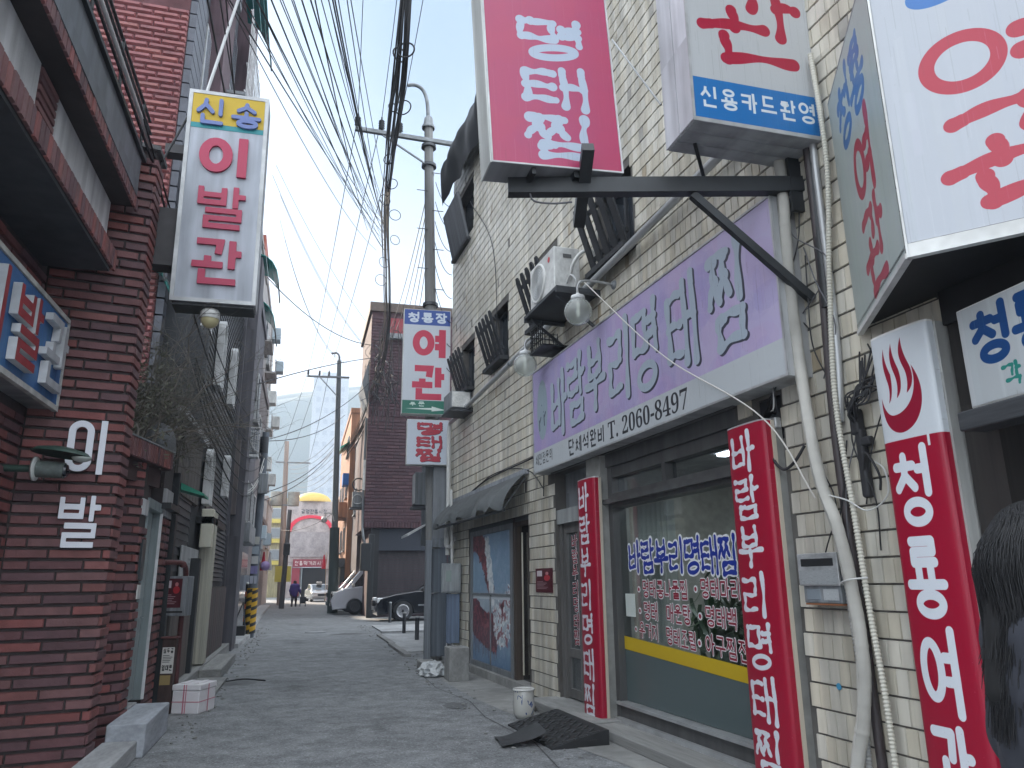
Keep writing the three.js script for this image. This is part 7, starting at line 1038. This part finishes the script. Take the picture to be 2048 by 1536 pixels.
{ // person in purple walking away with a cart
  const t = thing('person', 'person in a purple coat walking away pulling a dark shopping cart', 'person', [-0.35, 0, -54]), B = [[[0, 1.02, 0], [0, 1.3, 0.02], 0.2, 0.2, 1.2], [[-0.16, 1.34, 0.02], [0.16, 1.34, 0.02], 0.1, 0.1], [[-0.2, 1.32, 0.02], [-0.27, 1.02, 0.03], 0.08, 0.065], [[-0.27, 1.02, 0.03], [-0.24, 0.8, -0.08], 0.062, 0.05], [[0.2, 1.32, 0.02], [0.32, 1.05, 0.03], 0.08, 0.065], [[0.32, 1.05, 0.03], [0.4, 0.86, 0.02], 0.062, 0.045], [[0, 0.78, 0], [0, 1.0, 0], 0.2, 0.2, 1.15]];
  const legs = [[[-0.09, 0.75, 0], [-0.12, 0.42, 0.06], 0.1, 0.075], [[-0.12, 0.42, 0.06], [-0.14, 0.08, 0.14], 0.072, 0.05], [[-0.14, 0.05, 0.12], [-0.14, 0.04, -0.04], 0.05, 0.045], [[0.09, 0.75, 0], [0.11, 0.42, -0.1], 0.1, 0.075], [[0.11, 0.42, -0.1], [0.12, 0.08, -0.08], 0.072, 0.05], [[0.12, 0.05, -0.06], [0.12, 0.04, -0.22], 0.05, 0.045]];
  const hd = [[[0, 1.47, -0.01], [0, 1.55, -0.02], 0.09, 0.1]], mv = new THREE.Matrix4().makeTranslation(-0.35, 0, -54);
  part(t, 'body', bodyField([...B, ...legs, ...hd, [[0, 1.36, 0.01], [0, 1.46, 0], 0.06, 0.06], [[0.4, 0.86, 0.02], [0.43, 0.78, 0.02], 0.035, 0.03], [[-0.24, 0.8, -0.08], [-0.24, 0.72, -0.1], 0.035, 0.03]], [-0.5, 0, -0.4], [0.5, 1.7, 0.4], 0.022, 0.03), M([0.06, 0.05, 0.06], 0.8), mv);
  part(t, 'coat', bodyField(B.map(([a, b, r, q, f]) => [a, b, r + 0.012, q + 0.012, f]), [-0.5, 0.5, -0.35], [0.5, 1.5, 0.35], 0.02, 0.03), M([0.06, 0.035, 0.2], 0.8), mv); part(t, 'hair', bodyField([[[0, 1.5, 0.02], [0, 1.57, 0.0], 0.1, 0.11]], [-0.2, 1.3, -0.2], [0.2, 1.75, 0.2], 0.012, 0.02), M([0.02, 0.018, 0.018], 0.7), mv);
  const c = thing('shopping_cart', 'small dark two wheeled shopping cart pulled by the person in purple', 'cart', [0.2, 0, -53.9]); part(c, 'bag', rbx(0.02, 0.42, 0.18, 0.62, -54.1, -53.75, 0.06, 3), M([0.03, 0.03, 0.035], 0.8)); part(c, 'handle', tube([[0.1, 0.3, -53.74], [0.08, 0.82, -53.9], [0.06, 0.85, -53.98]], 0.016, 16, 6), mats.blackSteel); for (const x of [0.05, 0.39]) part(c, 'wheel', new THREE.TorusGeometry(0.1, 0.03, 8, 20).rotateY(Math.PI / 2).translate(x, 0.13, -53.8), mats.rubber);
}
{ // near person at the right edge: back of a head with long black hair, dark coat
  const px = 1.9, pz = -1.6, mv = new THREE.Matrix4().makeTranslation(px, 0, pz).multiply(new THREE.Matrix4().makeRotationY(-2.0));
  const t = thing('person', 'person with long black hair in a dark coat seen from behind at the right edge', 'person', [px, 0, pz]);
  const bones = [[[0, 0.95, 0], [0, 1.2, 0], 0.16, 0.16, 1.25], [[0, 1.2, 0], [0, 1.3, 0.01], 0.165, 0.14, 1.25], [[-0.13, 1.33, 0], [0.13, 1.33, 0], 0.075, 0.075], [[0, 1.34, 0], [0, 1.45, -0.015], 0.055, 0.052], [[0, 1.5, -0.02], [0, 1.56, -0.01], 0.082, 0.088],
    [[-0.18, 1.33, 0], [-0.22, 1.08, 0.02], 0.06, 0.05], [[-0.22, 1.08, 0.02], [-0.2, 0.86, -0.1], 0.046, 0.036], [[0.18, 1.33, 0], [0.22, 1.08, 0.02], 0.06, 0.05], [[0.22, 1.08, 0.02], [0.2, 0.86, -0.1], 0.046, 0.036], [[-0.09, 0.9, 0], [-0.1, 0.48, -0.02], 0.1, 0.07], [[-0.1, 0.48, -0.02], [-0.1, 0.09, 0.03], 0.065, 0.045], [[-0.1, 0.05, 0.03], [-0.1, 0.035, -0.16], 0.045, 0.035], [[0.09, 0.9, 0], [0.1, 0.48, 0.03], 0.1, 0.07], [[0.1, 0.48, 0.03], [0.1, 0.09, 0.1], 0.065, 0.045], [[0.1, 0.05, 0.1], [0.1, 0.035, -0.09], 0.045, 0.035]];
  for (const s of [-1, 1]) { for (let f = 0; f < 4; f++) bones.push([[s * 0.2, 0.82, -0.12 + f * 0.018], [s * 0.195, 0.745 - (f === 1 || f === 2 ? 0.012 : 0), -0.115 + f * 0.018], 0.009, 0.007]); bones.push([[s * 0.2, 0.86, -0.1], [s * 0.2, 0.81, -0.095], 0.033, 0.034]); bones.push([[s * 0.19, 0.84, -0.11], [s * 0.17, 0.79, -0.135], 0.011, 0.008]); }
  part(t, 'body', bodyField(bones, [-0.35, 0, -0.3], [0.35, 1.7, 0.3], 0.016, 0.018), M([0.42, 0.27, 0.2], 0.6), mv);
  const fold = (d, p) => d + 0.004 * Math.sin(p[1] * 46 + p[0] * 20) * Math.sin(p[0] * 31 + p[2] * 17);
  part(t, 'coat', bodyField(bones.filter((b, i) => i < 3 || (i > 4 && i < 9)).map(([a, b, r, q, f]) => [a, b, r + 0.025, q + 0.03, f]).concat([[[0, 0.7, 0], [0, 0.98, 0], 0.2, 0.18, 1.2], [[-0.1, 1.38, 0.03], [0.1, 1.38, 0.03], 0.06, 0.06]]), [-0.4, 0.4, -0.35], [0.4, 1.5, 0.35], 0.013, 0.03, fold), M([0.035, 0.038, 0.05], 0.85, { sheen: 0.3 }), mv);
  // hair: cap plus many strands falling to the shoulders
  part(t, 'hair', bodyField([[[0, 1.56, 0.0], [0, 1.585, 0.0], 0.1, 0.098], [[0, 1.54, 0.05], [0, 1.22, 0.13], 0.09, 0.06], [[-0.07, 1.52, 0.02], [-0.1, 1.35, 0.05], 0.05, 0.04], [[0.07, 1.52, 0.02], [0.1, 1.35, 0.05], 0.05, 0.04]], [-0.25, 1.15, -0.2], [0.25, 1.78, 0.25], 0.01, 0.025), M([0.01, 0.01, 0.011], 0.8), mv);
  const strands = []; for (let i = 0; i < 4200; i++) { const a = rnd(-2.5, 2.5), e = rnd(0.05, 1.35), r = 0.126, x = r * Math.sin(a) * Math.cos(e), z = r * Math.cos(a) * Math.cos(e), y = 1.575 + r * Math.sin(e), l = rnd(0.2, 0.42), k = 1.12 + rnd(0.14); strands.push(tube([[x, y, z], [x * k + rnd(-0.006, 0.006), y - 0.06, z * k + 0.01], [Math.sin(a) * 0.122 * k + rnd(-0.02, 0.02), 1.5 - l * 0.45, Math.cos(a) * 0.118 + 0.02 + rnd(0.02)], [Math.sin(a) * 0.115 + rnd(-0.03, 0.03), 1.5 - l, Math.cos(a) * 0.115 + 0.05 + rnd(-0.02, 0.02)]], 0.0012, 9, 3)); }
  part(t, 'hair_strands', strands, M([0.012, 0.012, 0.014], 0.5), mv).userData.kind = 'stuff';
}
// ---------- overhead wires ----------
const wireLabel = 'thin dark overhead wire crossing the pale sky above the alley', wireGroup = 'overhead wires above the alley';
function wire(a, b, sag = 0.3, r = 0.012, m = mats.cable, label = wireLabel, group = wireGroup) {
  const pts = [...Array(9)].map((_, i) => { const t = i / 8, p = a.clone().lerp(b, t); p.y -= sag * 4 * t * (1 - t); return p; });
  return solo('overhead_wire', tube(pts, r, 24, 5), m, label, 'wire', undefined, group);
}
const G = { fan: ['thin dark overhead wire of the fan spreading from the upper left picture edge', 'wires fanning from the upper left'], pin: ['thin overhead wire strung over the insulators of the crossarms', 'wires on the crossarm insulators'], cross: ['dark wire swinging across the alley to the knot before the garage house', 'wires crossing to the cable knot'], low: ['cable strung low from the striped left pole towards the right side', 'cables from the striped pole'], far: ['faint thin wire over the market front at the far end', 'wires over the market front'], wall: ['short drop wire between the grey pole and the tiled wall', 'drop wires at the grey pole'], roof: ['faint wire from the grey pole up to the garage house roof', 'wires to the garage house roof'], left: ['long cable running along the left house fronts', 'cables along the left fronts'] };
const on = (p, q, k = 0.25) => p.clone().add(p.clone().sub(q).multiplyScalar(k)); // carried on past the picture edge
{
  const near = [ // [u at the top edge, height] to a far point [u, v, z]
    [480, 9.5, 765, 465, -30], [505, 9.7, 770, 470, -30], [520, 9.2, 768, 480, -30], [548, 9.8, 775, 455, -32], [575, 9.4, 772, 470, -30], [600, 9.6, 770, 485, -32], [622, 9.9, 776, 480, -32],
    [490, 9.9, 752, 500, -32], [530, 9.4, 764, 495, -33], [562, 9.6, 768, 500, -32], [588, 9.8, 766, 440, -31], [611, 9.5, 774, 500, -33], [632, 9.7, 776, 470, -31], [655, 10, 770, 420, -30], [672, 9.6, 778, 430, -32], [684, 9.9, 776, 470, -31], [708, 9.8, 780, 420, -30],
    [668, 9.9, 764, 430, -30], [678, 9.7, 768, 440, -30], [690, 9.8, 772, 455, -30], [700, 9.6, 770, 470, -30], [640, 10.2, 735, 460, -34],
  ];
  near.forEach(([u, y, u2, v2, z], i) => { const a = atY(u, 0, y), b = atZ(u2, v2, z); wire(on(a, b, 0.3), b, 0.35 + (i % 4) * 0.12, i % 3 ? 0.008 : 0.012, mats.cable, ...G.fan); });
  // lines from the insulators up towards the viewer and on down the alley
  [[726, 0, 0.66], [793, 0, 1.2], [845, 0, 1.62]].forEach(([u, v, x], i) => { const b = new V3(x, 11.95, -15.5), a = atY(u, v, 12.1); wire(on(a, b, 0.3), b, 0.1, 0.008, mats.cable, ...G.pin); wire(b, new V3([-0.25, 0.35, 0.85][i], 12.8, -40.9), 0.5, 0.01, mats.cable, ...G.pin); wire(new V3([-0.25, 0.35, 0.85][i], 12.8, -40.9), new V3([-2.2, -1.4, 0.1][i], 10.4, -57.9), 0.4, 0.012, mats.cable, ...G.pin); });
  // thick bundle running down the alley, with its hanging loops
  const spine = [atY(815, -60, 9.2), atZ(806, 100, -8.5), atZ(792, 230, -12), atZ(780, 330, -17), atZ(772, 440, -23), atZ(776, 560, -28), atZ(775, 660, -31), atZ(756, 760, -34), atZ(720, 860, -38), atZ(690, 905, -40.8)];
  const t = thing('cable_bundle', 'thick black bundle of cables with small loops hanging over the alley', 'cable', atZ(772, 440, -23).toArray());
  for (let i = 0; i < 13; i++) { const dx = rnd(-0.16, 0.16), dy = rnd(-0.2, 0.2); part(t, 'cable', tube(spine.map((p, k) => new V3(p.x + dx * (0.5 + k * 0.12) + rnd(-0.03, 0.03), p.y + dy + rnd(-0.04, 0.04), p.z)), i < 3 ? 0.022 : 0.012, 120, 6), mats.cable); }
  [[812, 100, -8.4, 0.11], [800, 110, -8.6, 0.1], [806, 215, -11.4, 0.14], [786, 215, -11.5, 0.08], [778, 318, -16, 0.13], [784, 368, -18.5, 0.15], [770, 400, -20, 0.16], [790, 430, -22, 0.18], [768, 525, -26, 0.2], [790, 480, -24, 0.17], [762, 560, -27, 0.22]].forEach(([u, v, z, r]) => { const p = atZ(u, v, z); part(t, 'loop', new THREE.TorusGeometry(r, 0.012, 5, 28).rotateY(rnd(-0.5, 0.5)).translate(p.x, p.y, p.z), mats.cable); });
  const k = thing('cable_knot', 'dense tangled knot of cables before the dark brick garage house', 'cable', atZ(770, 760, -33).toArray());
  for (let i = 0; i < 46; i++) { const c = atZ(768 + rnd(-26, 22), 690 + rnd(-30, 110), -33 + rnd(-0.5, 0.5)), p = [c]; for (let j = 0; j < 4; j++) p.push(p[j].clone().add(new V3(rnd(-0.35, 0.35), rnd(-0.55, 0.4), rnd(-0.3, 0.3)))); part(k, 'cable', tube(p, rnd(0.01, 0.022), 16, 4), i % 7 ? mats.cable : mats.wireGrey); }
  for (let i = 0; i < 7; i++) { const a = atZ(760 + i * 6, 640 + rnd(20), -32.6), b = atZ(742 + i * 7, 840 + rnd(40), -33.2); part(k, 'cable', tube([a, a.clone().lerp(b, 0.4).add(new V3(rnd(-0.2, 0.2), 0, 0)), b], 0.02, 16, 5), mats.cable); }
  // wires crossing from left buildings to the knot and the far poles
  [[535, 555, -26, 740, 690, -33, 0.5], [545, 350, -30, 720, 680, -40, 0.6], [560, 390, -32, 735, 700, -40, 0.7], [552, 330, -34, 745, 660, -40, 0.5], [515, 768, -22, 745, 716, -33, -0.1], [560, 440, -34, 700, 728, -41, 1.6], [570, 480, -34, 690, 728, -41, 1.2]].forEach(([u, v, z, u2, v2, z2, s], i) => wire(atZ(u, v, z), atZ(u2, v2, z2), s, i === 0 || i === 4 ? 0.018 : 0.011, i > 4 ? mats.wireGrey : mats.cable, ...G.cross));
  [[532, 880, -23.9, 735, 770, -33], [534, 882, -23.9, 690, 830, -40], [530, 985, -23.9, 668, 895, -41], [528, 1000, -23.9, 664, 905, -41], [560, 1060, -50, 668, 1025, -41]].forEach(([u, v, z, u2, v2, z2], i) => wire(atZ(u, v, z), atZ(u2, v2, z2), 0.35, 0.014, mats.cable, ...G.low));
  for (let i = 0; i < 7; i++) wire(new V3(-1.4 + i * 0.1, 10 - i * 0.3, -57.8), new V3(1.4, 9.2 - i * 0.35, -41), 0.5, 0.012, mats.wireGrey, ...G.far);
  for (let i = 0; i < 8; i++) wire(new V3(2.5, 10.5 - i * 0.5, -15.6), inF(W1, -5.0, 9.6 - i * 0.55, 0.05), 0.2, 0.008, mats.cable, ...G.wall);
  for (let i = 0; i < 5; i++) wire(new V3(2.45, 11 - i * 0.3, -15.6), new V3(3.4 + i * 0.3, 13.2, -35), 0.6, 0.012, mats.wireGrey, ...G.roof);
  // pair of long cables along the left fronts, and the low ones near the tall barber sign
  wire(atY(415, 0, 7.4), atZ(528, 560, -26), 0.2, 0.012, mats.cable, ...G.left); wire(atY(440, 0, 7.6), atZ(530, 500, -26), 0.25, 0.009, mats.cable, ...G.left); wire(atY(452, 0, 7.9), atZ(520, 640, -26), 0.3, 0.009, mats.cable, ...G.left);
  wire(new V3(-1.66, 5.6, -7.2), new V3(-1.5, 5.0, -20), 0.5, 0.012, mats.cable, ...G.left); wire(new V3(-1.66, 5.7, -6.8), new V3(-1.45, 5.6, -20.3), 0.4, 0.01, mats.cable, ...G.left);
  for (let i = 0; i < 4; i++) wire(new V3(-1.62, 4.6 - i * 0.08, -11), new V3(-1.35, 5.3 - i * 0.3, -23.9), 0.6 + i * 0.1, 0.012, mats.cable, ...G.left);
  // thin lines on the tiled wall itself
  [[[-3.6, 9, 0.02], [-2.0, 7.2, 0.02], [-1.9, 5.2, 0.02], [-1.85, 4.9, 0.1]], [[0.35, 4.2, 0.03], [0.36, 3.4, 0.03], [0.3, 2.6, 0.03]], [[-4.6, 2.9, 0.02], [-2.6, 3.15, 0.03], [0.2, 3.2, 0.03], [0.4, 3.25, 0.02]], [[-4.4, 2.85, 0.03], [-2.0, 3.2, 0.04], [-0.2, 3.0, 0.03], [0.3, 2.7, 0.03]]].forEach((pts, i) => solo('wall_cable', tube(pts, i === 2 ? 0.014 : 0.008, 50, 5), mats.cable, ['thin cable hanging down the upper far tiled wall', 'thin cable hanging at the left end of the purple sign', 'thick black cable running along the tiled wall above the awning', 'loose cable sagging beside the thick one above the awning'][i], 'cable', W1));
  solo('guy_wire', rod(atZ(1225, 80, -5.6), atZ(1322, 210, -4.5), 0.008), mats.alu, 'thin steel rod between the pink sign and the white inn sign', 'rod');
}
renderer.render(scene, camera);
